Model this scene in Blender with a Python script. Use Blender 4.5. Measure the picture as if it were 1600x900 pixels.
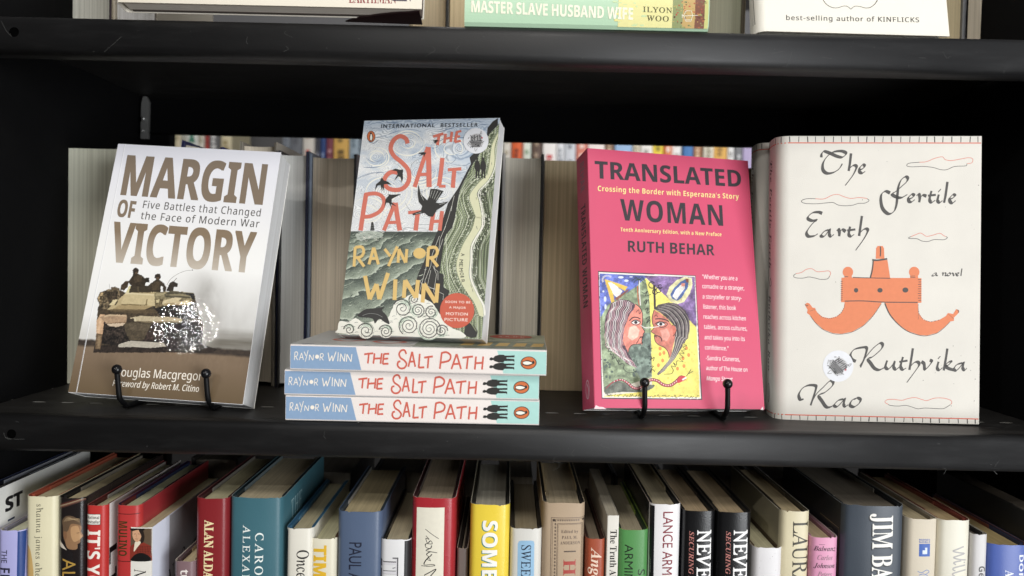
import bpy, math, random, os
from mathutils import Vector, Matrix
from mathutils.geometry import tessellate_polygon
import numpy as np

for o in list(bpy.data.objects): bpy.data.objects.remove(o)
SC = bpy.context.scene
COL = SC.collection
R = math.radians

# ------------------------------------------------------------------ camera
F_PX, PITCH, ROLL, YAW = 1359.7, -.0318, -.0221, -.0031
CAM_M = (Matrix.Rotation(YAW, 3, 'Z') @ Matrix.Rotation(PITCH, 3, 'X') @ Matrix.Rotation(ROLL, 3, 'Y'))
cd = bpy.data.cameras.new('camera')
cd.sensor_width = 36; cd.lens = 36 * F_PX / 1600; cd.clip_start = .02; cd.clip_end = 60
cam = bpy.data.objects.new('camera', cd); COL.objects.link(cam)
cam.matrix_world = (CAM_M @ Matrix.Rotation(R(90), 3, 'X')).to_4x4()
cd.dof.use_dof = True; cd.dof.focus_distance = .72; cd.dof.aperture_fstop = 5.6
SC.camera = cam

def ray(px, py): return CAM_M @ Vector(((px - 800) / F_PX, 1, -(py - 450) / F_PX))
def atY(px, py, Y): d = ray(px, py); return d * (Y / d.y)
def atZ(px, py, Z): d = ray(px, py); return d * (Z / d.z)

# ------------------------------------------------------------------ world, lamps, exposure
W = bpy.data.worlds.new('World'); SC.world = W; W.use_nodes = True
bg = W.node_tree.nodes['Background']
_n, _l = W.node_tree.nodes, W.node_tree.links
_tc = _n.new('ShaderNodeTexCoord'); _sx = _n.new('ShaderNodeSeparateXYZ'); _l.new(_tc.outputs['Generated'], _sx.inputs[0])
_r = _n.new('ShaderNodeMapRange'); _r.interpolation_type = 'SMOOTHSTEP'
_r.inputs[1].default_value = -.05; _r.inputs[2].default_value = .35; _r.inputs[3].default_value = .012; _r.inputs[4].default_value = .12
_l.new(_sx.outputs[2], _r.inputs[0])
_q = _n.new('ShaderNodeMapRange'); _q.inputs[1].default_value = -.6; _q.inputs[2].default_value = .7; _q.inputs[3].default_value = .5; _q.inputs[4].default_value = 2.4
_l.new(_sx.outputs[0], _q.inputs[0])
_m = _n.new('ShaderNodeMath'); _m.operation = 'MULTIPLY'; _l.new(_r.outputs[0], _m.inputs[0]); _l.new(_q.outputs[0], _m.inputs[1])
bg.inputs[0].default_value = (.92, .94, 1, 1); _l.new(_m.outputs[0], bg.inputs[1])

def area(name, loc, target, size, power, color, size_y=None, spread=None):
    l = bpy.data.lights.new(name, 'AREA'); l.energy = power; l.color = color
    l.size = size
    if size_y: l.shape = 'RECTANGLE'; l.size_y = size_y
    if spread: l.spread = spread
    o = bpy.data.objects.new(name, l); COL.objects.link(o)
    o.location = loc
    o.rotation_euler = (Vector(target) - Vector(loc)).to_track_quat('-Z', 'Y').to_euler()
    return o
area('window_light', (2.3, -2.1, -.35), (.1, .8, 0), 1.8, 135, (.95, .975, 1), 2.0)
area('ceiling_lamp', (-1.47, -1.47, 1.16), (-.1, .75, -.05), .045, 9, (1, .98, .95))
area('ceiling_panel', (.25, -1.2, 1.6), (0, .75, -.1), .8, 20, (1, .96, .9), .5)
area('ceiling_panel_far', (-.4, -3.3, 1.3), (0, .75, -.1), 1.2, 22, (1, .95, .88), .5)
area('aisle_lamp', (-.1, 1.15, 1.7), (-.1, 1.95, .2), .9, 15, (1, .97, .93))
vs = SC.view_settings
vs.view_transform = 'Standard'; vs.look = 'None'; vs.gamma = 1; vs.exposure = .02
vs.use_curve_mapping = False
SC.render.engine = 'CYCLES'
SC.cycles.use_denoising = True
SC.cycles.max_bounces = 6
SC.cycles.sample_clamp_indirect = 4

# ------------------------------------------------------------------ materials
def lin(c):
    if isinstance(c, str):
        c = c.lstrip('#'); c = [int(c[i:i + 2], 16) / 255 for i in (0, 2, 4)]
    return tuple(x / 12.92 if x <= .04045 else ((x + .055) / 1.055) ** 2.4 for x in c)
MATS = {}
def nodes(m): return m.node_tree.nodes, m.node_tree.links
def bsdf(name, col, rough=.5, spec=.5, metal=0, coat=0):
    m = bpy.data.materials.new(name); m.use_nodes = True
    b = m.node_tree.nodes['Principled BSDF']
    b.inputs['Base Color'].default_value = (*col, 1)
    b.inputs['Roughness'].default_value = rough
    b.inputs['Specular IOR Level'].default_value = spec
    b.inputs['Metallic'].default_value = metal
    b.inputs['Coat Weight'].default_value = coat
    return m, b
def ink(c, rough=.42, spec=.4):
    """printed colour on coated stock: slight fibre mottling in colour and gloss"""
    k = ('ink', c, rough)
    if k in MATS: return MATS[k]
    col = lin(c)
    m, b = bsdf('print_ink', col, rough, spec)
    n, l = nodes(m)
    tc = n.new('ShaderNodeTexCoord'); no = n.new('ShaderNodeTexNoise')
    no.inputs['Scale'].default_value = 260; no.inputs['Detail'].default_value = 3
    l.new(tc.outputs['Object'], no.inputs['Vector'])
    mx = n.new('ShaderNodeMix'); mx.data_type = 'RGBA'
    mx.inputs[6].default_value = (*[x * .93 for x in col], 1)
    mx.inputs[7].default_value = (*[min(1, x * 1.06 + .002) for x in col], 1)
    l.new(no.outputs['Fac'], mx.inputs[0]); l.new(mx.outputs[2], b.inputs['Base Color'])
    bp = n.new('ShaderNodeBump'); bp.inputs['Strength'].default_value = .05; bp.inputs['Distance'].default_value = .001
    l.new(no.outputs['Fac'], bp.inputs['Height']); l.new(bp.outputs[0], b.inputs['Normal'])
    MATS[k] = m; return m
def cover_mat(c, rough=.4, spec=.45, wear=.35, scale=40, bump=.12):
    """jacket or cover stock: broad tone drift, handling marks and a faint texture"""
    k = ('cover', c, rough, wear, scale, bump)
    if k in MATS: return MATS[k]
    col = lin(c)
    m, b = bsdf('cover_stock', col, rough, spec); n, l = nodes(m)
    tc = n.new('ShaderNodeTexCoord')
    n1 = n.new('ShaderNodeTexNoise'); n1.inputs['Scale'].default_value = scale * .4; n1.inputs['Detail'].default_value = 6
    n2 = n.new('ShaderNodeTexNoise'); n2.inputs['Scale'].default_value = scale * 22; n2.inputs['Detail'].default_value = 2
    for q in (n1, n2): l.new(tc.outputs['Object'], q.inputs['Vector'])
    mx = n.new('ShaderNodeMix'); mx.data_type = 'RGBA'
    mx.inputs[6].default_value = (*[x * (1 - .28 * wear) for x in col], 1)
    mx.inputs[7].default_value = (*[min(1, x * (1 + .16 * wear) + .01 * wear) for x in col], 1)
    l.new(n1.outputs['Fac'], mx.inputs[0]); l.new(mx.outputs[2], b.inputs['Base Color'])
    mr = n.new('ShaderNodeMapRange'); mr.inputs[3].default_value = rough - .1; mr.inputs[4].default_value = rough + .14
    l.new(n1.outputs['Fac'], mr.inputs[0]); l.new(mr.outputs[0], b.inputs['Roughness'])
    bp = n.new('ShaderNodeBump'); bp.inputs['Strength'].default_value = bump; bp.inputs['Distance'].default_value = .0008
    l.new(n2.outputs['Fac'], bp.inputs['Height']); l.new(bp.outputs[0], b.inputs['Normal'])
    MATS[k] = m; return m
def paper(c, axis='x', seed=0, contrast=.4):
    """edge of a stack of leaves: fine lines across the thickness, broad yellowing"""
    k = ('paper', c, axis, seed, contrast)
    if k in MATS: return MATS[k]
    col = lin(c); g = sum(col) / 3; col = tuple(min(.72, (x * .82 + g * .18) * 1.5) for x in col)
    m, b = bsdf('page_edges', col, .85, .15); n, l = nodes(m)
    tc = n.new('ShaderNodeTexCoord'); mp = n.new('ShaderNodeMapping')
    s = {'x': (1500, 9, 5), 'y': (5, 1500, 5), 'z': (6, 6, 1500)}[axis]
    mp.inputs['Scale'].default_value = s; mp.inputs['Location'].default_value = (seed * 3.1, seed * 1.7, seed)
    l.new(tc.outputs['Object'], mp.inputs['Vector'])
    n1 = n.new('ShaderNodeTexNoise'); n1.inputs['Scale'].default_value = 1; n1.inputs['Detail'].default_value = 3
    n1.inputs['Roughness'].default_value = .7
    l.new(mp.outputs[0], n1.inputs['Vector'])
    mp2 = n.new('ShaderNodeMapping'); s2 = {'x': (520, 3, 2), 'y': (2, 520, 2), 'z': (2, 2, 520)}[axis]
    mp2.inputs['Scale'].default_value = s2; mp2.inputs['Location'].default_value = (seed * 7.3, 0, seed)
    l.new(tc.outputs['Object'], mp2.inputs['Vector'])
    n2 = n.new('ShaderNodeTexNoise'); n2.inputs['Scale'].default_value = 1; n2.inputs['Detail'].default_value = 4
    l.new(mp2.outputs[0], n2.inputs['Vector'])
    add = n.new('ShaderNodeMath'); add.operation = 'ADD'
    l.new(n1.outputs['Fac'], add.inputs[0]); l.new(n2.outputs['Fac'], add.inputs[1])
    mr = n.new('ShaderNodeMapRange'); mr.inputs[1].default_value = .62; mr.inputs[2].default_value = 1.3
    l.new(add.outputs[0], mr.inputs[0])
    mx = n.new('ShaderNodeMix'); mx.data_type = 'RGBA'
    mx.inputs[6].default_value = (*[x * (1 - contrast * .62) * (1, .985, .95)[i] for i, x in enumerate(col)], 1)
    mx.inputs[7].default_value = (*[min(.9, x * 1.12) for x in col], 1)
    l.new(mr.outputs[0], mx.inputs[0]); l.new(mx.outputs[2], b.inputs['Base Color'])
    bp = n.new('ShaderNodeBump'); bp.inputs['Strength'].default_value = .5; bp.inputs['Distance'].default_value = .0006
    l.new(n1.outputs['Fac'], bp.inputs['Height']); l.new(bp.outputs[0], b.inputs['Normal'])
    MATS[k] = m; return m
def painted_metal(name, col, rough=.42, dust=.5):
    m, b = bsdf(name, col, rough, .5); n, l = nodes(m)
    tc = n.new('ShaderNodeTexCoord')
    n1 = n.new('ShaderNodeTexNoise'); n1.inputs['Scale'].default_value = 14; n1.inputs['Detail'].default_value = 9; n1.inputs['Roughness'].default_value = .7
    n2 = n.new('ShaderNodeTexNoise'); n2.inputs['Scale'].default_value = 900; n2.inputs['Detail'].default_value = 2
    mp = n.new('ShaderNodeMapping'); mp.inputs['Scale'].default_value = (1, 5, 5)
    l.new(tc.outputs['Object'], mp.inputs['Vector']); l.new(mp.outputs[0], n1.inputs['Vector']); l.new(tc.outputs['Object'], n2.inputs['Vector'])
    rmp = n.new('ShaderNodeMapRange'); rmp.inputs[1].default_value = .5; rmp.inputs[2].default_value = .85
    l.new(n1.outputs['Fac'], rmp.inputs[0])
    mx = n.new('ShaderNodeMix'); mx.data_type = 'RGBA'
    mx.inputs[6].default_value = (*col, 1); mx.inputs[7].default_value = (*[x + .022 * dust for x in col], 1)
    l.new(rmp.outputs[0], mx.inputs[0]); l.new(mx.outputs[2], b.inputs['Base Color'])
    r2 = n.new('ShaderNodeMapRange'); r2.inputs[3].default_value = rough - .08; r2.inputs[4].default_value = rough + .2
    l.new(n1.outputs['Fac'], r2.inputs[0]); l.new(r2.outputs[0], b.inputs['Roughness'])
    bp = n.new('ShaderNodeBump'); bp.inputs['Strength'].default_value = .08; bp.inputs['Distance'].default_value = .0006
    l.new(n2.outputs['Fac'], bp.inputs['Height']); l.new(bp.outputs[0], b.inputs['Normal'])
    return m
def attr_mat(name, rough=.35, spec=.5, coat=0, bump=0, bscale=700, coat_rough=.12):
    """printed picture: colours held per vertex"""
    m, b = bsdf(name, (.5, .5, .5), rough, spec, 0, coat); n, l = nodes(m)
    a = n.new('ShaderNodeVertexColor'); a.layer_name = 'print'
    l.new(a.outputs['Color'], b.inputs['Base Color'])
    b.inputs['Coat Roughness'].default_value = coat_rough
    if bump:
        tc = n.new('ShaderNodeTexCoord'); no = n.new('ShaderNodeTexNoise'); no.inputs['Scale'].default_value = bscale; no.inputs['Detail'].default_value = 1
        l.new(tc.outputs['Object'], no.inputs['Vector'])
        mu = n.new('ShaderNodeMath'); mu.operation = 'MULTIPLY'; l.new(no.outputs['Fac'], mu.inputs[0]); l.new(a.outputs['Alpha'], mu.inputs[1])
        bp = n.new('ShaderNodeBump'); bp.inputs['Strength'].default_value = bump; bp.inputs['Distance'].default_value = .001
        l.new(mu.outputs[0], bp.inputs['Height']); l.new(bp.outputs[0], b.inputs['Coat Normal'])
    return m

# ------------------------------------------------------------------ objects
def link(name, me, parent=None, mat=None):
    o = bpy.data.objects.new(name, me); COL.objects.link(o)
    if mat is not None: me.materials.append(mat)
    if parent is not None: o.parent = parent
    return o
def raw(name, V, Fs, mats, fm=None, parent=None, smooth=False):
    me = bpy.data.meshes.new(name); me.from_pydata([tuple(v) for v in V], [], Fs)
    for m in (mats if isinstance(mats, (list, tuple)) else [mats]): me.materials.append(m)
    if fm is not None: me.polygons.foreach_set('material_index', fm)
    if smooth: me.polygons.foreach_set('use_smooth', [True] * len(me.polygons))
    me.update()
    return link(name, me, parent)
def thing(name, label, cat, group=None, M=None):
    o = bpy.data.objects.new(name, None); COL.objects.link(o)
    o.empty_display_size = .02
    o['label'] = label; o['category'] = cat
    if group: o['group'] = group
    if M is not None: o.matrix_world = M
    return o
def tag(o, label, cat, group=None):
    o['label'] = label; o['category'] = cat
    if group: o['group'] = group
    return o
class MB:
    """collects boxes, prisms and tubes into one mesh"""
    def __init__(s): s.V = []; s.F = []; s.M = []
    def add(s, V, Fs, mi=0):
        k = len(s.V); s.V += [tuple(v) for v in V]; s.F += [tuple(i + k for i in f) for f in Fs]; s.M += [mi] * len(Fs); return s
    def box(s, x0, x1, y0, y1, z0, z1, mi=0):
        V = [(x, y, z) for z in (z0, z1) for y in (y0, y1) for x in (x0, x1)]
        return s.add(V, [(0, 2, 3, 1), (4, 5, 7, 6), (0, 1, 5, 4), (2, 6, 7, 3), (0, 4, 6, 2), (1, 3, 7, 5)], mi)
    def prism(s, pts, z0, z1, mi=0, axis='z'):
        """closed outline (counter-clockwise) extruded"""
        n = len(pts)
        def P(a, b, c): return {'z': (a, b, c), 'x': (c, a, b), 'y': (a, c, b)}[axis]
        V = [P(*p, z0) for p in pts] + [P(*p, z1) for p in pts]
        T = tessellate_polygon([[Vector((*p, 0)) for p in pts]])
        Fs = [tuple(t) for t in T] + [tuple(i + n for i in t) for t in T] + [(i, (i + 1) % n, n + (i + 1) % n, n + i) for i in range(n)]
        return s.add(V, Fs, mi)
    def tube(s, pts, r, seg=10, mi=0):
        pts = [Vector(p) for p in pts]; V = []; Fs = []
        up = Vector((0, 0, 1))
        for i, p in enumerate(pts):
            d = (pts[min(i + 1, len(pts) - 1)] - pts[max(i - 1, 0)]).normalized()
            a = d.cross(up)
            if a.length < .05: a = d.cross(Vector((1, 0, 0)))
            a.normalize(); b = a.cross(d)
            rr = r[i] if isinstance(r, (list, tuple)) else r
            for k in range(seg):
                t = 2 * math.pi * k / seg; V.append(p + (a * math.cos(t) + b * math.sin(t)) * rr)
        for i in range(len(pts) - 1):
            for k in range(seg):
                Fs.append((i * seg + k, i * seg + (k + 1) % seg, (i + 1) * seg + (k + 1) % seg, (i + 1) * seg + k))
        Fs.append(tuple(range(seg))); Fs.append(tuple((len(pts) - 1) * seg + k for k in range(seg)))
        return s.add(V, Fs, mi)
    def ball(s, c, r, seg=16, rings=10, mi=0):
        V = []; Fs = []
        for i in range(rings + 1):
            a = math.pi * i / rings
            for k in range(seg):
                t = 2 * math.pi * k / seg
                V.append((c[0] + r * math.sin(a) * math.cos(t), c[1] + r * math.sin(a) * math.sin(t), c[2] + r * math.cos(a)))
        for i in range(rings):
            for k in range(seg): Fs.append((i * seg + k, (i + 1) * seg + k, (i + 1) * seg + (k + 1) % seg, i * seg + (k + 1) % seg))
        return s.add(V, Fs, mi)
    def build(s, name, mats, parent=None, smooth=False, bevel=0):
        o = raw(name, s.V, s.F, mats, s.M, parent, smooth)
        import bmesh
        bm = bmesh.new(); bm.from_mesh(o.data); bmesh.ops.recalc_face_normals(bm, faces=bm.faces); bm.to_mesh(o.data); bm.free()
        if bevel:
            b = o.modifiers.new('edge', 'BEVEL'); b.width = bevel; b.segments = 2; b.limit_method = 'ANGLE'; b.angle_limit = R(40)
        return o

# ------------------------------------------------------------------ flat print: polygons, strokes and lettering in (u, v)
def smooth_path(P, closed=False, n=8):
    P = [Vector((p[0], p[1])) for p in P]
    if len(P) < 3: return P
    out = []; N = len(P)
    for i in range(N if closed else N - 1):
        if closed: a, b, c, d = P[i - 1], P[i], P[(i + 1) % N], P[(i + 2) % N]
        else: a, b, c, d = P[max(i - 1, 0)], P[i], P[i + 1], P[min(i + 2, N - 1)]
        for k in range(n):
            t = k / n
            out.append(.5 * (2 * b + (c - a) * t + (2 * a - 5 * b + 4 * c - d) * t * t + (3 * b - a - 3 * c + d) * t ** 3))
    if not closed: out.append(P[-1])
    return out
FONT_DIR = bpy.utils.system_resource('DATAFILES', path='fonts')
_f = {}
def font(kind):
    if kind == 'gill': return None
    if kind not in _f:
        try: _f[kind] = bpy.data.fonts.load(os.path.join(FONT_DIR, 'NotoSansMath-Regular.woff2'))
        except Exception: _f[kind] = None
    return _f[kind]
BASE = {'bold': (0x1D5D4, 0x1D5EE), 'serifb': (0x1D400, 0x1D41A), 'serifi': (0x1D434, 0x1D44E), 'serifbi': (0x1D468, 0x1D482),
        'sansi': (0x1D608, 0x1D622), 'sansbi': (0x1D63C, 0x1D656)}
def style_chars(s, st):
    if st not in BASE: return s
    if font('noto') is None: return s
    U, L = BASE[st]; r = ''
    for ch in s:
        if ch == 'h' and st == 'serifi': r += '\u210e'
        elif 'A' <= ch <= 'Z': r += chr(U + ord(ch) - 65)
        elif 'a' <= ch <= 'z': r += chr(L + ord(ch) - 97)
        else: r += ch
    return r
_glyph = {}
SLANT = .268
def glyphs(s, st, off=0, sp=1):
    if st == 'serif':                       # the italic set upright gives a light roman
        V, Fs = glyphs(s, 'serifi', 0, sp); return [(x - SLANT * y, y) for x, y in V], Fs
    s = s.replace('\u201c', '"').replace('\u201d', '"').replace('\u2013', '-')
    k = (s, st, 0, sp)
    if k in _glyph: return _glyph[k]
    c = bpy.data.curves.new('text', 'FONT'); c.body = style_chars(s, st); c.resolution_u = 4; c.space_character = sp
    f = font('gill' if st == 'gill' else 'noto')
    if f: c.font = f
    o = bpy.data.objects.new('text', c); COL.objects.link(o)
    dg = bpy.context.evaluated_depsgraph_get(); dg.update()
    me = bpy.data.meshes.new_from_object(o.evaluated_get(dg))
    V = [(v.co.x, v.co.y) for v in me.vertices]; Fs = [tuple(p.vertices) for p in me.polygons]
    bpy.data.objects.remove(o); bpy.data.curves.remove(c); bpy.data.meshes.remove(me)
    _glyph[k] = (V, Fs); return _glyph[k]
def cap_height(st, off=0):
    V, _ = glyphs('H', st); return max(v[1] for v in V)
def subdivided(P, Fs, fine):
    """split flat faces until none is wider than fine, so that print follows a curved surface"""
    P = [Vector((q[0], q[1])) for q in P]; out = []; mids = {}
    todo = [(f[0], f[i], f[i + 1]) for f in Fs for i in range(1, len(f) - 1)]
    def mid(i, j):
        k = (min(i, j), max(i, j))
        if k not in mids: P.append((P[i] + P[j]) / 2); mids[k] = len(P) - 1
        return mids[k]
    while todo:
        a, b, c = todo.pop()
        e = [abs(P[i].x - P[j].x) for i, j in ((a, b), (b, c), (c, a))]; m = max(e)
        if m <= fine or len(out) > 60000: out.append((a, b, c)); continue
        i = e.index(m); a, b, c = ((a, b, c), (b, c, a), (c, a, b))[i]
        d = mid(a, b); todo += [(a, d, c), (d, b, c)]
    return P, out
class Art:
    def __init__(s, surf, px=None): s.surf = surf; s.px = px or (lambda a, b: (a, b)); s.V = []; s.F = []; s.M = []; s.mats = []; s.n = 0
    def mi(s, m):
        if m not in s.mats: s.mats.append(m)
        return s.mats.index(m)
    def off(s, layer): s.n += 1; return layer * 4.5e-5 + (s.n % 20) * 1.5e-6
    def add(s, P, Fs, mat, layer):
        fine = getattr(s.surf, 'fine', 0)
        if fine: P, Fs = subdivided(P, Fs, fine)
        k = len(s.V); o = s.off(layer); i = s.mi(mat)
        s.V += [s.surf(p[0], p[1], o) for p in P]; s.F += [tuple(a + k for a in f) for f in Fs]; s.M += [i] * len(Fs)
    def poly(s, pts, mat, layer=1, smooth=0, uv=False):
        P = pts if uv else [s.px(*p) for p in pts]
        if smooth: P = smooth_path(P, True, smooth)
        P = [Vector((p[0], p[1], 0)) for p in P]
        s.add(P, [tuple(t) for t in tessellate_polygon([P])], mat, layer)
    def disc(s, c, rx, ry, mat, layer=1, n=28, uv=False):
        P = [(c[0] + rx * math.cos(2 * math.pi * k / n), c[1] + ry * math.sin(2 * math.pi * k / n)) for k in range(n)]
        s.poly(P, mat, layer, 0, uv)
    def stroke(s, pts, w, mat, layer=1, smooth=8, nib=None, taper=None, closed=False, uv=False, cap=False):
        """ribbon; w in the units of pts; nib=(angle, thin) gives a broad-nib line; w may be a list along the points"""
        Q = [Vector((p[0], p[1])) for p in pts]
        if smooth: Q = smooth_path(Q, closed, smooth)
        if len(Q) < 2: return
        n = len(Q); L = []; Rr = []
        for i in range(n):
            d = (Q[(i + 1) % n] - Q[i - 1]) if closed else (Q[min(i + 1, n - 1)] - Q[max(i - 1, 0)])
            if d.length < 1e-12: d = Vector((1, 0))
            d.normalize(); N = Vector((-d.y, d.x))
            ww = w
            if isinstance(w, (list, tuple)):
                f = i / (n - 1) * (len(w) - 1); a = min(int(f), len(w) - 2); ww = w[a] + (w[a + 1] - w[a]) * (f - a)
            if nib:
                e = Vector((math.cos(nib[0]), math.sin(nib[0])))
                ww = ww * max(nib[1], abs(e.x * d.y - e.y * d.x))
            if taper:
                t = i / (n - 1); ww *= min(1, taper + (1 - taper) * min(t, 1 - t) * 5)
            L.append(Q[i] + N * ww / 2); Rr.append(Q[i] - N * ww / 2)
        P = L + Rr
        if not uv: P = [Vector(s.px(*p)) for p in P]
        m = n if closed else n - 1
        s.add(P, [(i, (i + 1) % n, n + (i + 1) % n, n + i) for i in range(m)], mat, layer)
        if cap:
            for e in (0, -1):
                ww = w if not isinstance(w, (list, tuple)) else w[e]
                s.disc(Q[e], ww / 2, ww / 2, mat, layer, 12, uv)
    def text(s, t, BL, BR, TL, st, mat, layer=3, off=0, sp=1, uv=False):
        """ink of the string runs from BL to BR on the baseline; TL is the top of a capital above BL"""
        V, Fs = glyphs(t, st, 0, sp)
        if not V: return
        a, b, c = [Vector(p if uv else s.px(*p)) for p in (BL, BR, TL)]
        x0 = min(v[0] for v in V); x1 = max(v[0] for v in V); ch = cap_height(st, off)
        shifts = ((0, 0),) if off <= 0 else ((-off, -off * .5), (off, -off * .5), (off, off * .5), (-off, off * .5), (0, 0))
        for dx, dy in shifts:
            s.add([a + (b - a) * ((x + dx - x0) / (x1 - x0)) + (c - a) * ((y + dy) / ch) for x, y in V], Fs, mat, layer)
    def build(s, name, parent):
        if not s.V: return None
        for c in parent.children:           # print belongs to the cover or jacket it is on
            if c.name.split('.')[0] in ('cover', 'jacket'): parent = c; break
        return raw(name, s.V, s.F, s.mats, s.M, parent)
def zm(x0, y0, k):
    """coordinates measured on an enlargement -> photo pixels"""
    return lambda X, Y: (x0 + X / k, y0 + Y / k)
def mp(z, pts): return [z(*p) for p in pts]

# hand-drawn capitals: strokes in a unit box (x right, y down)
HAND = {
 'T': [[(0, .1), (.5, .04), (1, 0)], [(.52, .05), (.42, 1)]], 'H': [[(.12, 0), (0, 1)], [(1, 0), (.88, 1)], [(.05, .52), (.93, .48)]],
 'E': [[(.15, 0), (0, 1)], [(.15, .03), (1, 0)], [(.08, .5), (.85, .46)], [(0, .97), (.9, .95)]],
 'S': [[(.95, .22), (.75, .02), (.4, .02), (.15, .2), (.3, .42), (.75, .58), (1, .78), (.75, .98), (.3, 1), (0, .85), (.05, .66), (.3, .62)]],
 'A': [[(.5, 0), (0, 1)], [(.52, 0), (1, 1)], [(.2, .66), (.85, .64)]], 'L': [[(.15, 0), (0, 1)], [(0, .98), (1, .96)]],
 'P': [[(.15, .03), (0, 1)], [(.12, .05), (.6, .0), (1, .2), (.85, .5), (.1, .62)]],
 'R': [[(.12, .03), (0, 1)], [(.12, .04), (.75, .02), (.95, .25), (.7, .5), (.1, .56)], [(.35, .55), (1, 1)]],
 'Y': [[(0, .05), (.45, .5)], [(1, -.1), (.3, 1.1)]], 'N': [[(.1, 0), (0, 1)], [(.1, 0), (.85, 1)], [(1, 0), (.88, 1)]],
 'W': [[(0, 0), (.2, 1)], [(.2, 1), (.5, .35)], [(.5, .35), (.62, 1)], [(.62, 1), (1, -.12)]], 'I': [[(.6, 0), (.4, 1)]],
}
def hand(art, word, boxes, w, mat, layer, z):
    for ch, (x0, y0, x1, y1) in zip(word, boxes):
        if ch == 'O':
            art.disc(z((x0 + x1) / 2, (y0 + y1) / 2), abs(z(x1, 0)[0] - z(x0, 0)[0]) / 2, abs(z(0, y1)[1] - z(0, y0)[1]) / 2, mat, layer); continue
        for st in HAND[ch]:
            pts = [z(x0 + (x1 - x0) * a, y0 + (y1 - y0) * b) for a, b in st]
            art.stroke(pts, w, mat, layer, 8 if len(pts) > 2 else 0)
# raster for printed pictures
def vnoise(x, y, seed=0):
    def h(i, j):
        v = np.sin(i * 127.1 + j * 311.7 + seed * 74.7) * 43758.5453; return v - np.floor(v)
    i = np.floor(x); j = np.floor(y); f = x - i; g = y - j; f = f * f * (3 - 2 * f); g = g * g * (3 - 2 * g)
    return (h(i, j) * (1 - f) + h(i + 1, j) * f) * (1 - g) + (h(i, j + 1) * (1 - f) + h(i + 1, j + 1) * f) * g
def fbm(x, y, seed=0, n=4):
    s = 0; a = .5
    for k in range(n): s = s + a * vnoise(x, y, seed + k); x = x * 2.03; y = y * 2.03; a *= .5
    return s / (1 - .5 ** n)
def inside(poly, X, Y):
    r = np.zeros(X.shape, bool); n = len(poly)
    for i in range(n):
        x0, y0 = poly[i - 1]; x1, y1 = poly[i]
        c = ((y0 > Y) != (y1 > Y))
        with np.errstate(divide='ignore', invalid='ignore'):
            r ^= c & (X < (x1 - x0) * (Y - y0) / ((y1 - y0) if y1 != y0 else 1e-9) + x0)
    return r
def srgb(c): return np.array([int(c.lstrip('#')[i:i + 2], 16) / 255 for i in (0, 2, 4)])
def raster(name, parent, surf, u0, u1, v0, v1, nx, ny, paint, to_px, mat, layer=1):
    """a printed picture as a fine sheet with one colour per vertex; paint works in photo pixels"""
    U, Vv = np.meshgrid(np.linspace(u0, u1, nx), np.linspace(v0, v1, ny))
    X, Y = to_px(U, Vv)
    C, A = paint(X, Y, (U - u0) / (u1 - u0), (Vv - v0) / (v1 - v0))
    C = np.clip(C, 0, 1); C = np.where(C <= .04045, C / 12.92, ((C + .055) / 1.055) ** 2.4)
    for c in parent.children:
        if c.name.split('.')[0] in ('cover', 'jacket'): parent = c; break
    o = layer * 4.5e-5
    V = [surf(u, v, o) for u, v in zip(U.ravel(), Vv.ravel())]
    Fs = [(j * nx + i, j * nx + i + 1, (j + 1) * nx + i + 1, (j + 1) * nx + i) for j in range(ny - 1) for i in range(nx - 1)]
    ob = raw(name, V, Fs, mat, None, parent)
    at = ob.data.color_attributes.new('print', 'FLOAT_COLOR', 'POINT')
    at.data.foreach_set('color', np.concatenate([C, A[..., None]], -1).astype(np.float32).ravel())
    return ob

# ================================================================== the shelf unit
ZS, ZT, YF, YB = -.1289, .1793, .6725, 1.012      # deck of the middle shelf, of the top shelf, front and back edge
ZL = ZS - .3085
XL, XR = -.425, .449
LIP = .0286
M_SHELF = painted_metal('black_enamel', (.0072, .0071, .0075), .46, .5)
M_DECK = painted_metal('scuffed_black_deck', (.013, .012, .011), .48, 1.2)
M_PANEL = painted_metal('black_panel', (.0022, .0022, .0025), .9, .1)
M_PANEL.node_tree.nodes['Principled BSDF'].inputs['Specular IOR Level'].default_value = .12
M_WIRE, _b = bsdf('black_wire', (.006, .006, .007), .26, .4)
M_ROD, _b = bsdf('black_rod', (.004, .004, .0045), .5, .2)
M_STEEL, _b = bsdf('bare_steel', (.26, .26, .25), .22, .6, .4)
M_SCR = ink('#8c8c88', .6); M_SCR2 = ink('#4a4a48', .6); M_HOLE = ink('#010101', 1, 0)

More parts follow.
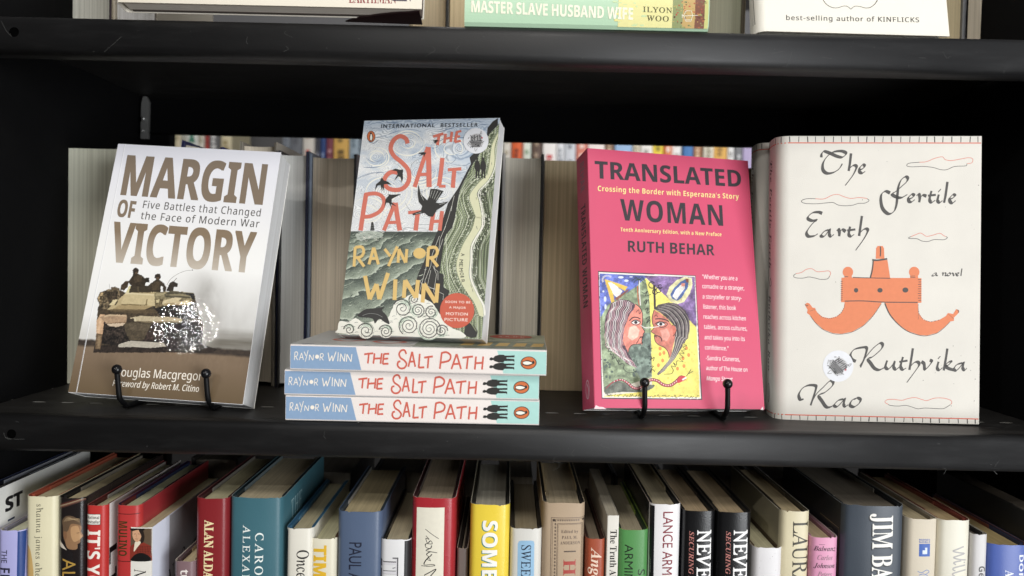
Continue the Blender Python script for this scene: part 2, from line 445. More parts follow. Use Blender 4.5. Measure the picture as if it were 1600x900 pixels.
unit = thing('bookcase', 'black double-sided metal bookcase holding three rows of books', 'bookcase', M=Matrix.Translation((0, YF, ZL)))
unit_inv = unit.matrix_world.inverted()
def toU(o): o.matrix_parent_inverse = unit_inv; return o
def shelf_board(z, slots):
    mb = MB(); r = .0045
    # front lip, folded sheet: outer profile with rounded shoulders and an inward return
    prof = [(YF + .012, z), (YF + .006, z - .0002), (YF + .0025, z - .0012), (YF + .0006, z - .0035), (YF, z - .007), (YF, z - LIP + .007), (YF + .0012, z - LIP + .003), (YF + .004, z - LIP + .0006), (YF + .008, z - LIP), (YF + .022, z - LIP),
            (YF + .022, z - LIP + .0012), (YF + .008, z - LIP + .0014), (YF + .005, z - LIP + .003), (YF + .0022, z - LIP + .007), (YF + .0016, z - .007), (YF + .003, z - .0035), (YF + .012, z - .0016)]
    mb.prism(prof, XL - .02, XR + .02, 0, 'x')
    LB = .0432
    bp = [(YB, z - .001), (YB, z - LB), (YB - .018, z - LB), (YB - .018, z - LB + .0012), (YB - .0016, z - LB + .0012), (YB - .0016, z - .001)]
    lip = toU(mb.build('shelf_lip', M_SHELF, unit, False))
    for p in lip.data.polygons: p.use_smooth = abs(p.normal.x) < .5
    mb = MB(); mb.prism(bp, XL + .002, XR - .002, 0, 'x'); toU(mb.build('shelf_lip', M_PANEL, unit, False))
    # deck with a row of oval slots near the front edge
    outer = [(XL + .001, YF + .0122), (XR - .001, YF + .0122), (XR - .001, YB - .0018), (XL + .001, YB - .0018)]
    loops = [[Vector((*p, 0)) for p in outer]]
    if slots:
        x = XL + .028
        while x < XR - .02:
            loops.append([Vector((x + .0058 * math.cos(-t), YF + .064 + .0021 * math.sin(-t), 0)) for t in [2 * math.pi * k / 14 for k in range(14)]])
            x += .0242
    P = [p for lp in loops for p in lp]
    T = tessellate_polygon(loops); n = len(P)
    V = [(p.x, p.y, z - .0001) for p in P] + [(p.x, p.y, z - .0014) for p in P]
    Fs = [tuple(t) for t in T] + [tuple(i + n for i in t[::-1]) for t in T]
    k = 0
    for lp in loops:
        m = len(lp)
        for i in range(m): Fs.append((k + i, k + (i + 1) % m, n + k + (i + 1) % m, n + k + i))
        k += m
    toU(raw('shelf_deck', V, Fs, [M_DECK, ink('#6d6c68')], [0 if i < 2 * len(T) + 4 else 1 for i in range(len(Fs))], unit))
for z, s in ((ZT, False), (ZS, True), (ZL, False)): shelf_board(z, s)
mb = MB(); mb.box(XL - .0016, XL, YF + .03, YB, ZL - .06, .52); toU(mb.build('side_panel', M_PANEL, unit))
mb = MB(); mb.box(XR, XR + .0016, YF + .03, YB, ZL - .06, .52); toU(mb.build('side_panel', M_PANEL, unit))
for x0, x1 in ((XL - .004, XL + .028), (XR - .028, XR + .004)):
    mb = MB(); mb.box(x0, x1, YB + .0005, YB + .02, ZL - .06, .52); toU(mb.build('back_post', M_PANEL, unit, bevel=.002))
for x0, x1 in ((XL - .03, XL - .002), (XR + .0025, XR + .03)):
    mb = MB(); mb.box(x0, x1, YF + .012, YF + .05, ZL - .06, .52); toU(mb.build('front_post', M_PANEL, unit, bevel=.002))
# steel clips that hold the shelf at the back
c = atY(231, 198, 1.0)
mb = MB()
mb.prism([(c.x - .0045, .128), (c.x + .004, .128), (c.x + .0048, .170), (c.x + .002, .176), (c.x - .002, .176), (c.x - .004, .168)], .990, .996, 0, 'y')
mb.ball((c.x, .988, .150), .0028); mb.ball((c.x - .001, .988, .137), .0022)
toU(mb.build('shelf_clip', M_STEEL, unit, bevel=.0008))
c = atY(1412, 203, .99)
mb = MB(); mb.box(c.x - .003, c.x + .003, .986, .989, .146, .157); toU(mb.build('shelf_clip', ink('#1f1f22'), unit, bevel=.0008))
# bolt holes and scratches on the lips
def lipart(z):
    return Art(lambda u, v, o: (u, YF - 2e-5 - o, v), lambda a, b: (lambda p: (p.x, p.z))(atY(a, b, YF)))
ar = lipart(0)
ar.disc((22, 50), 7.6, 7.6, M_HOLE, 1); toU(ar.build('bolt_hole', unit)); ar = lipart(0); ar.disc((18, 678), 7.2, 7.2, M_HOLE, 1)
toU(ar.build('bolt_hole', unit))
ar = lipart(0)
random.seed(4)
for pts, w in (([(1228, 106), (1234, 92), (1238, 80)], .4), ([(1222, 105), (1236, 98)], .4), ([(1205, 84), (1225, 80)], .4), ([(163, 81), (178, 68), (190, 57)], .5), ([(2, 33), (10, 48), (18, 57)], .6),
               ([(1436, 90), (1446, 91)], .5), ([(1464, 693), (1469, 694)], .7), ([(8, 683), (20, 686), (38, 686)], .7), ([(6, 676), (9, 684), (18, 687)], .8), ([(24, 658), (30, 660)], .5), ([(1553, 736), (1558, 741)], .9), ([(934, 682), (960, 679)], .4), ([(1133, 680), (1134, 690)], .4),
               ([(560, 60), (562, 61)], .9), ([(755, 57), (757, 58)], .9), ([(1284, 89), (1300, 92)], .4)):
    ar = lipart(0); ar.stroke(pts, w * .55, M_SCR2, 1); toU(ar.build('scratch_marking', unit))
ar = lipart(0); random.seed(23)
for k in range(46):                                     # fine scuffs and dust specks on both lips
    x = random.uniform(10, 1590); y = (random.uniform(34, 84) + x * .02) if k % 2 else (random.uniform(660, 705) + x * .019)
    if k % 3: ar.disc((x, y), random.uniform(.35, .8), random.uniform(.3, .6), M_SCR2, 1, 6)
    else: ar.stroke([(x, y), (x + random.uniform(-9, 9), y + random.uniform(2, 12)), (x + random.uniform(-14, 14), y + random.uniform(6, 18))], random.uniform(.2, .4), M_SCR2, 1, 3, taper=.2)
toU(ar.build('dust_speck', unit))
ar = Art(lambda u, v, o: (u, v, ZS + 2e-5 + o), lambda a, b: (lambda p: (p.x, p.y))(atZ(a, b, ZS)))
for k in range(90):
    x = random.uniform(20, 1580); y0 = 652 + .02 * (x - 200) - random.uniform(1, 14)
    if 440 < x < 860 or 1195 < x < 1535: continue
    L = random.uniform(2, 22); s = random.choice((-.4, -.15, .05))
    ar.stroke([(x, y0), (x + L, y0 + L * s)], random.uniform(.25, .5), M_SCR2, 1, 0)
for x, y in ((19, 624), (82, 607), (1520, 655), (560, 660)): ar.disc((x, y), 1.1, .7, M_SCR, 1, 8)
toU(ar.build('dust_stain', unit))

# ================================================================== books
PAPER = '#d9d2c2'
def pose(x, y, z, yaw, lean, ir):
    return Matrix.Translation((x, y, z)) @ Matrix.Rotation(yaw, 4, 'Z') @ Matrix.Rotation(-lean, 4, 'X') @ Matrix.Rotation(ir, 4, 'Y')
def plane_px(M):
    Mi = M.inverted(); o = Mi.translation; r3 = Mi.to_3x3()
    def f(px, py):
        d = r3 @ ray(px, py); t = -o.y / d.y; p = o + d * t
        return (p.x, p.z)
    return f
def plane_to_px(M):
    A = np.array(M.to_3x3()); T = np.array(M.translation); CM = np.array(CAM_M)
    def f(U, V):
        P = U[..., None] * A[:, 0] + V[..., None] * A[:, 2] + T
        q = P @ CM
        return 800 + F_PX * q[..., 0] / q[..., 1], 450 - F_PX * q[..., 2] / q[..., 1]
    return f
def face(u, v, o): return (u, -o, v)

def wrap_profile(w, t, r=.0012, n=5, bow=0):
    """plan of a paperback cover: front from the fore-edge, round the spine on the left, back to the fore-edge"""
    P = [(w / 2, 0), (w / 6, -bow), (-w / 6, -bow * .6)]
    for k in range(n + 1): a = math.pi / 2 * k / n; P.append((-w / 2 + r - r * math.sin(a), r - r * math.cos(a)))
    for k in range(n + 1): a = math.pi / 2 * k / n; P.append((-w / 2 + r - r * math.cos(a), t - r + r * math.sin(a)))
    P.append((w / 2, t)); return P
def shell(name, P, z0, z1, th, mats, parent, mf=None, wob=0, seed=0):
    """sheet of paper or card bent along a plan outline; the cut edge is a material of its own"""
    P = [Vector(p) for p in P]; n = len(P); I = []
    for i in range(n):
        d = (P[min(i + 1, n - 1)] - P[max(i - 1, 0)]).normalized(); I.append(P[i] + Vector((d.y, -d.x)) * abs(th))
    V = [(p.x, p.y, z) for z in (z0, z1) for p in P] + [(p.x, p.y, z) for z in (z0, z1) for p in I]
    if wob:                                 # a handled, slightly ragged upper edge
        rg = random.Random(seed); e = [rg.uniform(-1, .4) for _ in range(n)]; e = [(e[max(i - 1, 0)] + 2 * e[i] + e[min(i + 1, n - 1)]) / 4 for i in range(n)]
        if rg.random() < .6: e[rg.randrange(3, n - 3)] -= 1.1
        for i in range(n): V[n + i] = (V[n + i][0], V[n + i][1], z1 + wob * e[i]); V[3 * n + i] = (V[3 * n + i][0], V[3 * n + i][1], z1 + wob * e[i])
    Fs = []; M = []
    for i in range(n - 1):
        Fs += [(i, i + 1, n + i + 1, n + i), (2 * n + i + 1, 2 * n + i, 3 * n + i, 3 * n + i + 1), (n + i, n + i + 1, 3 * n + i + 1, 3 * n + i), (i + 1, i, 2 * n + i, 2 * n + i + 1)]
        M += [mf(i) if mf else 0, 1, 2, 2]
    for i in (0, n - 1): Fs.append((i, n + i, 3 * n + i, 2 * n + i)); M.append(2)
    o = raw(name, V, Fs, mats, M, parent, True); o.data.set_sharp_from_angle(angle=R(38)); return o
def paperback(root, w, h, t, front, spine=None, back=None, inner='#e8e6e0', edge='#d8d4ca', paper_c=PAPER, seed=1, front_mat=None):
    P = wrap_profile(w, t)
    fm = front_mat or cover_mat(front); sm = cover_mat(spine or front); bm_ = cover_mat(back or front)
    n = len(P)
    shell('cover', P, 0, h, -.0003, [fm, cover_mat(inner), cover_mat(edge), sm, bm_], root, lambda i: 0 if i < 5 else (3 if i < n - 4 else 4))
    mb = MB()
    mb.box(-w / 2 + .0009, w / 2 - .0004, .00042, t - .00042, .0005, h - .0006)
    mb.build('page_block', paper(paper_c, 'y', seed, .3), root)

# ------------------------------------------------------------------ wire display stands
def stand(label, posts, book_M, Yp):
    """two balled posts in front of the book, joined under it to a wire back rest"""
    z = ZS + .0022; r = .00215
    tops = [atY(*p, Yp) for p in posts]
    root = thing('display_stand', label, 'display stand', 'wire display stands on the shelf', Matrix.Translation((sum(t.x for t in tops) / 2, Yp + .03, ZS)))
    inv = root.matrix_world.inverted()
    for i, t in enumerate(tops):
        mb = MB(); pts = [(t.x, Yp - .001, t.z), (t.x + .0006, Yp, t.z - .012), (t.x + .001, Yp + .0015, ZS + .0125), (t.x + .001, Yp + .005, ZS + .0085), (t.x + .001, Yp + .012, ZS + .0045), (t.x + .001, Yp + .020, z), (t.x + .001, Yp + .092, z), (t.x + .001, Yp + .098, z + .003), (t.x + .001, Yp + .101, z + .012), (t.x + .004 * (1 - 2 * i), Yp + .125, z + .10)]
        mb.tube(smooth3(pts), r, 12); o = mb.build('wire_post', M_ROD, root, True); o.matrix_parent_inverse = inv
        mb = MB(); mb.ball((t.x, Yp - .001, t.z), .0041, 20, 12); post = o; o = mb.build('ball_tip', M_WIRE, post, True); o.matrix_parent_inverse = Matrix()
    a, b = tops
    mb = MB(); mb.tube([(a.x + .005, Yp + .125, z + .10), (b.x - .003, Yp + .125, z + .10)], r, 10); o = mb.build('cross_wire', M_ROD, root, True); o.matrix_parent_inverse = inv
    mb = MB(); mb.tube([(a.x, Yp + .05, z + .0036), (b.x, Yp + .05, z + .0036)], r * .8, 10); o = mb.build('cross_wire', M_ROD, root, True); o.matrix_parent_inverse = inv
def smooth3(P, n=5):
    P = [Vector(p) for p in P]; out = []
    for i in range(len(P) - 1):
        a, b, c, d = P[max(i - 1, 0)], P[i], P[i + 1], P[min(i + 2, len(P) - 1)]
        for k in range(n):
            t = k / n; out.append(.5 * (2 * b + (c - a) * t + (2 * a - 5 * b + 4 * c - d) * t * t + (3 * b - a - 3 * c + d) * t ** 3))
    out.append(P[-1]); return out

# ------------------------------------------------------------------ 1: pale paperback with a tank
w, h, t = .1466, .2198, .028
M = pose(-.2859, .7043, ZS + .0103, -.0537, .2855, .0389)
bk = thing('paperback', 'white and brown paperback with a tank on its cover leaning on a wire stand', 'book', M=M)
PXf, TOP = plane_px(M), plane_to_px(M)
paperback(bk, w, h, t, '#dfdfe3', '#d8d8dc', '#cfcfd0', paper_c='#f0ece2', seed=2)
q = zm(160, 400, 5.625); q1 = zm(90, 400, 3.6)
TANK = [  # (outline, colour, grain) painted from back to front, photo pixels
 (mp(q, [(0, 400), (40, 320), (160, 300), (205, 322), (430, 312), (640, 316), (810, 335), (822, 400), (845, 500), (885, 600), (872, 760), (800, 826), (560, 826), (270, 800), (140, 808), (-50, 790), (-52, 600), (-40, 450)]), '#443a2d', .5), (mp(q, [(-70, 790), (100, 780), (500, 800), (860, 770), (1010, 820), (960, 850), (600, 848), (-80, 850)]), '#2c241f', .6),
 (mp(q, [(0, 570), (60, 590), (520, 570), (840, 560), (884, 680), (866, 780), (780, 830), (560, 822), (280, 805), (-20, 770)]), '#231d1a', .8),
 (mp(q, [(200, 575), (440, 590), (425, 680), (350, 745), (240, 740), (190, 660)]), '#4f4536', .35), (mp(q, [(230, 590), (420, 600), (400, 660), (250, 650)]), '#5b5040', .3),
 (mp(q, [(20, 610), (190, 620), (230, 740), (150, 770), (20, 740)]), '#2d2621', 1.3), (mp(q, [(430, 600), (540, 600), (560, 745), (360, 745)]), '#2f2521', .9),
 (mp(q, [(640, 620), (700, 590), (820, 600), (870, 680), (850, 770), (760, 815), (690, 760)]), '#1a1719', .9), (mp(q, [(560, 600), (650, 590), (690, 700), (700, 830), (590, 826)]), '#2a2424', 1.0),
 (mp(q, [(140, 778), (240, 745), (540, 762), (562, 795), (430, 808), (300, 800), (140, 802)]), '#b8b0a1', .12),
 (mp(q1, [(240, 328), (268, 330), (252, 440), (217, 434), (218, 365)]), '#c9a583', .15), (mp(q1, [(240, 335), (252, 336), (236, 436), (220, 433)]), '#d7b694', .1),
 (mp(q1, [(217, 436), (252, 440), (240, 525), (212, 522)]), '#6b5843', .3), (mp(q1, [(228, 445), (244, 450), (236, 520), (224, 518)]), '#8b765b', .2),
 (mp(q1, [(222, 240), (238, 205), (290, 186), (352, 195), (348, 240), (300, 300), (258, 300), (236, 280)]), '#5e523f', 1.2), (mp(q1, [(226, 238), (240, 208), (262, 198), (250, 260), (240, 272)]), '#8d7a5c', 1.0), (mp(q1, [(270, 200), (340, 200), (330, 250), (290, 275)]), '#3d3428', .9),
 (mp(q, [(20, 465), (140, 462), (500, 470), (830, 450), (850, 540), (640, 548), (300, 535), (30, 505)]), '#453a2c', .5), (mp(q, [(60, 470), (370, 474), (540, 470), (540, 500), (300, 505), (70, 488)]), '#5a4c38', .3),
 (mp(q, [(440, 440), (560, 425), (820, 415), (850, 545), (700, 565), (520, 545)]), '#221d1a', 1.1),
 (mp(q, [(40, 472), (215, 318), (450, 318), (640, 326), (640, 400), (540, 432), (440, 440), (372, 472), (150, 470)]), '#b9a780', .1),
 (mp(q, [(205, 322), (466, 338), (462, 434), (156, 428)]), '#c6b58d', .08), (mp(q, [(205, 322), (466, 338), (466, 348), (200, 334)]), '#d8caa5', .05),
 (mp(q, [(96, 466), (150, 430), (440, 440), (372, 472)]), '#a38f69', .1), (mp(q, [(40, 474), (96, 466), (372, 470), (370, 480), (120, 482)]), '#6d5d44', .2),
 (mp(q, [(60, 430), (95, 385), (135, 385), (105, 430)]), '#d3c49c', .1), (mp(q, [(105, 430), (135, 385), (138, 405), (116, 434)]), '#4b4130', .1),
 (mp(q, [(385, 380), (398, 380), (392, 437), (160, 430), (160, 421), (379, 427)]), '#776848', .1),
 (mp(q, [(455, 322), (640, 308), (800, 325), (818, 352), (800, 392), (560, 388), (462, 380)]), '#857a5d', .3), (mp(q, [(470, 330), (560, 325), (560, 345), (470, 352)]), '#a59876', .1),
 (mp(q, [(540, 338), (600, 306), (700, 318), (792, 352), (770, 374), (560, 364)]), '#514b3a', .35), (mp(q, [(550, 342), (700, 330), (780, 356), (690, 352)]), '#8b8062', .1),
 (mp(q, [(680, 325), (806, 328), (817, 380), (790, 388), (770, 345)]), '#22201e', .3),
 (mp(q, [(458, 380), (530, 375), (548, 435), (466, 458)]), '#6a5d43', .7), (mp(q, [(470, 384), (500, 382), (500, 410), (474, 412)]), '#c3b48c', .1),
 (mp(q, [(528, 402), (560, 385), (640, 364), (694, 370), (664, 402), (640, 430), (560, 438), (530, 428)]), '#cdbd98', .1), (mp(q, [(536, 424), (560, 414), (640, 410), (640, 430), (560, 438)]), '#a08f6a', .1),
 (mp(q, [(640, 404), (760, 386), (784, 400), (777, 428), (650, 434)]), '#c8b791', .1), (mp(q, [(645, 422), (776, 414), (776, 430), (650, 435)]), '#9a8865', .1), (mp(q, [(764, 388), (784, 400), (777, 428), (762, 420)]), '#8d7b58', .1),
 (mp(q, [(-30, 535), (10, 526), (60, 512), (215, 520), (215, 555), (200, 595), (40, 595)]), '#ab8f73', .2), (mp(q, [(10, 530), (60, 514), (215, 522), (213, 532), (60, 526), (14, 540)]), '#c9b090', .1),
 (mp(q, [(30, 592), (205, 582), (180, 612), (120, 624), (60, 614)]), '#cfb99f', .1), (mp(q, [(30, 590), (204, 580), (200, 588), (40, 598)]), '#7d654c', .1),
 (mp(q, [(240, 545), (330, 526), (640, 540), (702, 556), (690, 585), (360, 580), (290, 574)]), '#bdae90', .14), (mp(q, [(300, 572), (690, 576), (690, 588), (360, 586)]), '#7d6f56', .15),
 (mp(q, [(215, 552), (280, 548), (285, 574), (215, 588)]), '#3a3128', .3), (mp(q, [(276, 546), (296, 546), (296, 574), (280, 574)]), '#d2c5a5', .1),
 (mp(q, [(228, 322), (240, 262), (410, 262), (424, 322)]), '#3c3427', .2), (mp(q, [(305, 266), (318, 266), (322, 318), (308, 318)]), '#554a37', .1), (mp(q, [(205, 324), (236, 262), (250, 262), (232, 324)]), '#ddd3a2', .05),
 (mp(q, [(160, 296), (165, 255), (200, 222), (235, 220), (225, 270), (190, 304)]), '#45392c', .5),
 (mp(q, [(228, 225), (262, 178), (275, 150), (310, 155), (355, 175), (370, 192), (412, 190), (413, 232), (380, 235), (380, 268), (255, 262), (235, 245)]), '#372e22', .4), (mp(q, [(270, 185), (310, 165), (350, 182), (340, 225), (285, 235)]), '#4b3f2f', .3),
 (mp(q, [(268, 150), (265, 125), (280, 106), (305, 104), (322, 125), (318, 145), (300, 160), (275, 158)]), '#2f271f', .3), (mp(q, [(282, 140), (312, 138), (308, 156), (288, 158)]), '#5d4b39', .1), (mp(q, [(375, 195), (412, 192), (412, 230), (375, 232)]), '#29231b', .1),
 (mp(q, [(388, 314), (400, 265), (430, 235), (470, 208), (500, 206), (540, 240), (562, 275), (555, 310), (530, 312), (530, 270), (515, 265), (512, 314)]), '#3b3226', .35), (mp(q, [(440, 245), (480, 220), (505, 230), (500, 300), (430, 300)]), '#4a3f2f', .25),
 (mp(q, [(458, 190), (462, 165), (485, 153), (510, 160), (515, 190), (500, 208), (470, 206)]), '#33291f', .3), (mp(q, [(472, 188), (500, 184), (496, 204), (476, 206)]), '#5d4b39', .1),
 (mp(q, [(560, 308), (590, 240), (620, 222), (660, 240), (662, 268), (630, 275), (620, 308)]), '#332c25', .5),
 (mp(q, [(75, 275), (110, 270), (150, 285), (150, 304), (80, 300)]), '#5a4d3c', .3),
]
def paint_margin(X, Y, fu, fv):
    ones = np.ones(X.shape)
    def L(c): return srgb(c)[None, None, :] * ones[..., None]
    def mix(A, B, f): f = np.clip(f, 0, 1)[..., None]; return A * (1 - f) + B * f
    C = mix(L('#f0efec'), L('#e2e2e9'), (fv - .55) / .4)
    C = mix(C, L('#f3f2ef'), np.exp(-((fv - .52) / .12) ** 2) * .8)
    sm = fbm(fu * 7, fv * 5, 3); sm2 = fbm(fu * 22, fv * 16, 9)
    # drifting dust, thickest right of centre and near the ground
    dust = np.clip((.50 - fv) / .3, 0, 1) * (.10 + .75 * np.clip(fu - .25, 0, .8)) + .40 * np.exp(-((fu - .66) / .10) ** 2 - ((fv - .38) / .10) ** 2)
    C = mix(C, L('#8e8b85'), dust * (.62 + 1.3 * (sm - .4)) + .15 * (sm2 - .5) * dust)
    C = mix(C, L('#6f6a60'), np.clip((.285 - fv) / .06, 0, 1) * np.clip((fu - .62) / .2, 0, 1) * (.45 + .8 * fbm(fu * 4, fv * 90, 5)))
    C = mix(C, L('#b9b6ae'), np.clip((.30 - fv) / .08, 0, 1) * np.clip((.3 - fu) / .2, 0, 1) * .5)
    gl = .205 + .012 * (fbm(fu * 20, fv * 3, 4) - .5) - .0 * fu
    g = np.clip((gl - fv) / .008, 0, 1)
    G = mix(L('#4b3f35'), L('#2d2723'), fbm(fu * 60, fv * 120, 6) * 1.2 - .1)
    C = mix(C, G, g)
    br = np.clip((.182 - fv + .006 * (fbm(fu * 30, fv * 10, 8) - .5)) / .01, 0, 1)
    B = mix(L('#7d6a56'), L('#67563f'), np.clip((.14 - fv) / .14, 0, 1))
    B = mix(B, L('#8d7963'), .5 * (fbm(fu * 90, fv * 60, 11) - .45) * np.clip((fv - .1) / .08, 0, 1) * 3)
    C = mix(C, B, br)
    A = np.full(X.shape, .05)
    smoke = np.clip((X - 295) / 30, 0, 1) * np.clip((360 - X) / 30, 0, 1) * np.clip((Y - 420) / 40, 0, 1) * np.clip((548 - Y) / 12, 0, 1)
    C = mix(C, L('#77736c'), smoke * (.15 + .8 * (fbm(X * .05, Y * .03, 44) - .25)))
    gr = fbm(X * .55, Y * .55, 21); gr2 = fbm(X * .22, Y * .22, 31)
    for poly, c, grain in TANK:
        m = inside(poly, X + 1.2 * (gr2 - .5), Y + 1.2 * (gr - .5))
        k = 1 + grain * 1.6 * (gr - .5) + grain * .9 * (gr2 - .5)
        C[m] = (srgb(c)[None, :] * k[m][:, None]) + (grain * .10 * np.clip(gr[m] - .55, 0, 1))[:, None]
    e = np.hypot((fu - .60) / .17, (fv - .265) / .10); A = .02 + np.clip((1.25 - e) / .4, 0, 1) * (fv > .17) * (.15 + .6 * np.clip(fbm(X * .09, Y * .07, 51) - .3, 0, 1))
    return C, A
M_MARGIN = attr_mat('glossy_photo_print', .5, .15, 1.0, 1.0, 420, .03)
raster('cover_photograph', bk, face, -w / 2 + .0003, w / 2 - .0003, .0003, h - .0003, 300, 440, paint_margin, TOP, M_MARGIN, 1)
# title inks fade towards white at the foot of the last line
def fade_ink(z0, z1, c0, c1, rough=.3):
    m, b = bsdf('fading_ink', (1, 1, 1), .5, .2, 0, .35); n, l = nodes(m); b.inputs['Coat Roughness'].default_value = .12
    tc = n.new('ShaderNodeTexCoord'); sx = n.new('ShaderNodeSeparateXYZ'); l.new(tc.outputs['Object'], sx.inputs[0])
    mr = n.new('ShaderNodeMapRange'); mr.inputs[1].default_value = z0; mr.inputs[2].default_value = z1; l.new(sx.outputs[2], mr.inputs[0])
    mx = n.new('ShaderNodeMix'); mx.data_type = 'RGBA'; mx.inputs[6].default_value = (*lin(c0), 1); mx.inputs[7].default_value = (*lin(c1), 1)
    l.new(mr.outputs[0], mx.inputs[0]); l.new(mx.outputs[2], b.inputs['Base Color'])
    no = n.new('ShaderNodeTexNoise'); no.inputs['Scale'].default_value = 300; l.new(tc.outputs['Object'], no.inputs[0])
    bp = n.new('ShaderNodeBump'); bp.inputs['Strength'].default_value = .10; bp.inputs['Distance'].default_value = .001
    l.new(no.outputs['Fac'], bp.inputs['Height']); l.new(bp.outputs[0], b.inputs['Normal']); l.new(bp.outputs[0], b.inputs['Coat Normal'])
    return m
va = PXf(170, 409)[1]; vb = PXf(178, 346)[1]
M_T1 = fade_ink(.10, .21, '#86745f', '#7d6f60'); M_T2 = fade_ink(va - .001, va + (vb - va) * .75, '#bdb2a3', '#85735d')
a = Art(face, PXf)
a.text('MARGIN', (189, 304), (409.5, 319.5), (200, 243), 'bold', M_T1, 3, .012)
a.build('title_lettering', bk); a = Art(face, PXf); a.text('OF', (182, 338), (208.5, 341), (187, 312), 'bold', M_T1, 3, .012)
a.build('title_lettering', bk)
a = Art(face, PXf); a.text('VICTORY', (170, 408.5), (394, 426), (179.5, 347), 'bold', M_T2, 3, .012); a.build('title_lettering', bk)
a = Art(face, PXf); K = ink('#4a4744')
a.text('Five Battles that Changed', (223, 325), (406.5, 338.3), (225.2, 313.6), 'sans', K, 3, .004, 1.1)
a.text('the Face of Modern War', (219.5, 342.3), (404.5, 355.5), (221.7, 331), 'sans', K, 3, .004, 1.1)
a.build('subtitle_lettering', bk)
a = Art(face, PXf); K = ink('#ece4d6')
a.text('Douglas Macgregor', (179, 587.5), (315, 594.6), (181.2, 574), 'sans', K, 3, .004)
a.text('Foreword by Robert M. Citino', (175.6, 603), (310.5, 612.5), (177, 593.3), 'sansi', K, 3, .004)
a.build('author_lettering', bk)
a = Art(face, PXf)
a.stroke(mp(q, [(568, 255), (600, 205), (660, 160), (730, 132), (792, 124)]), .45, ink('#6b665e'), 3); a.disc(q(792, 124), .9, .8, ink('#3a3835'), 3)
a.stroke(mp(q, [(620, 235), (640, 210), (655, 195)]), .7, ink('#332c25'), 3)
a.stroke(mp(q, [(60, 245), (66, 290)]), .35, ink('#57503f'), 3)
a.build('antenna_drawing', bk)
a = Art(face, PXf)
a.stroke([(195, 225), (165, 380), (140, 500), (119, 613)], .5, ink('#c9c9cc', .3), 2, 0); a.stroke([(196.2, 225), (166.2, 380), (141.2, 500), (120, 613)], .5, ink('#fbfbfb', .3), 2, 0)  # crease relief painted: grey line for its shade, white line for its highlight
a.build('hinge_crease_shading', bk)
stand('black wire stand under the tank paperback', [(183.5, 577), (322.5, 583.5)], M, .6975)

# ------------------------------------------------------------------ 2: engraved-style sea cover on top of a stack
INK_SKY, INK_LINE, INK_RED, INK_BLK = ink('#c9cdd3'), ink('#7f8ca0'), ink('#d07260'), ink('#2e2d2b')
INK_WHITE, INK_GOLD, INK_CREAM = ink('#eceade'), ink('#dfbd76'), ink('#d8d7b4')
def emblem(a, c, rx, ry, z, rot=0, layer=4):
    """oval orange emblem with a standing bird; rot in quarter turns"""
    def P(x, y):
        for _ in range(rot): x, y = y, -x
        return z(c[0] + x * (rx if rot % 2 == 0 else rx), c[1] + y * (ry if rot % 2 == 0 else ry))
    E1 = [P(math.cos(t), math.sin(t)) for t in [2 * math.pi * k / 26 for k in range(26)]]
    E2 = [P(.9 * math.cos(t), .9 * math.sin(t)) for t in [2 * math.pi * k / 26 for k in range(26)]]
    a.poly(E1, INK_BLK, layer); a.poly(E2, ink('#cc6f40'), layer + 1)
    a.poly([P(*p) for p in [(-.1, -.72), (.12, -.7), (.2, -.5), (.42, -.15), (.46, .3), (.3, .62), (.42, .74), (.05, .76), (-.3, .74), (-.22, .62), (-.4, .3), (-.36, -.1), (-.16, -.42), (-.36, -.56)]], INK_BLK, layer + 2, 3)
    a.poly([P(*p) for p in [(-.02, -.42), (.1, -.4), (.26, -.05), (.28, .35), (.1, .66), (-.12, .66), (-.24, .3), (-.2, -.05)]], INK_WHITE, layer + 3, 3)
def spiral(a, c, r, turns, layer, start=0, sgn=1, w=1.0, line=None, z=None):
    pts = []
    n = int(turns * 16)
    for k in range(n + 1):
        f = k / n; t = start + sgn * 2 * math.pi * turns * f
        pts.append((c[0] + r * (1 - f * .93) * math.cos(t), c[1] + r * (1 - f * .93) * math.sin(t)))
    a.stroke(pts, [w * 1.15, w * .7], line or INK_BLK, layer, 0)
def walkers(a, P, m, layer):
    """two people seen from behind, side by side, with packs"""
    for dx, s in ((-.06, 1.22), (.48, 1.26)):
        a.poly([P(dx + x * s, y) for x, y in [(.16, .0), (.28, .02), (.31, .09), (.27, .15), (.38, .22), (.45, .4), (.44, .58), (.40, .60), (.40, .97), (.44, 1.0), (.30, 1.0), (.29, .68), (.24, .68), (.20, .99), (.04, 1.0), (.10, .95), (.10, .6), (.02, .56), (.03, .36), (.10, .2), (.17, .15), (.13, .08)]], m, layer)
w, h, t = .1222, .1918, .019
M = pose(-.0806, .7023, -.0638, -.212, .2879, -.009)
bk = thing('paperback', 'sea and cliff cover paperback propped upright on its stack of copies', 'book', 'copies of the sea cover paperback', M)
PXf, TOP = plane_px(M), plane_to_px(M)
paperback(bk, w, h, t, '#c9cdd3', '#b9c6d6', '#cfd4d6', paper_c='#ebe6da', seed=5)
zs_ = zm(430, 170, 1.8); z5 = zm(500, 170, 5); z6 = zm(650, 170, 5); z7 = zm(500, 340, 4.5); z8 = zm(640, 340, 4.5); z9 = zm(700, 190, 8.18)
def clip_region(a, poly_px, fn): pass
def in_poly(p, poly):
    r = False; n = len(poly)
    for i in range(n):
        (x0, y0), (x1, y1) = poly[i - 1], poly[i]
        if (y0 > p[1]) != (y1 > p[1]) and p[0] < (x1 - x0) * (p[1] - y0) / (y1 - y0) + x0: r = not r
    return r
COV = [(531, 521.5), (752, 531), (780, 186.5), (570, 191)]
CLIFF_L = mp(z6, [(640, 75), (600, 100), (560, 150), (555, 200), (500, 300), (420, 380), (430, 430), (330, 620), (250, 740), (205, 880)]) + mp(z8, [(190, 110), (160, 180), (110, 290), (60, 400), (20, 540), (60, 700), (200, 720)])
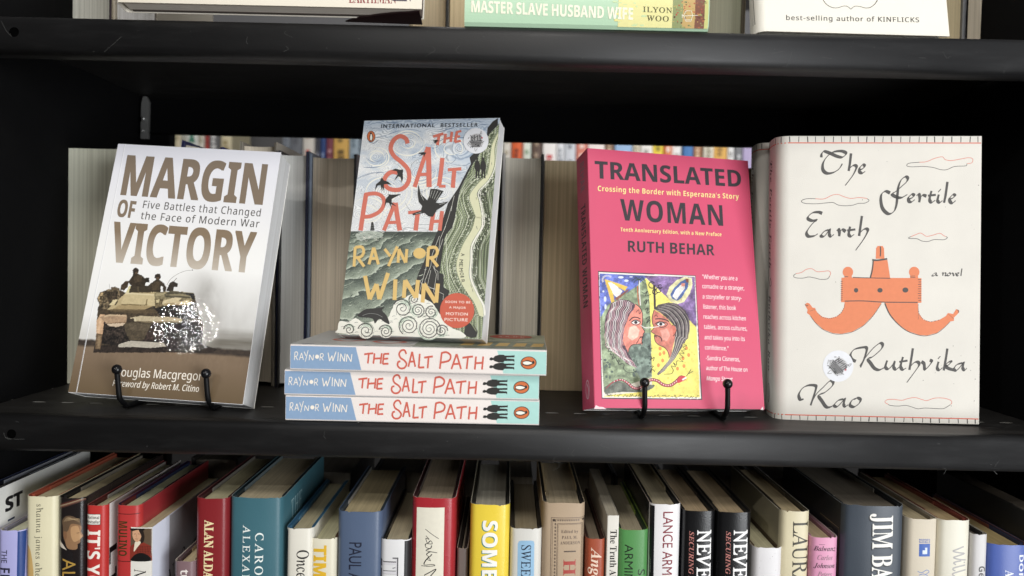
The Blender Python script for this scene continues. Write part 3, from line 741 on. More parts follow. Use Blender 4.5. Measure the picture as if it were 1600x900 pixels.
CLIFF_R = mp(z8, [(240, 590), (270, 560), (280, 515), (240, 490), (240, 400), (212, 390), (230, 250), (250, 130), (300, 70), (320, 0)]) + mp(z6, [(330, 700), (350, 620), (440, 440), (500, 350), (530, 300), (570, 200), (640, 130)])
random.seed(11)
skyp = [(568, 191)] + [(780, 187)] + CLIFF_L[1:11] + [(684, 361), (543, 361)]
sea = [(543, 361), (686, 361), (670, 400), (650, 460), (660, 525), (531, 521)]
PATH_L = mp(z6, [(640, 190), (600, 270), (585, 340), (560, 500), (490, 580), (420, 680), (448, 790), (470, 850)]) + mp(z8, [(462, 0), (440, 80), (372, 200), (330, 330), (350, 430), (400, 520), (455, 600), (490, 690)])
PATH_R = mp(z6, [(645, 200), (615, 300), (615, 400), (600, 480), (560, 560), (480, 650), (490, 720), (515, 850)]) + mp(z8, [(503, 0), (500, 70), (432, 190), (424, 300), (420, 420), (470, 540), (512, 620), (520, 700)])
CLOUDS = ((600, 300, 46), (655, 270, 34), (640, 225, 26), (585, 245, 22), (690, 300, 30), (560, 335, 28), (720, 232, 26), (665, 335, 24), (560, 215, 20))
def paint_sea_cover(X, Y, fu, fv):
    one = np.ones(X.shape)
    def mix(A, B, f): f = np.clip(f, 0, 1)[..., None]; return A * (1 - f) + B * f
    L = lambda c: srgb(c)[None, None, :] * one[..., None]
    warp = fbm(X * .03, Y * .045, 2); w2 = fbm(X * .11, Y * .11, 5)
    phi = Y * .9 + 26 * warp + 5 * w2; wt = np.zeros(X.shape)
    for k, (cx, cy, r) in enumerate(CLOUDS):
        d = np.hypot(X - cx, (Y - cy) * 1.15) + 4 * (w2 - .5); w = np.clip(1.35 - d / r, 0, 1) ** .5
        phi = phi * (1 - w) + (d * 1.0 + 40 * k) * w; wt = np.maximum(wt, w)
    s = .5 + .5 * np.sin(2 * np.pi * phi / 3.3)
    blue = np.clip((fbm(X * .035, Y * .06, 8) - .42) * 4, 0, 1) * np.clip((fv - .55) / .25, 0, 1); blue = np.maximum(blue, np.clip((fv - .93) / .05, 0, 1))
    C = mix(L('#ecedec'), L('#b7c4d2'), blue * .75)
    C = mix(C, mix(L('#8d9196'), L('#6b809c'), blue), np.clip((s - .45) * 2.2, 0, 1) * (.25 + .5 * fbm(X * .06, Y * .06, 12)))
    # sea: overlapping swells, dark under each crest
    yy = Y + 70 * np.clip((X - 520) / 165, 0, 1) ** 1.25 + 14 * (fbm(X * .035, Y * .05, 31) - .5) * 2
    g = 3.1 * np.log1p(np.clip(yy - 366, 0, None) / 26) * 1.6; fr = g - np.floor(g)
    h = .5 + .5 * np.sin(2 * np.pi * (Y * .95 + X * (.35 + .5 * fr)) / 2.9 + 5 * w2)
    S = mix(L('#37423a'), L('#b0baa5'), fr ** .8 * .9 + .25 * (h - .5) * (1.2 - fr))
    S = mix(S, L('#cdd5c3'), np.clip((fr - .86) * 9, 0, 1) * .8)
    S = mix(S, L('#39423b'), np.clip((374 - Y) / 8, 0, 1) * .8)
    S = mix(S, L('#222a25'), np.clip(.35 - h, 0, 1) * .9 * (1 - fr * .4))
    m = (Y > 361 + .008 * (X - 543)); C[m] = S[m]
    # headland: rows of knit-like ticks running with the path
    ply = [q[1] for q in PATH_L]; pc = np.interp(Y, ply, [q[0] for q in PATH_L]); qc = np.interp(Y, [q[1] for q in PATH_R], [q[0] for q in PATH_R])
    u = np.where(X < (pc + qc) / 2, pc - X, X - qc)
    row = np.sin(2 * np.pi * u / 4.6 + 4 * (warp - .5)); tick = np.sin(2 * np.pi * (Y * .9 + u * .8 * np.sign(X - pc)) / 3.0 + 3 * w2)
    t = .5 + .3 * row + .45 * tick * (row > -.3)
    G = mix(L('#37412d'), L('#b4be98'), t + .35 * (fbm(X * .05, Y * .03, 17) - .5) - .12 * (X > qc))
    G = mix(G, L('#dfe2cf'), np.clip(np.sin(2 * np.pi * u / 13.5) * 6 - 5.2, 0, 1))
    m = inside(CLIFF_R + [(800, 150), (800, 560), (700, 560)], X, Y); C[m] = G[m]
    return C, np.zeros(X.shape)
M_SEA = attr_mat('matt_cover_print', .38, .5)
raster('cover_picture', bk, face, -w / 2 + .0002, w / 2 - .0002, .0002, h - .0002, 330, 520, paint_sea_cover, TOP, M_SEA, 1)
a = Art(face, PXf)
def field(x, y):
    dx, dy = 1.0, .10 * math.sin(x * .045 + y * .02)
    for cx, cy, r, s in ((600, 300, 46, 1), (655, 270, 34, -1), (640, 225, 26, 1), (585, 245, 22, -1), (690, 300, 30, 1), (560, 330, 26, -1), (720, 225, 26, 1)):
        ex, ey = x - cx, y - cy; d2 = (ex * ex + ey * ey) / (r * r); k = 2.6 * math.exp(-d2) * s
        L = math.hypot(ex, ey) + 1e-6; dx += -ey / L * k; dy += ex / L * k
    L = math.hypot(dx, dy) + 1e-6; return dx / L, dy / L
for k in range(110):
    x, y = random.uniform(540, 778), random.uniform(190, 360); pts = []
    bl = (y < 300 and random.random() < .55) or y < 225
    for _ in range(random.randint(5, 13)):
        if not in_poly((x, y), skyp): break
        pts.append((x, y)); dx, dy = field(x, y); x += dx * 3.2; y += dy * 3.2
    if len(pts) > 2: a.stroke(pts, random.uniform(.35, .75) * (1.35 if bl else 1), random.choice((INK_LINE, ink('#7486a0'), ink('#5f738f'))) if bl else random.choice((ink('#777b80'), ink('#8f9296'), INK_WHITE, INK_WHITE)), 2, 0, taper=.3)
for c, r in (((600, 300), 40), ((655, 268), 30), ((637, 222), 24), ((588, 246), 18), ((575, 330), 24), ((706, 232), 24), ((690, 300), 26)):
    for j in range(4):
        t0 = random.uniform(0, 6.3); rr = r * (.5 + .2 * j)
        pts = [(c[0] + rr * math.cos(t0 + s * .25), c[1] + rr * .8 * math.sin(t0 + s * .25)) for s in range(14)]
        pts = [p for p in pts if in_poly(p, skyp)]
        if len(pts) > 3: a.stroke(pts, [.4, 2.2, .4], INK_WHITE, 2, 2)
a.build('sky_print', bk)
a = Art(face, PXf)
for k in range(0):                                     # rolling ridges
    f = k / 29; y0 = 372 + 175 * f; n = 14; pts = []
    for i in range(n + 1):
        x = 520 + 165 * i / n; y = y0 - 62 * (i / n) ** 1.4 * (.35 + f) + 7 * math.sin(i * .9 + k * .8) + 4 * math.sin(i * 2.1 + k * 1.9)
        if in_poly((x, y), sea) and y < 512: pts.append((x, y))
        elif len(pts) > 2: break
        else: pts = []
    if len(pts) > 2:
        a.stroke(pts, [.8, random.uniform(2.5, 6), .8], ink('#262d28') if k % 3 == 0 else ink('#3f493f'), 3, 4)
        a.stroke([(x, y - 2.6) for x, y in pts], [.3, random.uniform(.8, 1.8), .3], ink('#b9c2ae'), 4, 4)
for k in range(330):
    x, y = random.uniform(525, 686), random.uniform(366, 512)
    if in_poly((x, y), sea):
        L = random.uniform(3, 8); s = random.uniform(-.75, -.2)
        a.stroke([(x, y), (x + L * .5, y + L * s * .5 + .6), (x + L, y + L * s)], random.uniform(.35, .75), random.choice((ink('#222a25'), ink('#323c34'), ink('#cfd6c4'), ink('#a9b5a0'))), 5, 0, taper=.4)
a.poly(mp(z7, [(250, 120), (300, 98), (370, 95), (440, 110), (430, 140), (340, 150), (280, 160)]), ink('#aab2a6'), 5, 4)
for k in range(40):
    x, y = z7(random.uniform(250, 440), random.uniform(98, 160)); a.stroke([(x, y), (x + 2, y + 1.4), (x + 4, y + .3)], .45, random.choice((INK_BLK, INK_WHITE)), 6, 3)
a.poly(mp(z7, [(354, 92), (361, 42), (378, 42), (384, 92)]), INK_BLK, 6); a.disc(z7(369, 38), 1.7, 1.6, INK_BLK, 6)
for yy in (55, 70, 82): a.stroke(mp(z7, [(360, yy), (381, yy)]), .45, ink('#8b8f8c'), 7, 0)
a.build('sea_print', bk)
# green headland with the pale path
a = Art(face, PXf)
land = CLIFF_R + [(780, 187), (752, 531), (733, 519)]
PL, PR = smooth_path(PATH_L, False, 5), smooth_path(PATH_R, False, 5)
n = min(len(PL), len(PR))
P = [PXf(*p) for p in PL[:n]] + [PXf(*p) for p in PR[:n]]
a.add(P, [(i, i + 1, n + i + 1, n + i) for i in range(n - 1)], INK_CREAM, 4)
random.seed(3)
def hatch(base, sgn, rows, step, cols, layer=3):
    for r in range(1, rows):
        for i in range(1, n - 1):
            for sub in (0, .5):
                p = base[i].lerp(base[i + 1], sub); d = (base[min(i + 2, n - 1)] - base[i - 1]).normalized(); N = Vector((-d.y, d.x)) * sgn
                c = p + N * (r * step + random.uniform(-.3, .3))
                if not in_poly(c, land) or c.x > 778 - (c.y - 187) * .082: continue
                L = random.uniform(.9, 1.8); s = Vector((d.x * .7 + N.x * .6, d.y * .7 + N.y * .6))
                a.stroke([c - s * L, c + s * L], random.uniform(.7, 1.25), random.choice(cols), layer, 0)
hatch(PL, 1, 5, 2.6, (ink('#3a3f30'), ink('#4c523f'), ink('#d9dcc6'), ink('#6b735a')))
hatch(PR, -1, 6, 2.4, (INK_BLK, ink('#333629'), ink('#dfe1d0'), INK_BLK))
for k in range(7):
    pts = [p + Vector((-6 - 5.2 * k, 0)) for p in PL[::4]]; pts = [p for p in pts if in_poly(p, land)]
    if len(pts) > 3: a.stroke(pts, [.4, .9, .4], ink('#e0e3cd') if k % 2 else ink('#5d664d'), 4, 3)
for k in range(5):
    pts = [p + Vector((4.5 + 4.5 * k, 0)) for p in PR[::4]]; pts = [p for p in pts if in_poly(p, land) and p.x < 776 - (p.y - 187) * .082]
    if len(pts) > 3: a.stroke(pts, [.4, 1.2, .4], INK_WHITE if k == 0 else ink('#4d5440'), 4, 3)
a.stroke([p + Vector((2.0, 0)) for p in PR[:n:2]], [.5, 2.0, 3.2], INK_WHITE, 4, 2)
for X, Y in ((590, 420), (560, 500), (470, 690), (500, 760)): x, y = z6(X, Y); a.stroke([(x, y), (x + .6, y + 4)], .5, INK_BLK, 5, 0)
for X, Y in ((470, 60), (430, 470), (440, 500), (400, 520)): x, y = z8(X, Y); a.stroke([(x, y), (x + 1.5, y + 5)], .6, INK_BLK, 5, 0)
a.build('headland_print', bk)
a = Art(face, PXf)
a.poly(CLIFF_L + CLIFF_R, INK_BLK, 5)
a.poly(mp(z8, [(380, 830), (400, 730), (455, 760), (480, 800), (470, 840), (440, 846)]), INK_BLK, 5)
for pts in ([(230, 700), (200, 840), (150, 960)], [(280, 760), (250, 860), (215, 960)], [(300, 680), (285, 740), (275, 800)]): a.stroke(mp(z6, pts), .55, ink('#d8d6cc'), 6, 0)
for pts in ([(210, 130), (160, 260), (150, 340), (110, 440), (95, 560)], [(235, 150), (190, 290), (175, 360), (200, 380), (200, 440)], [(130, 300), (85, 470), (60, 560)], [(150, 370), (125, 480), (240, 540), (235, 580)], [(70, 440), (100, 490), (180, 500)], [(255, 60), (215, 150), (205, 240)], [(165, 340), (190, 400), (170, 520), (190, 560)]):
    a.stroke(mp(z8, pts), .55, ink('#d8d6cc'), 6, 0)
for pts in ([(390, 700), (430, 740), (470, 800)], [(440, 690), (490, 760)]): a.stroke(mp(z8, pts), .8, ink('#a8b089'), 6, 0)
a.build('cliff_print', bk)
# surf with curling waves
a = Art(face, PXf)
foam = [(531, 521), (528, 515), (531, 502), (545, 503), (556, 497), (570, 505), (590, 500), (606, 497), (612, 484), (622, 474), (634, 465), (640, 461), (655, 459), (664, 467), (676, 474), (684, 486), (694, 500), (705, 512), (720, 518), (728, 527), (700, 528.5), (620, 525)]
a.poly(foam, INK_WHITE, 7, 3)
for c, r, tn, st, sg in (((646.7, 467.8), 8, 2, 2.4, 1), ((653, 485), 11, 2.6, 1.6, -1), ((629, 482), 15, 2.2, 3.6, 1), ((639, 509), 16, 2.8, 2.2, 1), ((671, 514), 18, 3.4, .4, -1), ((603, 518), 11, 2.4, 3.4, 1), ((690, 517), 10, 2.2, 0, -1), ((572, 517), 13, 2, 3.4, 1), ((546, 515), 9, 1.8, 3.2, 1), ((674, 488), 10, 2, 5, -1)):
    a.disc(c, r, r * .95, INK_WHITE, 7)
    for f_ in (.98, .80, .62): a.stroke([(c[0] + r * f_ * math.cos(t_), c[1] + r * f_ * .95 * math.sin(t_)) for t_ in [st + k * .3 for k in range(12)]], [.3, r * .14, .3], ink('#b9c9b6'), 7, 2)
    spiral(a, c, r, tn, 8, st, sg, 1.25)
    for k in range(9):
        t0 = st + sg * (k * .62); rr = r * .93
        a.stroke([(c[0] + rr * math.cos(t0), c[1] + rr * math.sin(t0)), (c[0] + rr * .75 * math.cos(t0 + sg * .5), c[1] + rr * .75 * math.sin(t0 + sg * .5))], .45, ink('#4b4f49'), 8, 0)
for k in range(150):
    x, y = random.uniform(532, 725), random.uniform(468, 525)
    if in_poly((x, y), foam): a.stroke([(x, y), (x + 3, y - 1.2), (x + 6, y - .6)], random.uniform(.35, .7), random.choice((INK_BLK, ink('#6d726c'), ink('#a9b5a5'))), 8, 2, taper=.3)
a.poly(mp(z7, [(265, 690), (292, 662), (330, 643), (395, 638), (455, 630), (436, 652), (470, 690), (490, 748), (455, 736), (418, 712), (388, 746), (374, 714), (330, 702), (292, 702)]), INK_BLK, 9, 3)
a.stroke(mp(z7, [(300, 690), (345, 676), (400, 680), (440, 700)]), .45, ink('#9a9c98'), 10)
a.build('surf_print', bk)
def bird(a, pts, layer=7): a.poly(pts, INK_BLK, layer)
a = Art(face, PXf)
bird(a, mp(z5, [(430, 640), (440, 590), (470, 565), (484, 535), (500, 560), (535, 572), (560, 594), (520, 588), (500, 592), (503, 650), (490, 612), (486, 650), (474, 595), (450, 602)]))
bird(a, mp(z5, [(560, 482), (590, 468), (625, 478), (650, 474), (648, 505), (650, 545), (640, 575), (630, 535), (612, 530), (580, 565), (608, 510), (600, 488)]))
bird(a, mp(z5, [(505, 770), (512, 710), (540, 675), (530, 668), (560, 672), (635, 668), (590, 690), (562, 705), (560, 730), (600, 765), (556, 745), (565, 790), (540, 735), (520, 735)]))
bird(a, mp(z6, [(130, 250), (160, 242), (180, 250), (160, 262), (150, 278), (152, 262), (138, 272), (146, 258)])); bird(a, mp(z6, [(25, 345), (60, 338), (82, 345), (70, 360), (66, 380), (58, 358), (25, 372), (45, 355), (20, 352)]))
bird(a, mp(zs_, [(403, 212), (408, 232), (413, 243), (428, 258), (434, 245), (437, 225), (455, 226), (474, 232), (460, 252), (452, 264), (462, 266), (488, 261), (470, 276), (455, 285), (444, 304), (432, 303), (420, 293), (388, 300), (386, 295), (410, 287), (414, 274), (404, 262), (401, 240)]))
for p0, p1 in (((442, 230), (436, 250)), ((450, 230), (442, 252)), ((458, 231), (447, 255)), ((466, 234), (452, 258)), ((406, 222), (412, 248)), ((409, 240), (418, 258)), ((395, 296), (412, 291)), ((462, 270), (478, 265))):
    a.stroke([zs_(*p0), zs_(*p1)], .45, ink('#cfcfc8'), 8, 0)
a.build('swallow_print', bk)
a = Art(face, PXf)
def Pw(x, y): return z9(345 + 130 * x * 1.05, 455 + 270 * y)
walkers(a, lambda x, y: (Pw(x, y)[0], Pw(x, y)[1]), INK_BLK, 6)
a.build('walker_print', bk)
# lettering
a = Art(face, PXf); wv = 6.6
for pts, w_ in (([(685, 272), (672, 235), (625, 215), (575, 248), (553, 310), (580, 370), (640, 420), (690, 480), (695, 560), (655, 618), (600, 635), (535, 622), (503, 575), (518, 525), (560, 495), (606, 500)], 6.8), ([(845, 300), (800, 430), (740, 612)], 6.4), ([(846, 300), (851, 450), (853, 612)], 8), ([(770, 515), (850, 512)], 5.2)):
    a.stroke(mp(z5, pts), w_, INK_RED, 6, 6)
for pts, w_ in (([(207, 385), (195, 500), (180, 605)], 6.6), ([(178, 606), (232, 606)], 4.4), ([(250, 478), (355, 470)], 5), ([(300, 478), (288, 618)], 6.6), ([(135, 218), (215, 195)], 4.2), ([(182, 205), (168, 285)], 4.6), ([(232, 196), (222, 270)], 4.2), ([(282, 180), (272, 260)], 4.2), ([(228, 236), (276, 225)], 3.4), ([(322, 178), (305, 262)], 4.2), ([(320, 182), (355, 175)], 3.4), ([(312, 222), (345, 214)], 3.2), ([(303, 262), (352, 250)], 3.6)):
    a.stroke(mp(z6, pts), w_, INK_RED, 6, 3)
for pts, w_ in (([(362, 665), (340, 800), (318, 952)], 7), ([(350, 672), (430, 662), (485, 685), (502, 735), (470, 800), (400, 838), (345, 845)], 6), ([(585, 735), (545, 840), (500, 952)], 6), ([(590, 735), (605, 840), (625, 952)], 7.4), ([(530, 890), (612, 886)], 5), ([(690, 812), (850, 800)], 5), ([(765, 808), (748, 952)], 7), ([(888, 800), (865, 952)], 6.4), ([(955, 800), (935, 952)], 6), ([(875, 882), (945, 878)], 5)):
    a.stroke(mp(z5, pts), w_, INK_RED, 6, 6)
a.build('title_lettering', bk)
a = Art(face, PXf)
hand(a, 'RAYNO', [(240, 205, 312, 345), (345, 212, 412, 330), (455, 215, 545, 330), (550, 222, 612, 318), (657, 214, 745, 290)], 4.5, INK_GOLD, 9, z7)
hand(a, 'R', [(125, 208, 200, 345)], 4.8, INK_GOLD, 9, z8)
hand(a, 'WIN', [(318, 410, 480, 575), (512, 435, 545, 580), (590, 440, 690, 565)], 6.2, INK_GOLD, 9, z7)
hand(a, 'N', [(92, 465, 200, 598)], 6.2, INK_GOLD, 9, z8)
a.build('author_lettering', bk)
a = Art(face, PXf); K = ink('#22262e')
a.text('INTERNATIONAL  BESTSELLER', (595.5, 200), (746.5, 198), (596.3, 194.3), 'gill', K, 5, .02, 1.25)
a.build('banner_lettering', bk)
a = Art(face, PXf); K = ink('#4f513f')
for ch, X, Y, ang in zip('AMEMOIR', (372, 362, 360, 360, 364, 368, 372), (262, 305, 335, 365, 398, 425, 448), (0, 4, 2, 0, -4, -6, -8)):
    x, y = z8(X - 10, Y - 10); r = R(90 + ang); d = Vector((math.cos(r), math.sin(r))); u = Vector((math.sin(r), -math.cos(r)))
    p = Vector((x, y)); wd = {'I': 1.4, 'M': 5.4}.get(ch, 4.4)
    a.text(ch, p, p + d * wd, p + u * 5.6, 'gill', K, 6, .015)
a.build('path_lettering', bk)
a = Art(face, PXf); emblem(a, (400, 217), 33, 44, z5); a.build('publisher_emblem', bk)
a = Art(face, PXf)
a.disc((714.4, 485.5), 26.8, 27.4, ink('#cb5d45'), 11, 40); K = ink('#f2ded2')
for s, l, r, cp in (('SOON TO BE', 696, 735, 3.4), ('A MAJOR', 702, 728, 3.2), ('MOTION', 697, 731, 4.4), ('PICTURE', 694.8, 731, 4.6)):
    y = {'S': 473.5, 'A': 482, 'M': 492.5, 'P': 501.6}[s[0]]
    a.text(s, (l, y), (r, y + .8), (l + .2, y - cp), 'gill', K, 12, .02, 1.15)
a.build('film_roundel', bk)
def bookshop_sticker(root, surf, px, c, r, rot=0, o0=16):
    """round white paper sticker with a small sketch"""
    a = Art(lambda u, v, o: surf(u, v, o), px)
    E = [(c[0] + r * math.cos(2 * math.pi * k / 36), c[1] + r * 1.02 * math.sin(2 * math.pi * k / 36)) for k in range(36)]
    a.poly(E, ink('#dfe0e4', .5), o0)
    random.seed(5); ca, sa = math.cos(rot), math.sin(rot)
    def L(x, y): return (c[0] + r * (x * ca - y * sa), c[1] + r * (x * sa + y * ca))
    D = (ink('#4b4a4a'), ink('#8c8b8a'), ink('#333232'))
    a.poly([L(-.56, -.02), L(.5, -.06), L(.6, .2), L(.4, .5), L(.0, .56), L(-.4, .46), L(-.6, .22)], ink('#bdbcbd', .5), o0 + 1)
    a.poly([L(-.44, -.04), L(-.5, -.34), L(-.2, -.56), L(.2, -.6), L(.46, -.36), L(.46, -.06)], ink('#c9c8c9', .5), o0 + 1)
    for k in range(5): a.poly([L(-.54 + .05 * k, .0 + .10 * k), L(.52 - .04 * k, -.04 + .11 * k), L(.5 - .05 * k, .04 + .11 * k), L(-.5 + .05 * k, .07 + .10 * k)], D[2 if k % 2 else 0], o0 + 2)
    for k in range(7): x = -.42 + .125 * k; a.poly([L(x, -.02), L(x + .075, -.04), L(x + .11, -.56 + .05 * abs(k - 3)), L(x + .03, -.52 + .05 * abs(k - 3))], D[(2, 0, 2, 1)[k % 4]], o0 + 2)
    for k in range(20):
        x, y = random.uniform(-.55, .55), random.uniform(-.5, .5); a.stroke([L(x, y), L(x + random.uniform(-.2, .2), y + random.uniform(-.14, .14))], r * .045, D[(0, 2)[k % 2]], o0 + 3, 0)
    for p in ([(-.4, .3), (-.7, .22), (-.52, .46)], [(.3, -.5), (.42, -.78), (.47, -.5)], [(-.1, .55), (-.05, .84), (.1, .6)]): a.stroke([L(*x) for x in p], r * .035, D[1], o0 + 2, 3)
    a.poly([L(.42, -.3), L(.55, -.28), L(.5, -.12)], ink('#c0334a'), o0 + 2)
    a.build('round_sticker', root)
bookshop_sticker(bk, face, PXf, (744, 220.5), 19.6, 0, 13)

# ------------------------------------------------------------------ the stack of three copies, spines forward
SW, SD, ST_ = .198, .129, .0201
def spine_face(u, v, o): return (u, -o, v)
za, zb = zm(430, 500, 5.296), zm(640, 500, 5.296)
def stack_copy(label, xc, y0, z0, yaw, top, seed):
    root = thing('paperback', label, 'book', 'copies of the sea cover paperback', Matrix.Translation((xc, y0, z0)) @ Matrix.Rotation(yaw, 4, 'Z'))
    # cover bent round the spine: in section (y, z), spine towards the viewer
    r = .0016; prof = [(SD, 0)]
    for k in range(5): t_ = math.pi / 2 * k / 4; prof.append((r - r * math.sin(t_), r - r * math.cos(t_)))
    for k in range(5): t_ = math.pi / 2 * k / 4; prof.append((r - r * math.cos(t_), ST_ - r + r * math.sin(t_)))
    prof.append((SD, ST_))
    n = len(prof); I = []
    for i in range(n):
        d = (Vector(prof[min(i + 1, n - 1)]) - Vector(prof[max(i - 1, 0)])).normalized(); I.append(Vector(prof[i]) + Vector((d.y, -d.x)) * -.00032 * -1)
    V = [(x, p[0], p[1]) for x in (-SW / 2, SW / 2) for p in prof] + [(x, p[0], p[1]) for x in (-SW / 2, SW / 2) for p in I]
    Fs = []; Mi = []
    for i in range(n - 1):
        Fs += [(i, i + 1, n + i + 1, n + i), (2 * n + i, 2 * n + i + 1, 3 * n + i + 1, 3 * n + i), (n + i, n + i + 1, 3 * n + i + 1, 3 * n + i), (i, i + 1, 2 * n + i + 1, 2 * n + i)]
        Mi += [0 if 3 <= i < n - 4 else 1, 2, 3, 3]
    raw('cover', V, Fs, [cover_mat('#e9e0da', .5, .4, .5, 40, .3), cover_mat('#cfcfcd', .4), cover_mat('#d8d4ca'), cover_mat('#e4e0d8')], Mi, root)
    MB().box(-SW / 2 + .0006, SW / 2 - .0006, .0012, SD - .0006, .0004, ST_ - .0004).build('page_block', paper('#dcd8cf', 'z', seed, .3), root)
    # print on the spine, traced once from the uppermost copy
    sx = SW / 398.0; A0 = (454, 540); B0 = (852, 551)
    def px(x, y):
        f = (x - A0[0]) / (B0[0] - A0[0]); yt = A0[1] + (B0[1] - A0[1]) * f; hh = 36 - 1 * f
        return (-SW / 2 + SW * f, ST_ * (1 - (y - yt) / hh))
    a = Art(spine_face, px); e = .0006
    def clampv(P): return [(min(max(u, -SW / 2 + .0002), SW / 2 - .0002), min(max(v, .0013), ST_ - .0013)) for u, v in P]
    a.poly(clampv([px(*p) for p in ((450, 535), za(668, 215), za(716, 425), (450, 582))]), ink('#859fbd', .5), 1, 0, True)
    a.build('spine_panel', root); a = Art(spine_face, px)
    a.poly(clampv([px(*p) for p in (zb(717, 250), (855, 545), (855, 592), zb(772, 455))]), ink('#a9d3cb', .5), 1, 0, True)
    a.build('spine_panel', root)
    a = Art(spine_face, px); cw = ink('#efe6d8', .5)
    hand(a, 'RAYNOR', [(163, 270, 190, 330), (203, 278, 238, 330), (243, 266, 275, 335), (285, 292, 320, 332), (333, 292, 366, 322), (374, 284, 402, 334)], 1.05, cw, 3, za)
    hand(a, 'WINN', [(440, 278, 505, 340), (515, 276, 530, 340), (540, 286, 580, 342), (592, 290, 636, 344)], 1.3, cw, 3, za)
    a.build('author_lettering', root)
    a = Art(spine_face, px); rd = ink('#c9604f', .5)
    hand(a, 'THE', [(738, 284, 812, 358), (815, 284, 882, 360), (892, 288, 944, 364)], 2.6, rd, 3, za)
    hand(a, 'SA', [(1015, 262, 1088, 394), (1103, 275, 1160, 384)], 2.6, rd, 3, za)
    hand(a, 'LTPATH', [(76, 290, 122, 392), (120, 310, 190, 395), (250, 280, 336, 400), (345, 294, 424, 402), (434, 312, 520, 402), (537, 312, 604, 406)], 2.7, rd, 3, zb)
    a.build('title_lettering', root)
    a = Art(spine_face, px)
    walkers(a, lambda x, y: zb(655 + 205 * y, 408 - 105 * x * .98), INK_BLK, 3)
    a.build('walker_print', root)
    a = Art(spine_face, px)
    emblem(a, (976, 360), 66, 46, lambda x, y: zb(x, y), 3, 3)
    a.build('publisher_emblem', root)
    # print on the upper cover, seen at a grazing angle
    a = Art(lambda u, v, o: (u, v, ST_ + o)); random.seed(seed)
    hz = -.005 if top else .005
    a.poly([(hz, .002), (SW / 2 - .0004, .002), (SW / 2 - .0004, SD - .001), (hz, SD - .001)], ink('#8d9686'), 1, 0, True)
    a.poly([(SW / 2 - .05, SD * .5), (SW / 2 - .0004, SD * .45), (SW / 2 - .0004, SD - .001), (SW / 2 - .06, SD - .001)], ink('#b7bb9f'), 1, 0, True)
    for k in range(260):
        x = random.uniform(-SW / 2 + .004, SW / 2 - .012); y = random.uniform(.002, SD - .006); L = random.uniform(.004, .012)
        dk = x > hz
        a.stroke([(x, y), (x + L * .5, y + random.uniform(-.003, .003)), (x + L, y + random.uniform(.0, .004))], random.uniform(.0004, .0013), random.choice((INK_BLK, ink('#474e45'), INK_WHITE, ink('#cbd0bd')) if dk else (INK_LINE, ink('#8d9094'), INK_WHITE, ink('#9a9c9e'))), 2, 3, uv=True, taper=.3)
    for k in range(5):
        x = .03 + .014 * k; a.poly([(x, .02), (x + .010, .022), (x + .012, .05), (x + .003, .048)], INK_GOLD, 3, 0, True)
    for X0, X1, Y in ((-.065, -.035, .075), (-.04, -.015, .035), (-.075, -.05, .045), (-.028, -.008, .09)):
        a.stroke([(X0, Y), ((X0 + X1) / 2, Y + .012), (X1, Y), ((X0 + X1) / 2, Y - .012)], .0034, INK_RED, 3, 6, closed=True, uv=True)
    a.disc((SW / 2 - .030, SD - .022), .019, .019, ink('#c2553f'), 4, 30, True)
    for k in range(4): a.text('AROE'[k], (SW / 2 - .041 + .0066 * k, SD - .026), (SW / 2 - .0375 + .0066 * k, SD - .026), (SW / 2 - .041 + .0066 * k, SD - .019), 'gill', ink('#f2ded2'), 5, .02, 1, True)
    a.build('cover_print', root)
zz = ZS + .0001
for k, (lab, pl, pr, yb) in enumerate((('lowest of the three stacked sea cover paperbacks with blue and white spines', (443, 0), (846, 0), 640), ('middle of the three stacked sea cover paperbacks with blue and white spines', (441, 0), (846, 0), 600), ('uppermost of the three stacked sea cover paperbacks, under the propped copy', (454, 0), (852, 0), 565))):
    Yk = (.6765, .6745, .6685)[k]
    xl, xr = atY(pl[0], yb, Yk).x, atY(pr[0], yb, Yk).x
    stack_copy(lab, (xl + xr) / 2, Yk, zz + k * (ST_ + .0001), (.004, .0, -.022)[k], k == 2, 20 + k)

# ------------------------------------------------------------------ 3: pink paperback with a painted picture
w, h, t = .151, .2206, .031
M = pose(.1439, .7127, ZS + .010, .2339, .237, .0257)
bk = thing('paperback', 'pink paperback with a painting of two facing heads leaning on a wire stand', 'book', M=M)
PXf, TOP = plane_px(M), plane_to_px(M)
M_PINK = cover_mat('#cf4f6f', .42, .4, .25, 30, .06)
paperback(bk, w, h, t, '#cf4f6f', '#c44765', '#cf4f6f', edge='#eeb7c2', paper_c='#d9d2c4', seed=8, front_mat=M_PINK)
z3 = zm(880, 210, 1.956)
a = Art(face, PXf); K = ink('#363036', .45)
a.text('TRANSLATED', (930, 278.5), (1158.5, 292.3), (929.2, 251.5), 'bold', K, 2, .004)
a.build('title_lettering', bk); a = Art(face, PXf)
a.text('WOMAN', (970, 344), (1130, 353), (969, 311), 'bold', K, 2, .002, 1.06)
a.build('title_lettering', bk)
a = Art(face, PXf); Y_ = ink('#ecdc92', .45)
a.text("Crossing the Border with Esperanza's Story", (934, 298.4), (1154.5, 311.2), (934, 290.2), 'bold', Y_, 2, 0, 1.06)
a.build('subtitle_lettering', bk); a = Art(face, PXf)
a.text('Tenth Anniversary Edition, with a New Preface', (969.5, 361.4), (1127.3, 369.2), (969.5, 355.6), 'bold', Y_, 2, 0, 1.06)
a.build('subtitle_lettering', bk)
a = Art(face, PXf)
a.text('RUTH BEHAR', (981.2, 393.2), (1116.6, 399.2), (981, 376), 'bold', K, 2, 0)
a.build('author_lettering', bk)
a = Art(face, PXf); Wt = ink('#f3e4e4', .45)
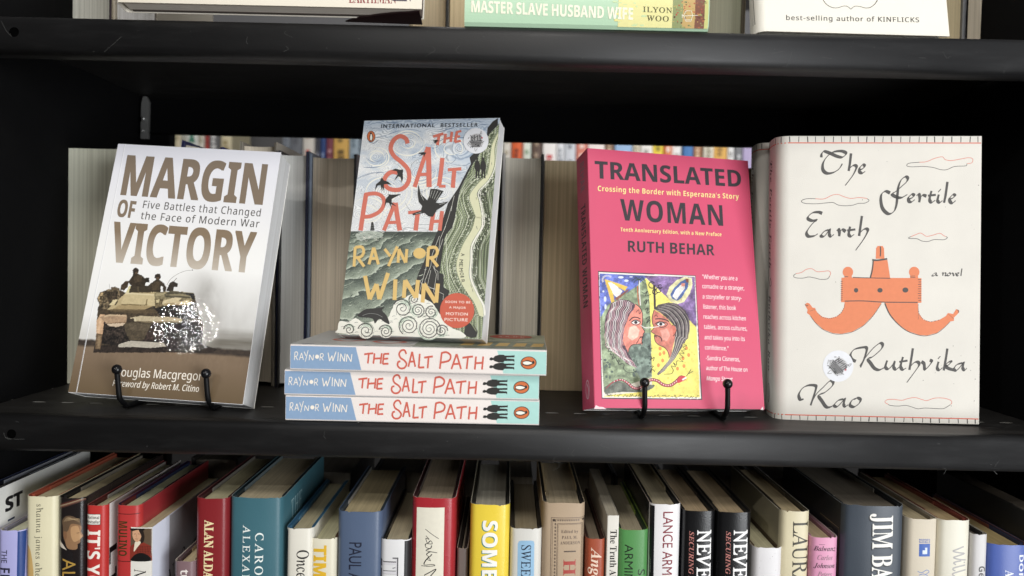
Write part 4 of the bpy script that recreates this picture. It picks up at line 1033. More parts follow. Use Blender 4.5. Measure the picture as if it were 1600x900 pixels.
for s, x0, y0, x1, y1, st in (('\u201cWhether you are a', 425, 441, 532, 446.5, 'sans'), ('comadre or a stranger,', 425, 470, 553, 476.5, 'sans'), ('a storyteller or story-', 426, 501.5, 545, 507, 'sans'), ('listener, this book', 428, 532.5, 528, 537, 'sans'), ('reaches across kitchen', 429, 563, 558, 569, 'sans'), ('tables, across cultures,', 430, 594, 562, 600, 'sans'), ('and takes you into its', 432, 626, 555, 631.5, 'sans'), ('confidence.\u201d', 433, 657, 505, 660.5, 'sans'), ('\u2013Sandra Cisneros,', 436, 689.5, 540, 694, 'sans'), ('author of The House on', 437, 720, 563, 725.5, 'sans'), ('Mango Street', 438, 751.5, 518, 755, 'sansi')):
    b, c = z3(x0, y0), z3(x1, y1)
    a.text(s, b, c, (b[0] - .1, b[1] - 6.6), st, Wt, 2, .006)
a.build('quotation_lettering', bk)
# spine
def spine_l(u, v, o): return (-w / 2 - o, u, v)
def spx(M):
    Mi = M.inverted(); o = Mi.translation; r3 = Mi.to_3x3()
    def f(px, py):
        d = r3 @ ray(px, py); k = (-w / 2 - o.x) / d.x; p = o + d * k; return (p.y, p.z)
    return f
a = Art(spine_l); K2 = ink('#2c2024', .45)
a.text('BEHAR', (t * .66, h * .965), (t * .66, h * .845), (t * .30, h * .965), 'bold', ink('#8d6c74', .45), 2, 0, 1.05, True)
a.build('spine_lettering', bk); a = Art(spine_l)
a.text('TRANSLATED WOMAN', (t * .68, h * .79), (t * .68, h * .385), (t * .28, h * .79), 'bold', K2, 2, 0, 1.05, True)
a.stroke([(t * .5 + .0045 * math.cos(q), .016 + .0075 * math.sin(q)) for q in [k * .42 for k in range(15)]], .0012, ink('#d9b7c0', .45), 2, 0, uv=True, closed=True)
a.stroke([(t * .5, .010), (t * .42, .016), (t * .55, .021)], .0012, ink('#d9b7c0', .45), 2, 3, uv=True)
a.build('spine_lettering', bk)
# painting
zp = zm(900, 410, 3.752); zq = zm(930, 420, 7.5); zr = zm(930, 520, 7.5)
FR = mp(zp, [(130, 53), (703, 75), (738, 806), (150, 799)]); IN = mp(zp, [(144, 68), (689, 90), (722, 786), (166, 780)])
REG = [
 (mp(zp, [(134, 58), (698, 80), (733, 800), (155, 793)]), '#efece2', 0),
 (IN, '#dfd9c8', 0),
 (mp(zq, [(50, 55), (620, 80), (480, 240), (330, 360), (60, 590)]), '#6470b8', .35),
 (mp(zq, [(575, 80), (1165, 95), (1190, 700), (1100, 600), (900, 390), (700, 210)]), '#7d6592', .45),
 (mp(zq, [(60, 580), (150, 420), (400, 260), (490, 200), (590, 105), (640, 350), (660, 700), (665, 1270), (100, 1450), (70, 900)]), '#8c9a7c', .35),
 (mp(zq, [(585, 105), (900, 385), (1190, 690), (1225, 1500), (665, 1510), (665, 1250), (655, 800), (635, 330)]), '#eee277', .12),
 (mp(zr, [(100, 740), (560, 690), (680, 620), (1210, 640), (1225, 755), (100, 748)]), '#eadb72', .12),
 (mp(zr, [(100, 640), (250, 560), (380, 600), (530, 670), (600, 610), (700, 610), (680, 650), (560, 700), (330, 690), (120, 720)]), '#62665c', .35),
 (mp(zr, [(560, 0), (650, 0), (665, 500), (540, 560), (380, 250), (420, 150), (545, 130)]), '#76857a', .35),
 # rays and small robed figures
 (mp(zq, [(110, 120), (380, 210), (350, 260), (190, 170), (225, 380), (190, 400)]), '#e2bd58', .1),
 (mp(zq, [(150, 160), (200, 165), (320, 260), (265, 345), (215, 300)]), '#eceae4', .15), (mp(zq, [(225, 350), (390, 235), (385, 260), (260, 370)]), '#8d5b4d', .2),
 (mp(zq, [(835, 300), (870, 210), (960, 130), (1050, 95), (1130, 105), (1140, 190), (1110, 290), (1040, 390), (960, 415), (880, 385)]), '#d9d3a4', .2),
 (mp(zq, [(880, 300), (920, 230), (1000, 150), (1060, 120), (1095, 140), (1085, 220), (1020, 330), (960, 375), (900, 350)]), '#4f669c', .2),
 (mp(zq, [(905, 320), (950, 240), (1010, 180), (1050, 190), (1050, 230), (990, 310), (950, 365)]), '#e6e3df', .15), (mp(zq, [(1010, 170), (1055, 165), (1050, 200), (1010, 210)]), '#d88f7c', .1), (mp(zq, [(1060, 115), (1095, 115), (1095, 160), (1065, 160)]), '#7c4a3c', .1),
 # left head
 (mp(zq, [(470, 410), (520, 450), (550, 510), (553, 600), (545, 680), (580, 735), (565, 770), (562, 800), (545, 840), (555, 880), (540, 890)]) + mp(zr, [(550, 110), (530, 130), (440, 140), (400, 180), (390, 230), (330, 160), (320, 0)]) + mp(zq, [(330, 740), (345, 640), (390, 540)]), '#e58d7c', .16),
 (mp(zq, [(400, 690), (470, 660), (520, 720), (500, 800), (430, 840), (380, 800)]), '#f2c7b4', .12),
 (mp(zq, [(190, 400), (300, 355), (400, 370), (470, 420), (450, 480), (400, 540), (370, 620), (335, 700), (325, 850), (330, 920)]) + mp(zr, [(330, 110), (390, 240), (440, 330), (495, 410), (400, 380), (260, 270), (150, 120), (120, 20)]) + mp(zq, [(105, 700), (120, 560)]), '#584450', .6),
 # right head
 (mp(zq, [(690, 480), (760, 520), (840, 580), (900, 660), (950, 700), (950, 760), (930, 850), (930, 950)]) + mp(zr, [(930, 80), (885, 290), (860, 280), (850, 220), (820, 180), (740, 140), (710, 110)]) + mp(zq, [(700, 840), (690, 790), (700, 770), (655, 735), (690, 690), (670, 640), (668, 560)]), '#c97a6a', .18),
 (mp(zq, [(760, 720), (840, 700), (880, 780), (840, 850), (790, 830)]), '#dd9c8d', .15), (mp(zq, [(900, 660), (945, 670), (950, 740), (915, 790)]), '#c8705f', .1),
 (mp(zq, [(690, 470), (740, 420), (860, 395), (960, 410), (1050, 480), (1105, 590), (1110, 700), (1080, 830)]) + mp(zr, [(1070, 80), (980, 230), (870, 370), (820, 440), (740, 500), (718, 485), (790, 410), (870, 310), (930, 150), (935, 0)]) + mp(zq, [(950, 780), (950, 690), (900, 640), (820, 560), (740, 500)]), '#584e50', .5),
]
def paint_picture(X, Y, fu, fv):
    C = np.ones(X.shape + (3,)) * srgb('#48424a')
    g1 = fbm(X * .16, Y * .16, 2); g2 = fbm(X * .6, Y * .6, 7)
    for poly, c, gr in REG:
        m = inside(poly, X + 1.0 * (g2 - .5), Y + 1.0 * (g1 - .5))
        k = 1 + gr * 2.2 * (g1 - .5) + gr * .9 * (g2 - .5)
        C[m] = srgb(c)[None, :] * k[m][:, None] + (gr * .25 * np.clip(g1[m] - .5, 0, 1))[:, None]
    return C, np.zeros(X.shape)
fu = [PXf(*p) for p in FR]
M_PIC = attr_mat('matt_picture_print', .42, .4)
# frame sheet is cut to the traced border so it stays square with the cover
u0, u1 = (fu[0][0] + fu[3][0]) / 2, (fu[1][0] + fu[2][0]) / 2; v0, v1 = (fu[2][1] + fu[3][1]) / 2, (fu[0][1] + fu[1][1]) / 2
raster('cover_painting', bk, face, u0, u1, v0, v1, 230, 290, paint_picture, TOP, M_PIC, 1)
a = Art(face, PXf); random.seed(9)
D = ink('#2f2a30', .45); LT = ink('#e9e2de', .45); PK = ink('#c9a4a8', .45)
HAIR_L = mp(zq, [(190, 400), (300, 355), (400, 370), (470, 420), (450, 480), (400, 540), (370, 620), (335, 700), (325, 850), (330, 920)]) + mp(zr, [(330, 110), (390, 240), (440, 330), (495, 410), (400, 380), (260, 270), (150, 120), (120, 20)]) + mp(zq, [(105, 700), (120, 560)])
def wavy(pts, amp, n, w_, m, layer):
    P = smooth_path(pts, False, n); Q = []
    for i, p in enumerate(P):
        d = (P[min(i + 1, len(P) - 1)] - P[max(i - 1, 0)]).normalized(); Q.append(p + Vector((-d.y, d.x)) * amp * math.sin(i * 1.5))
    a.stroke(Q, w_, m, layer, 2)
top = mp(zq, [(210, 400), (250, 380), (290, 365), (330, 365), (370, 375), (410, 390), (440, 410)])
mid = [(130, 640), (165, 620), (205, 610), (245, 610), (285, 620), (320, 640), (345, 650)]
low = [(125, 900), (160, 900), (195, 910), (230, 920), (262, 925), (295, 925), (320, 920)]
end = [(200, 190), (250, 240), (300, 290), (350, 330), (400, 365), (440, 390), (485, 405)]
for k in range(7):
    for s in (0, .5):
        if k == 6 and s: continue
        L_ = lambda A, i: (A[i][0] + (A[min(i + 1, 6)][0] - A[i][0]) * s, A[i][1] + (A[min(i + 1, 6)][1] - A[i][1]) * s)
        pts = [L_(top, k), zq(*L_(mid, k)), zq(*L_(low, k)), zr(*L_(end, k))]
        wavy(pts, 1.0, 9, .95, LT if (k + (s > 0)) % 2 else PK, 3)
for k in range(12):
    f = k / 11
    pts = [zq(700 + 140 * f, 480 - 75 * f), zq(830 + 150 * f, 520 - 70 * f), zq(930 + 165 * f, 640 - 40 * f), zq(955 + 140 * f, 780 + 20 * f), zr(940 + 110 * f, 60 + 30 * f), zr(890 + 50 * f, 270 + 20 * f), zr(760 + 20 * f, 470)]
    a.stroke(pts, [.3, .7, .5], (ink('#cfc8bf', .45), D, ink('#9a8f8c', .45))[k % 3], 3, 6)
# outlines and features
for pts, w_ in ((mp(zq, [(470, 410), (520, 450), (550, 510), (555, 600), (548, 680), (580, 735), (560, 765), (562, 800), (545, 840), (556, 880)]) + mp(zr, [(552, 105), (530, 130), (440, 140), (400, 180), (390, 230)]), .6),
    (mp(zq, [(690, 480), (668, 560), (670, 640), (690, 690), (655, 735), (700, 770), (690, 790), (702, 850)]) + mp(zr, [(710, 110), (740, 140), (820, 180), (862, 250), (862, 300)]), .6),
    (mp(zq, [(400, 610), (440, 572), (490, 570), (530, 590)]), 1.0), (mp(zq, [(415, 630), (460, 600), (520, 605), (525, 640), (470, 660), (415, 630)]), .5), (mp(zq, [(520, 800), (560, 795), (545, 810), (525, 805)]), .7), (mp(zq, [(520, 810), (500, 850), (480, 875)]), .6),
    (mp(zq, [(700, 590), (760, 585), (830, 600), (865, 620)]), 1.0), (mp(zq, [(705, 640), (760, 620), (850, 645), (780, 690), (705, 640)]), .6), (mp(zq, [(690, 780), (730, 785), (770, 810), (780, 850)]), .8), (mp(zq, [(690, 790), (725, 800)]), .7),
    (mp(zq, [(900, 660), (940, 665), (952, 720), (930, 770), (910, 790)]), .6), (mp(zq, [(480, 510), (510, 480), (515, 530), (540, 500)]), .5), (mp(zq, [(695, 560), (715, 540), (730, 565)]), .5)):
    a.stroke(pts, w_ * 1.5, D, 4, 4)
for c in ((475, 628), (768, 648)): a.disc(zq(c[0], c[1]), 6.2, 2.9, LT, 3); a.disc(zq(*c), 2.5, 2.5, D, 4); a.stroke([(zq(*c)[0] - 6.4, zq(*c)[1] - .6), (zq(*c)[0], zq(*c)[1] - 3.4), (zq(*c)[0] + 6.4, zq(*c)[1] - .4)], 1.1, D, 5, 4)
a.stroke(mp(zq, [(530, 660), (580, 690), (630, 690), (690, 685), (750, 675)]), [.8, 1.6, .8], LT, 5, 4); a.disc(zq(625, 688), 2, 1.8, ink('#c9cdb4', .45), 5)
# palms, sky flecks, halo dashes
for k in range(8): t0 = k * .8; a.stroke([zq(510, 130), zq(510 + 45 * math.cos(t0), 120 + 25 * math.sin(t0)), zq(510 + 80 * math.cos(t0), 140 + 40 * math.sin(t0))], .9, ink('#3c4a3a', .45), 4, 3)
a.stroke(mp(zq, [(515, 140), (520, 300), (530, 430)]), 1.4, LT, 3, 3); a.stroke(mp(zq, [(495, 200), (500, 330), (515, 430)]), 1.2, ink('#c9573f', .45), 3, 3)
a.stroke(mp(zq, [(690, 190), (695, 330), (700, 470)]), 3.2, ink('#3b3236', .45), 3, 3)
for c, r in (((665, 190), 5), ((740, 250), 4), ((700, 270), 4), ((760, 210), 3)): a.stroke([(zq(*c)[0] + r * math.cos(t0), zq(*c)[1] + r * math.sin(t0)) for t0 in [k * .7 for k in range(9)]], 1.2, ink('#2f262d', .45), 4, 3)
for c, rx, ry in (((300, 100), 4.5, 2), ((365, 140), 3.5, 2), ((420, 95), 2.8, .9), ((95, 265), 1.6, 1.6), ((115, 355), 2.2, 4.5), ((120, 445), 1.8, 4.2)): a.disc(zq(*c), rx, ry, ink('#d5dbe8', .45), 3, 10)
for k in range(14): t0 = -2.6 + k * .22 + (0 if k < 20 else 0); a.stroke([zq(140 + 45 * math.cos(t0 - 1), 130 + 40 * math.sin(t0 - 1)), zq(140 + 66 * math.cos(t0 - 1), 130 + 60 * math.sin(t0 - 1))], .8, LT, 4, 0)
for k in range(44):
    x, y = random.choice([(random.uniform(450, 640), random.uniform(160, 500)), (random.uniform(450, 640), random.uniform(160, 460)), (random.uniform(110, 200), random.uniform(300, 560))])
    a.disc(zr(x, y), random.uniform(1.2, 2.6), random.uniform(1.6, 3), ink('#5c6a60', .45), 2, 9)
for x, y in ((760, 185), (760, 250), (805, 235), (790, 325), (740, 380), (1095, 260), (1070, 180), (1040, 390), (965, 420), (1030, 300)): a.disc(zr(x, y), 2.4, 3.2, ink('#dc9450', .45), 2, 9)
for k in range(26):
    x, y = random.uniform(700, 1190), random.uniform(60, 620); a.disc(zr(x, y), random.uniform(.8, 2), random.uniform(1, 2.4), ink('#d9cd62', .45), 2, 8) if x > 1000 or y > 400 else None
# snake
body = mp(zr, [(120, 660), (190, 590), (290, 550), (370, 580), (440, 640), (510, 650), (570, 610), (640, 555), (720, 560), (800, 610), (880, 615), (950, 570), (1000, 520), (1050, 525)])
a.stroke(body, [.8, 3.4, 4.6, 4.8, 5, 5, 5.2, 4.4], D, 4, 6); a.stroke(body, [.4, 2.2, 3.2, 3.4, 3.6, 3.6, 3.8, 3.2], ink('#b9525a', .45), 5, 6)
SB = smooth_path(body, False, 6)
for i in range(8, len(SB) - 12, 2): a.disc(SB[i] + Vector((0, -.4)), .75, 1.0, LT, 6, 8)
a.poly(mp(zr, [(960, 560), (985, 510), (1045, 505), (1065, 530), (1040, 545), (1065, 548), (1020, 570), (970, 590)]), ink('#c9434a', .45), 6, 3); a.poly(mp(zr, [(1012, 545), (1060, 515), (1075, 530), (1025, 560)]), LT, 7)
a.stroke(mp(zr, [(1065, 510), (1090, 480), (1120, 430)]), .8, D, 6, 2); a.stroke(mp(zr, [(1090, 482), (1142, 452)]), .8, D, 6, 0)
# looped writing
def loops(P, w_=.5): a.stroke(P, w_ * 1.35, D, 7, 6)
loops(mp(zr, [(110, 150), (130, 125), (140, 150), (120, 165), (150, 190), (170, 180), (150, 220), (190, 215), (175, 255), (215, 250), (195, 310), (235, 290), (250, 320), (270, 345), (290, 330), (265, 320), (280, 370), (320, 360), (340, 380), (330, 420), (380, 465), (440, 465), (490, 445)]))
loops(mp(zr, [(1040, 140), (1070, 150), (1030, 170), (1060, 195), (1010, 210), (1040, 240), (985, 240), (1030, 290), (985, 300), (1030, 340), (960, 330), (950, 380), (915, 350), (940, 400), (890, 390), (915, 440), (890, 480), (800, 485)]))
for P in ([(540, 270), (580, 290), (610, 260), (590, 320), (650, 300)], [(570, 400), (600, 360), (590, 420), (620, 360), (630, 410)], [(580, 480), (620, 460), (600, 520), (640, 500)], [(590, 590), (640, 560), (600, 640), (640, 600), (640, 650)]): loops(mp(zq, P), .6)
for P in ([(610, 170), (640, 150), (630, 190), (670, 180)], [(620, 270), (660, 290), (640, 320), (690, 290), (680, 330)], [(640, 400), (680, 390), (650, 440), (640, 470), (670, 430), (700, 460)]): loops(mp(zr, P), .6)
x = 135
while x < 1200:
    y = 735 + (x - 135) * .018; n_ = random.randint(3, 7); P = [(x, y)]
    for k in range(n_): x += random.uniform(7, 12); P.append((x, y + random.choice((-14, -8, 6, 10, -20))))
    if not 540 < x < 620: loops(mp(zr, P), .42)
    x += 12
a.build('painting_linework', bk)
# worn corner of the cover
a = Art(face, PXf)
a.poly([(928, 639), (931, 633), (936, 635.5), (942, 636), (948, 639.2)], ink('#e9cfd2', .6), 2); a.poly([(1193, 640.5), (1191.6, 635.5), (1188, 640.4)], ink('#f0dfe0', .6), 2)
a.build('worn_edge', bk)
stand('black wire stand under the pink paperback', [(1007, 597.5), (1136.5, 599.5)], M, .703)

# ------------------------------------------------------------------ 4: white novel in a paper jacket, and its second copy behind
def jacket_book(label, M, w, h, t, group, first):
    root = thing('hardcover_book', label, 'book', group, M)
    rs = .011                      # generous roll of the jacket from the front on to the spine
    P = [(w / 2, 0), (w / 4, 0), (0, 0), (-w / 4, 0)]
    L0 = -w / 2 + rs
    for k in range(11): a_ = math.pi / 2 * k / 10; P.append((L0 - rs * math.sin(a_), rs * .9 - rs * .9 * math.cos(a_)))
    P += [(-w / 2 - .0006, t * .5)]
    for k in range(6): a_ = math.pi / 2 * k / 5; P.append((-w / 2 + .006 - .006 * math.cos(a_), t - .006 + .006 * math.sin(a_)))
    P += [(0, t), (w / 2, t)]
    jm = cover_mat('#dedad1', .62, .3, .45, 60, .22)
    shell('jacket', P, 0, h, -.0003, [jm, cover_mat('#e9e6e0'), cover_mat('#d9d5cc')], root)
    # arc length along the outline, measured from the fore-edge
    S = [0]
    for i in range(1, len(P)): S.append(S[-1] + (Vector(P[i]) - Vector(P[i - 1])).length)
    def on(u, v, o):
        s = w / 2 - u
        i = 0
        while i < len(S) - 2 and S[i + 1] < s: i += 1
        f = (s - S[i]) / (S[i + 1] - S[i]); A, B = Vector(P[i]), Vector(P[i + 1]); d = (B - A).normalized()
        p = A + (B - A) * f + Vector((-d.y, d.x)) * o
        return (p.x, p.y, v)
    on.fine = .004
    MB().box(-w / 2 + .008, w / 2 - .0012, .0006, .0034, .0012, h - .0012).build('board', cover_mat('#2d3a45', .6), root)
    MB().box(-w / 2 + .008, w / 2 - .0012, t - .0034, t - .0006, .0012, h - .0012).build('board', cover_mat('#2d3a45', .6), root)
    MB().box(-w / 2 + .006, w / 2 - .005, .0036, t - .0036, .004, h - .004).build('page_block', paper('#ddd6c6', 'y', 3, .3), root)
    return root, on, P, S
w, h, t = .1666, .2395, .036
M = pose(.3091, .7234, ZS + .0005, -.0736, .0378, -.0115)
bk, on, PP, SS = jacket_book('white jacketed hardcover with an orange drawing and grey calligraphy on its cover', M, w, h, t, 'copies of the white jacketed novel', True)
PX0 = plane_px(M)
rs = .011
def PXf(x, y):
    u, v = PX0(x, y); e = u - (-w / 2 + rs)
    if e < 0:                                   # round the roll on to the spine
        f = min(1, -e / rs); return (-w / 2 + rs - rs * .95 * math.asin(f), v)
    return (u, v)
GR = ink('#4f4d4b', .6); OR = ink('#dc825a', .6); RD = ink('#d5624c', .6)
# ruled border of ticks
a = Art(on)
for edge in (0, 1):
    vA = .0004 if edge == 0 else h - .0052; vB = .0040 if edge == 0 else h - .0004
    vL = .0044 if edge == 0 else h - .0058; a = Art(on)
    random.seed(40 + edge); u = w / 2 - .003
    while u > -w / 2 - .034:
        dx = random.uniform(-.0004, .0004); a.stroke([(u, vA), (u + dx, vB)], random.uniform(.0005, .0009), GR, 2, 0, uv=True); u -= random.uniform(.0062, .0078)
    uu = [w / 2 - .0005 - k * (w + .033) / 60 for k in range(61)]
    a.stroke([(x, vL) for x in uu], .0008, RD, 2, 0, uv=True); a.build('border_print', bk)
# calligraphy
zA, zB, zC, zD = zm(1180, 200, 4.09), zm(1340, 200, 4.09), zm(1180, 500, 4.21), zm(1220, 370, 5.293)
NB = (R(-42), .22)
def cal(a, z, pts, k=4.09, w_=24, layer=2, sm=7): a.stroke(mp(z, pts), w_ / k, GR, layer, sm, nib=NB)
a = Art(on, PXf)
WA = ([(422, 188), (425, 165), (440, 150), (475, 160), (520, 180), (553, 187), (575, 174), (577, 158), (550, 148), (505, 152), (470, 172), (440, 210), (430, 245), (437, 275), (462, 290), (500, 284), (535, 262), (557, 228)], [(612, 162), (606, 220), (597, 275)], [(597, 264), (620, 243), (640, 240), (646, 256), (622, 305), (575, 368)], [(668, 268), (690, 258), (698, 241), (686, 236), (668, 255), (667, 280), (684, 288), (703, 277)],
          [(428, 546), (405, 538), (370, 541), (343, 560), (338, 580), (362, 592), (392, 590), (372, 605), (343, 640), (328, 670), (340, 692), (375, 690), (400, 676)], [(468, 650), (440, 662), (420, 688), (440, 692), (462, 668), (474, 648), (474, 680), (485, 692), (503, 680)], [(520, 656), (532, 648), (538, 670), (536, 692)], [(536, 672), (555, 650), (578, 662)], [(606, 630), (598, 678), (612, 692), (632, 680)], [(588, 655), (640, 648)], [(682, 562), (673, 625), (664, 690)], [(666, 674), (690, 650), (712, 645), (718, 662), (690, 715), (641, 782)])
WB = ([(207, 416), (180, 405), (155, 420), (148, 460), (160, 515), (195, 548), (230, 535), (248, 490), (255, 420), (262, 370), (280, 330), (306, 312), (320, 322), (312, 345), (285, 370), (245, 405), (220, 422), (245, 440), (280, 445), (318, 425)], [(325, 455), (350, 445), (359, 430), (345, 425), (325, 445), (328, 468), (345, 472), (365, 458)], [(376, 432), (392, 424), (397, 450), (393, 475)], [(396, 452), (415, 430), (440, 436)], [(472, 402), (460, 455), (472, 475), (496, 462)], [(450, 433), (500, 427)], [(519, 425), (511, 462), (524, 476), (542, 464)], [(532, 390), (515, 410)], [(574, 344), (562, 430), (552, 478)], [(590, 455), (612, 445), (621, 432), (608, 427), (588, 450), (592, 472), (607, 479), (626, 464)])
WC = ([(662, 272), (635, 258), (627, 228), (650, 195), (700, 181), (733, 186), (722, 240), (692, 312)], [(688, 302), (730, 240), (780, 182), (820, 153), (838, 164), (826, 195), (775, 240), (742, 256), (760, 286), (785, 318), (815, 328), (848, 314)], [(868, 266), (857, 308), (875, 322), (900, 300), (920, 268)], [(918, 272), (911, 308), (925, 325), (947, 310)], [(972, 243), (957, 302), (970, 326), (993, 316)], [(948, 276), (1002, 267)], [(1037, 186), (1026, 260), (1014, 328)], [(1017, 310), (1045, 281), (1070, 277), (1077, 298), (1050, 340), (997, 411)], [(1093, 274), (1110, 288), (1117, 325), (1145, 300), (1161, 272), (1148, 264)], [(1206, 274), (1197, 314), (1211, 329), (1232, 314)], [(1218, 238), (1202, 256)], [(1264, 188), (1253, 260), (1240, 332)], [(1245, 302), (1270, 278), (1290, 275), (1268, 298), (1248, 303), (1275, 320), (1303, 328)], [(1362, 282), (1325, 295), (1307, 322), (1325, 331), (1355, 300), (1370, 278), (1365, 314), (1377, 329), (1392, 317)],
          [(318, 520), (295, 522), (287, 490), (310, 450), (350, 430), (393, 431), (400, 447), (385, 500), (364, 562)], [(366, 550), (400, 490), (450, 440), (490, 402), (512, 409), (504, 437), (460, 475), (418, 496), (440, 535), (465, 570), (490, 573), (520, 559)], [(580, 520), (545, 530), (519, 560), (540, 569), (570, 540), (588, 517), (582, 553), (592, 568), (612, 557)], [(662, 515), (635, 530), (624, 560), (650, 571), (682, 550), (692, 524), (672, 513), (652, 524)])
for z, words, k_ in ((zA, WA[:4], 4.09), (zA, WA[4:], 4.09), (zB, WB, 4.09), (zC, WC[:-4], 4.21), (zC, WC[-4:], 4.21)):
    a = Art(on, PXf)
    for q_ in words: cal(a, z, q_, k_)
    a.build('title_lettering', bk)
a = Art(on, PXf)
for p in ([(1288, 296), (1265, 305), (1250, 321), (1270, 321), (1286, 300), (1284, 317), (1298, 321)], [(1330, 302), (1341, 298), (1339, 322)], [(1340, 312), (1356, 298), (1364, 305), (1360, 320), (1371, 321)], [(1395, 298), (1378, 308), (1378, 321), (1395, 320), (1404, 306), (1392, 297)], [(1414, 300), (1424, 304), (1430, 322), (1444, 308), (1446, 298)], [(1452, 312), (1466, 308), (1470, 299), (1456, 302), (1452, 317), (1464, 323), (1474, 317)], [(1498, 262), (1492, 300), (1489, 324)]): cal(a, zD, p, 5.293, 14)
a.build('subtitle_lettering', bk)
# clouds: upper line red, lower line grey
a = Art(on, PXf)
for z, up, lo in ((zA, [(385, 452), (440, 453), (490, 430), (530, 425), (570, 440), (610, 450), (660, 445), (700, 448), (716, 452)], [(716, 452), (727, 465), (700, 480), (660, 482), (620, 494), (570, 497), (530, 492), (500, 477), (460, 478), (400, 484), (330, 483), (300, 475), (298, 463), (330, 452), (385, 452)]),
    (zB, [(395, 219), (440, 215), (490, 195), (540, 184), (560, 202), (600, 208), (660, 198), (710, 190), (735, 198), (730, 222), (700, 228)], [(698, 228), (690, 242), (620, 246), (570, 266), (530, 266), (480, 252), (420, 246), (340, 248), (314, 240), (330, 225), (395, 219)]),
    (zB, [(340, 695), (380, 678), (405, 672), (440, 692), (480, 685), (525, 673), (550, 688), (566, 694)], [(566, 694), (573, 702), (550, 714), (490, 713), (450, 725), (410, 722), (380, 708), (330, 706), (328, 700), (342, 694)]),
    (zD, [(125, 305), (170, 295), (210, 270), (255, 264), (300, 288), (350, 286), (395, 282), (412, 300), (403, 325)], [(403, 325), (385, 348), (330, 352), (280, 340), (230, 332), (180, 342), (120, 338), (106, 322), (125, 305)]),
    (zC, [(876, 556), (853, 540), (870, 524), (910, 522), (965, 528), (1000, 518), (1050, 510), (1100, 524), (1130, 530), (1180, 514), (1240, 514), (1285, 528), (1293, 545), (1285, 555)], [(1283, 557), (1250, 578), (1220, 584), (1120, 579), (1070, 584), (1030, 572), (990, 562), (940, 566), (890, 562), (874, 555)])):
    a.stroke(mp(z, up), .75, RD, 2, 5); a.stroke(mp(z, lo), .85, GR, 2, 5); a.build('cloud_print', bk); a = Art(on, PXf)
# the hanging carving in orange
a = Art(on, PXf)
Q = lambda *p: mp(zD, p)
a.poly(Q((502, 338), (1130, 341), (1163, 343), (1163, 545), (1132, 547), (498, 541)), OR, 2)
a.poly(Q((762, 196), (882, 192), (905, 342), (738, 341)), OR, 2)
a.poly(Q((785, 182), (788, 95), (800, 76), (842, 76), (853, 95), (857, 182)), OR, 2)
a.disc(zD(555, 292), 8.2, 8.4, OR, 2); a.disc(zD(1103, 292), 8.2, 8.4, OR, 2)
a.poly(Q((528, 320), (585, 320), (590, 345), (525, 345)), OR, 2); a.poly(Q((1070, 320), (1135, 320), (1135, 345), (1068, 345)), OR, 2)
a.poly(Q((528, 540), (523, 585), (500, 628), (460, 660), (400, 674), (345, 662), (305, 630), (288, 604), (285, 590), (262, 585), (238, 552), (218, 545), (198, 560), (205, 575), (222, 602), (216, 630), (240, 648), (290, 712), (350, 765), (430, 797), (500, 803), (590, 785), (680, 735), (760, 655), (835, 545)), OR, 2)
a.poly(Q((858, 545), (900, 640), (970, 722), (1050, 780), (1150, 813), (1210, 816), (1290, 795), (1350, 750), (1400, 700), (1432, 695), (1432, 668), (1472, 628), (1472, 605), (1450, 598), (1425, 638), (1382, 630), (1366, 655), (1310, 688), (1240, 703), (1180, 685), (1140, 630), (1133, 545)), OR, 2)
for p, w_ in (([(755, 190), (800, 194), (880, 182)], 2.6), ([(764, 198), (757, 270), (740, 340)], 2.0), ([(595, 335), (660, 338), (740, 340), (905, 343)], 1.2), ([(823, 80), (825, 120), (822, 162)], 1.8), ([(528, 532), (680, 530), (850, 540), (1132, 542)], 1.4), ([(245, 655), (290, 715), (350, 767), (430, 800), (500, 805), (590, 787), (680, 737), (760, 657), (830, 555)], .7), ([(860, 550), (900, 640), (970, 722), (1050, 782), (1150, 815), (1210, 818), (1290, 797), (1350, 752), (1400, 702)], [2, 1.2, .7, .6]), ([(526, 330), (556, 330)], 1), ([(1070, 326), (1110, 324)], .8), ([(1072, 338), (1112, 336)], .8)): a.stroke(mp(zD, p), w_, GR, 3, 4)
for c, rx, ry in (((622, 442), 3.4, 3.6), ((820, 442), 4.1, 3.6), ((1030, 440), 4.6, 4)): a.disc(zD(*c), rx, ry, GR, 3, 18)
for k in range(10): a.stroke(Q((495, 370 + 17 * k), (512, 368 + 17 * k)), .9, GR, 3, 0); a.stroke(Q((1138 if k % 2 else 1134, 355 + 19 * k), (1162, 354 + 19 * k)), .9, GR, 3, 0)
for k in range(11):
    a.stroke(Q((1136, 555 + 12 * k), (1138, 560 + 12 * k)), .8, GR, 3, 0)
def dots(P):
    S = smooth_path(P, False, 6)
    for i in range(0, len(S) - 1, 2): a.stroke([S[i], S[i + 1]], .75, GR, 3, 0)
dots(Q((528, 555), (520, 590), (490, 638), (440, 668), (390, 675), (340, 662), (300, 625))); dots(Q((1136, 600), (1150, 650), (1185, 685), (1240, 702), (1320, 685))); dots(Q((240, 615), (262, 608), (290, 600))); dots(Q((1385, 640), (1410, 660), (1430, 680)))
a.stroke(Q((200, 560), (215, 572), (225, 565)), .9, GR, 3, 3); a.stroke(Q((1455, 602), (1472, 612), (1468, 628)), .9, GR, 3, 3)
a.build('ornament_print', bk)
a = Art(on)
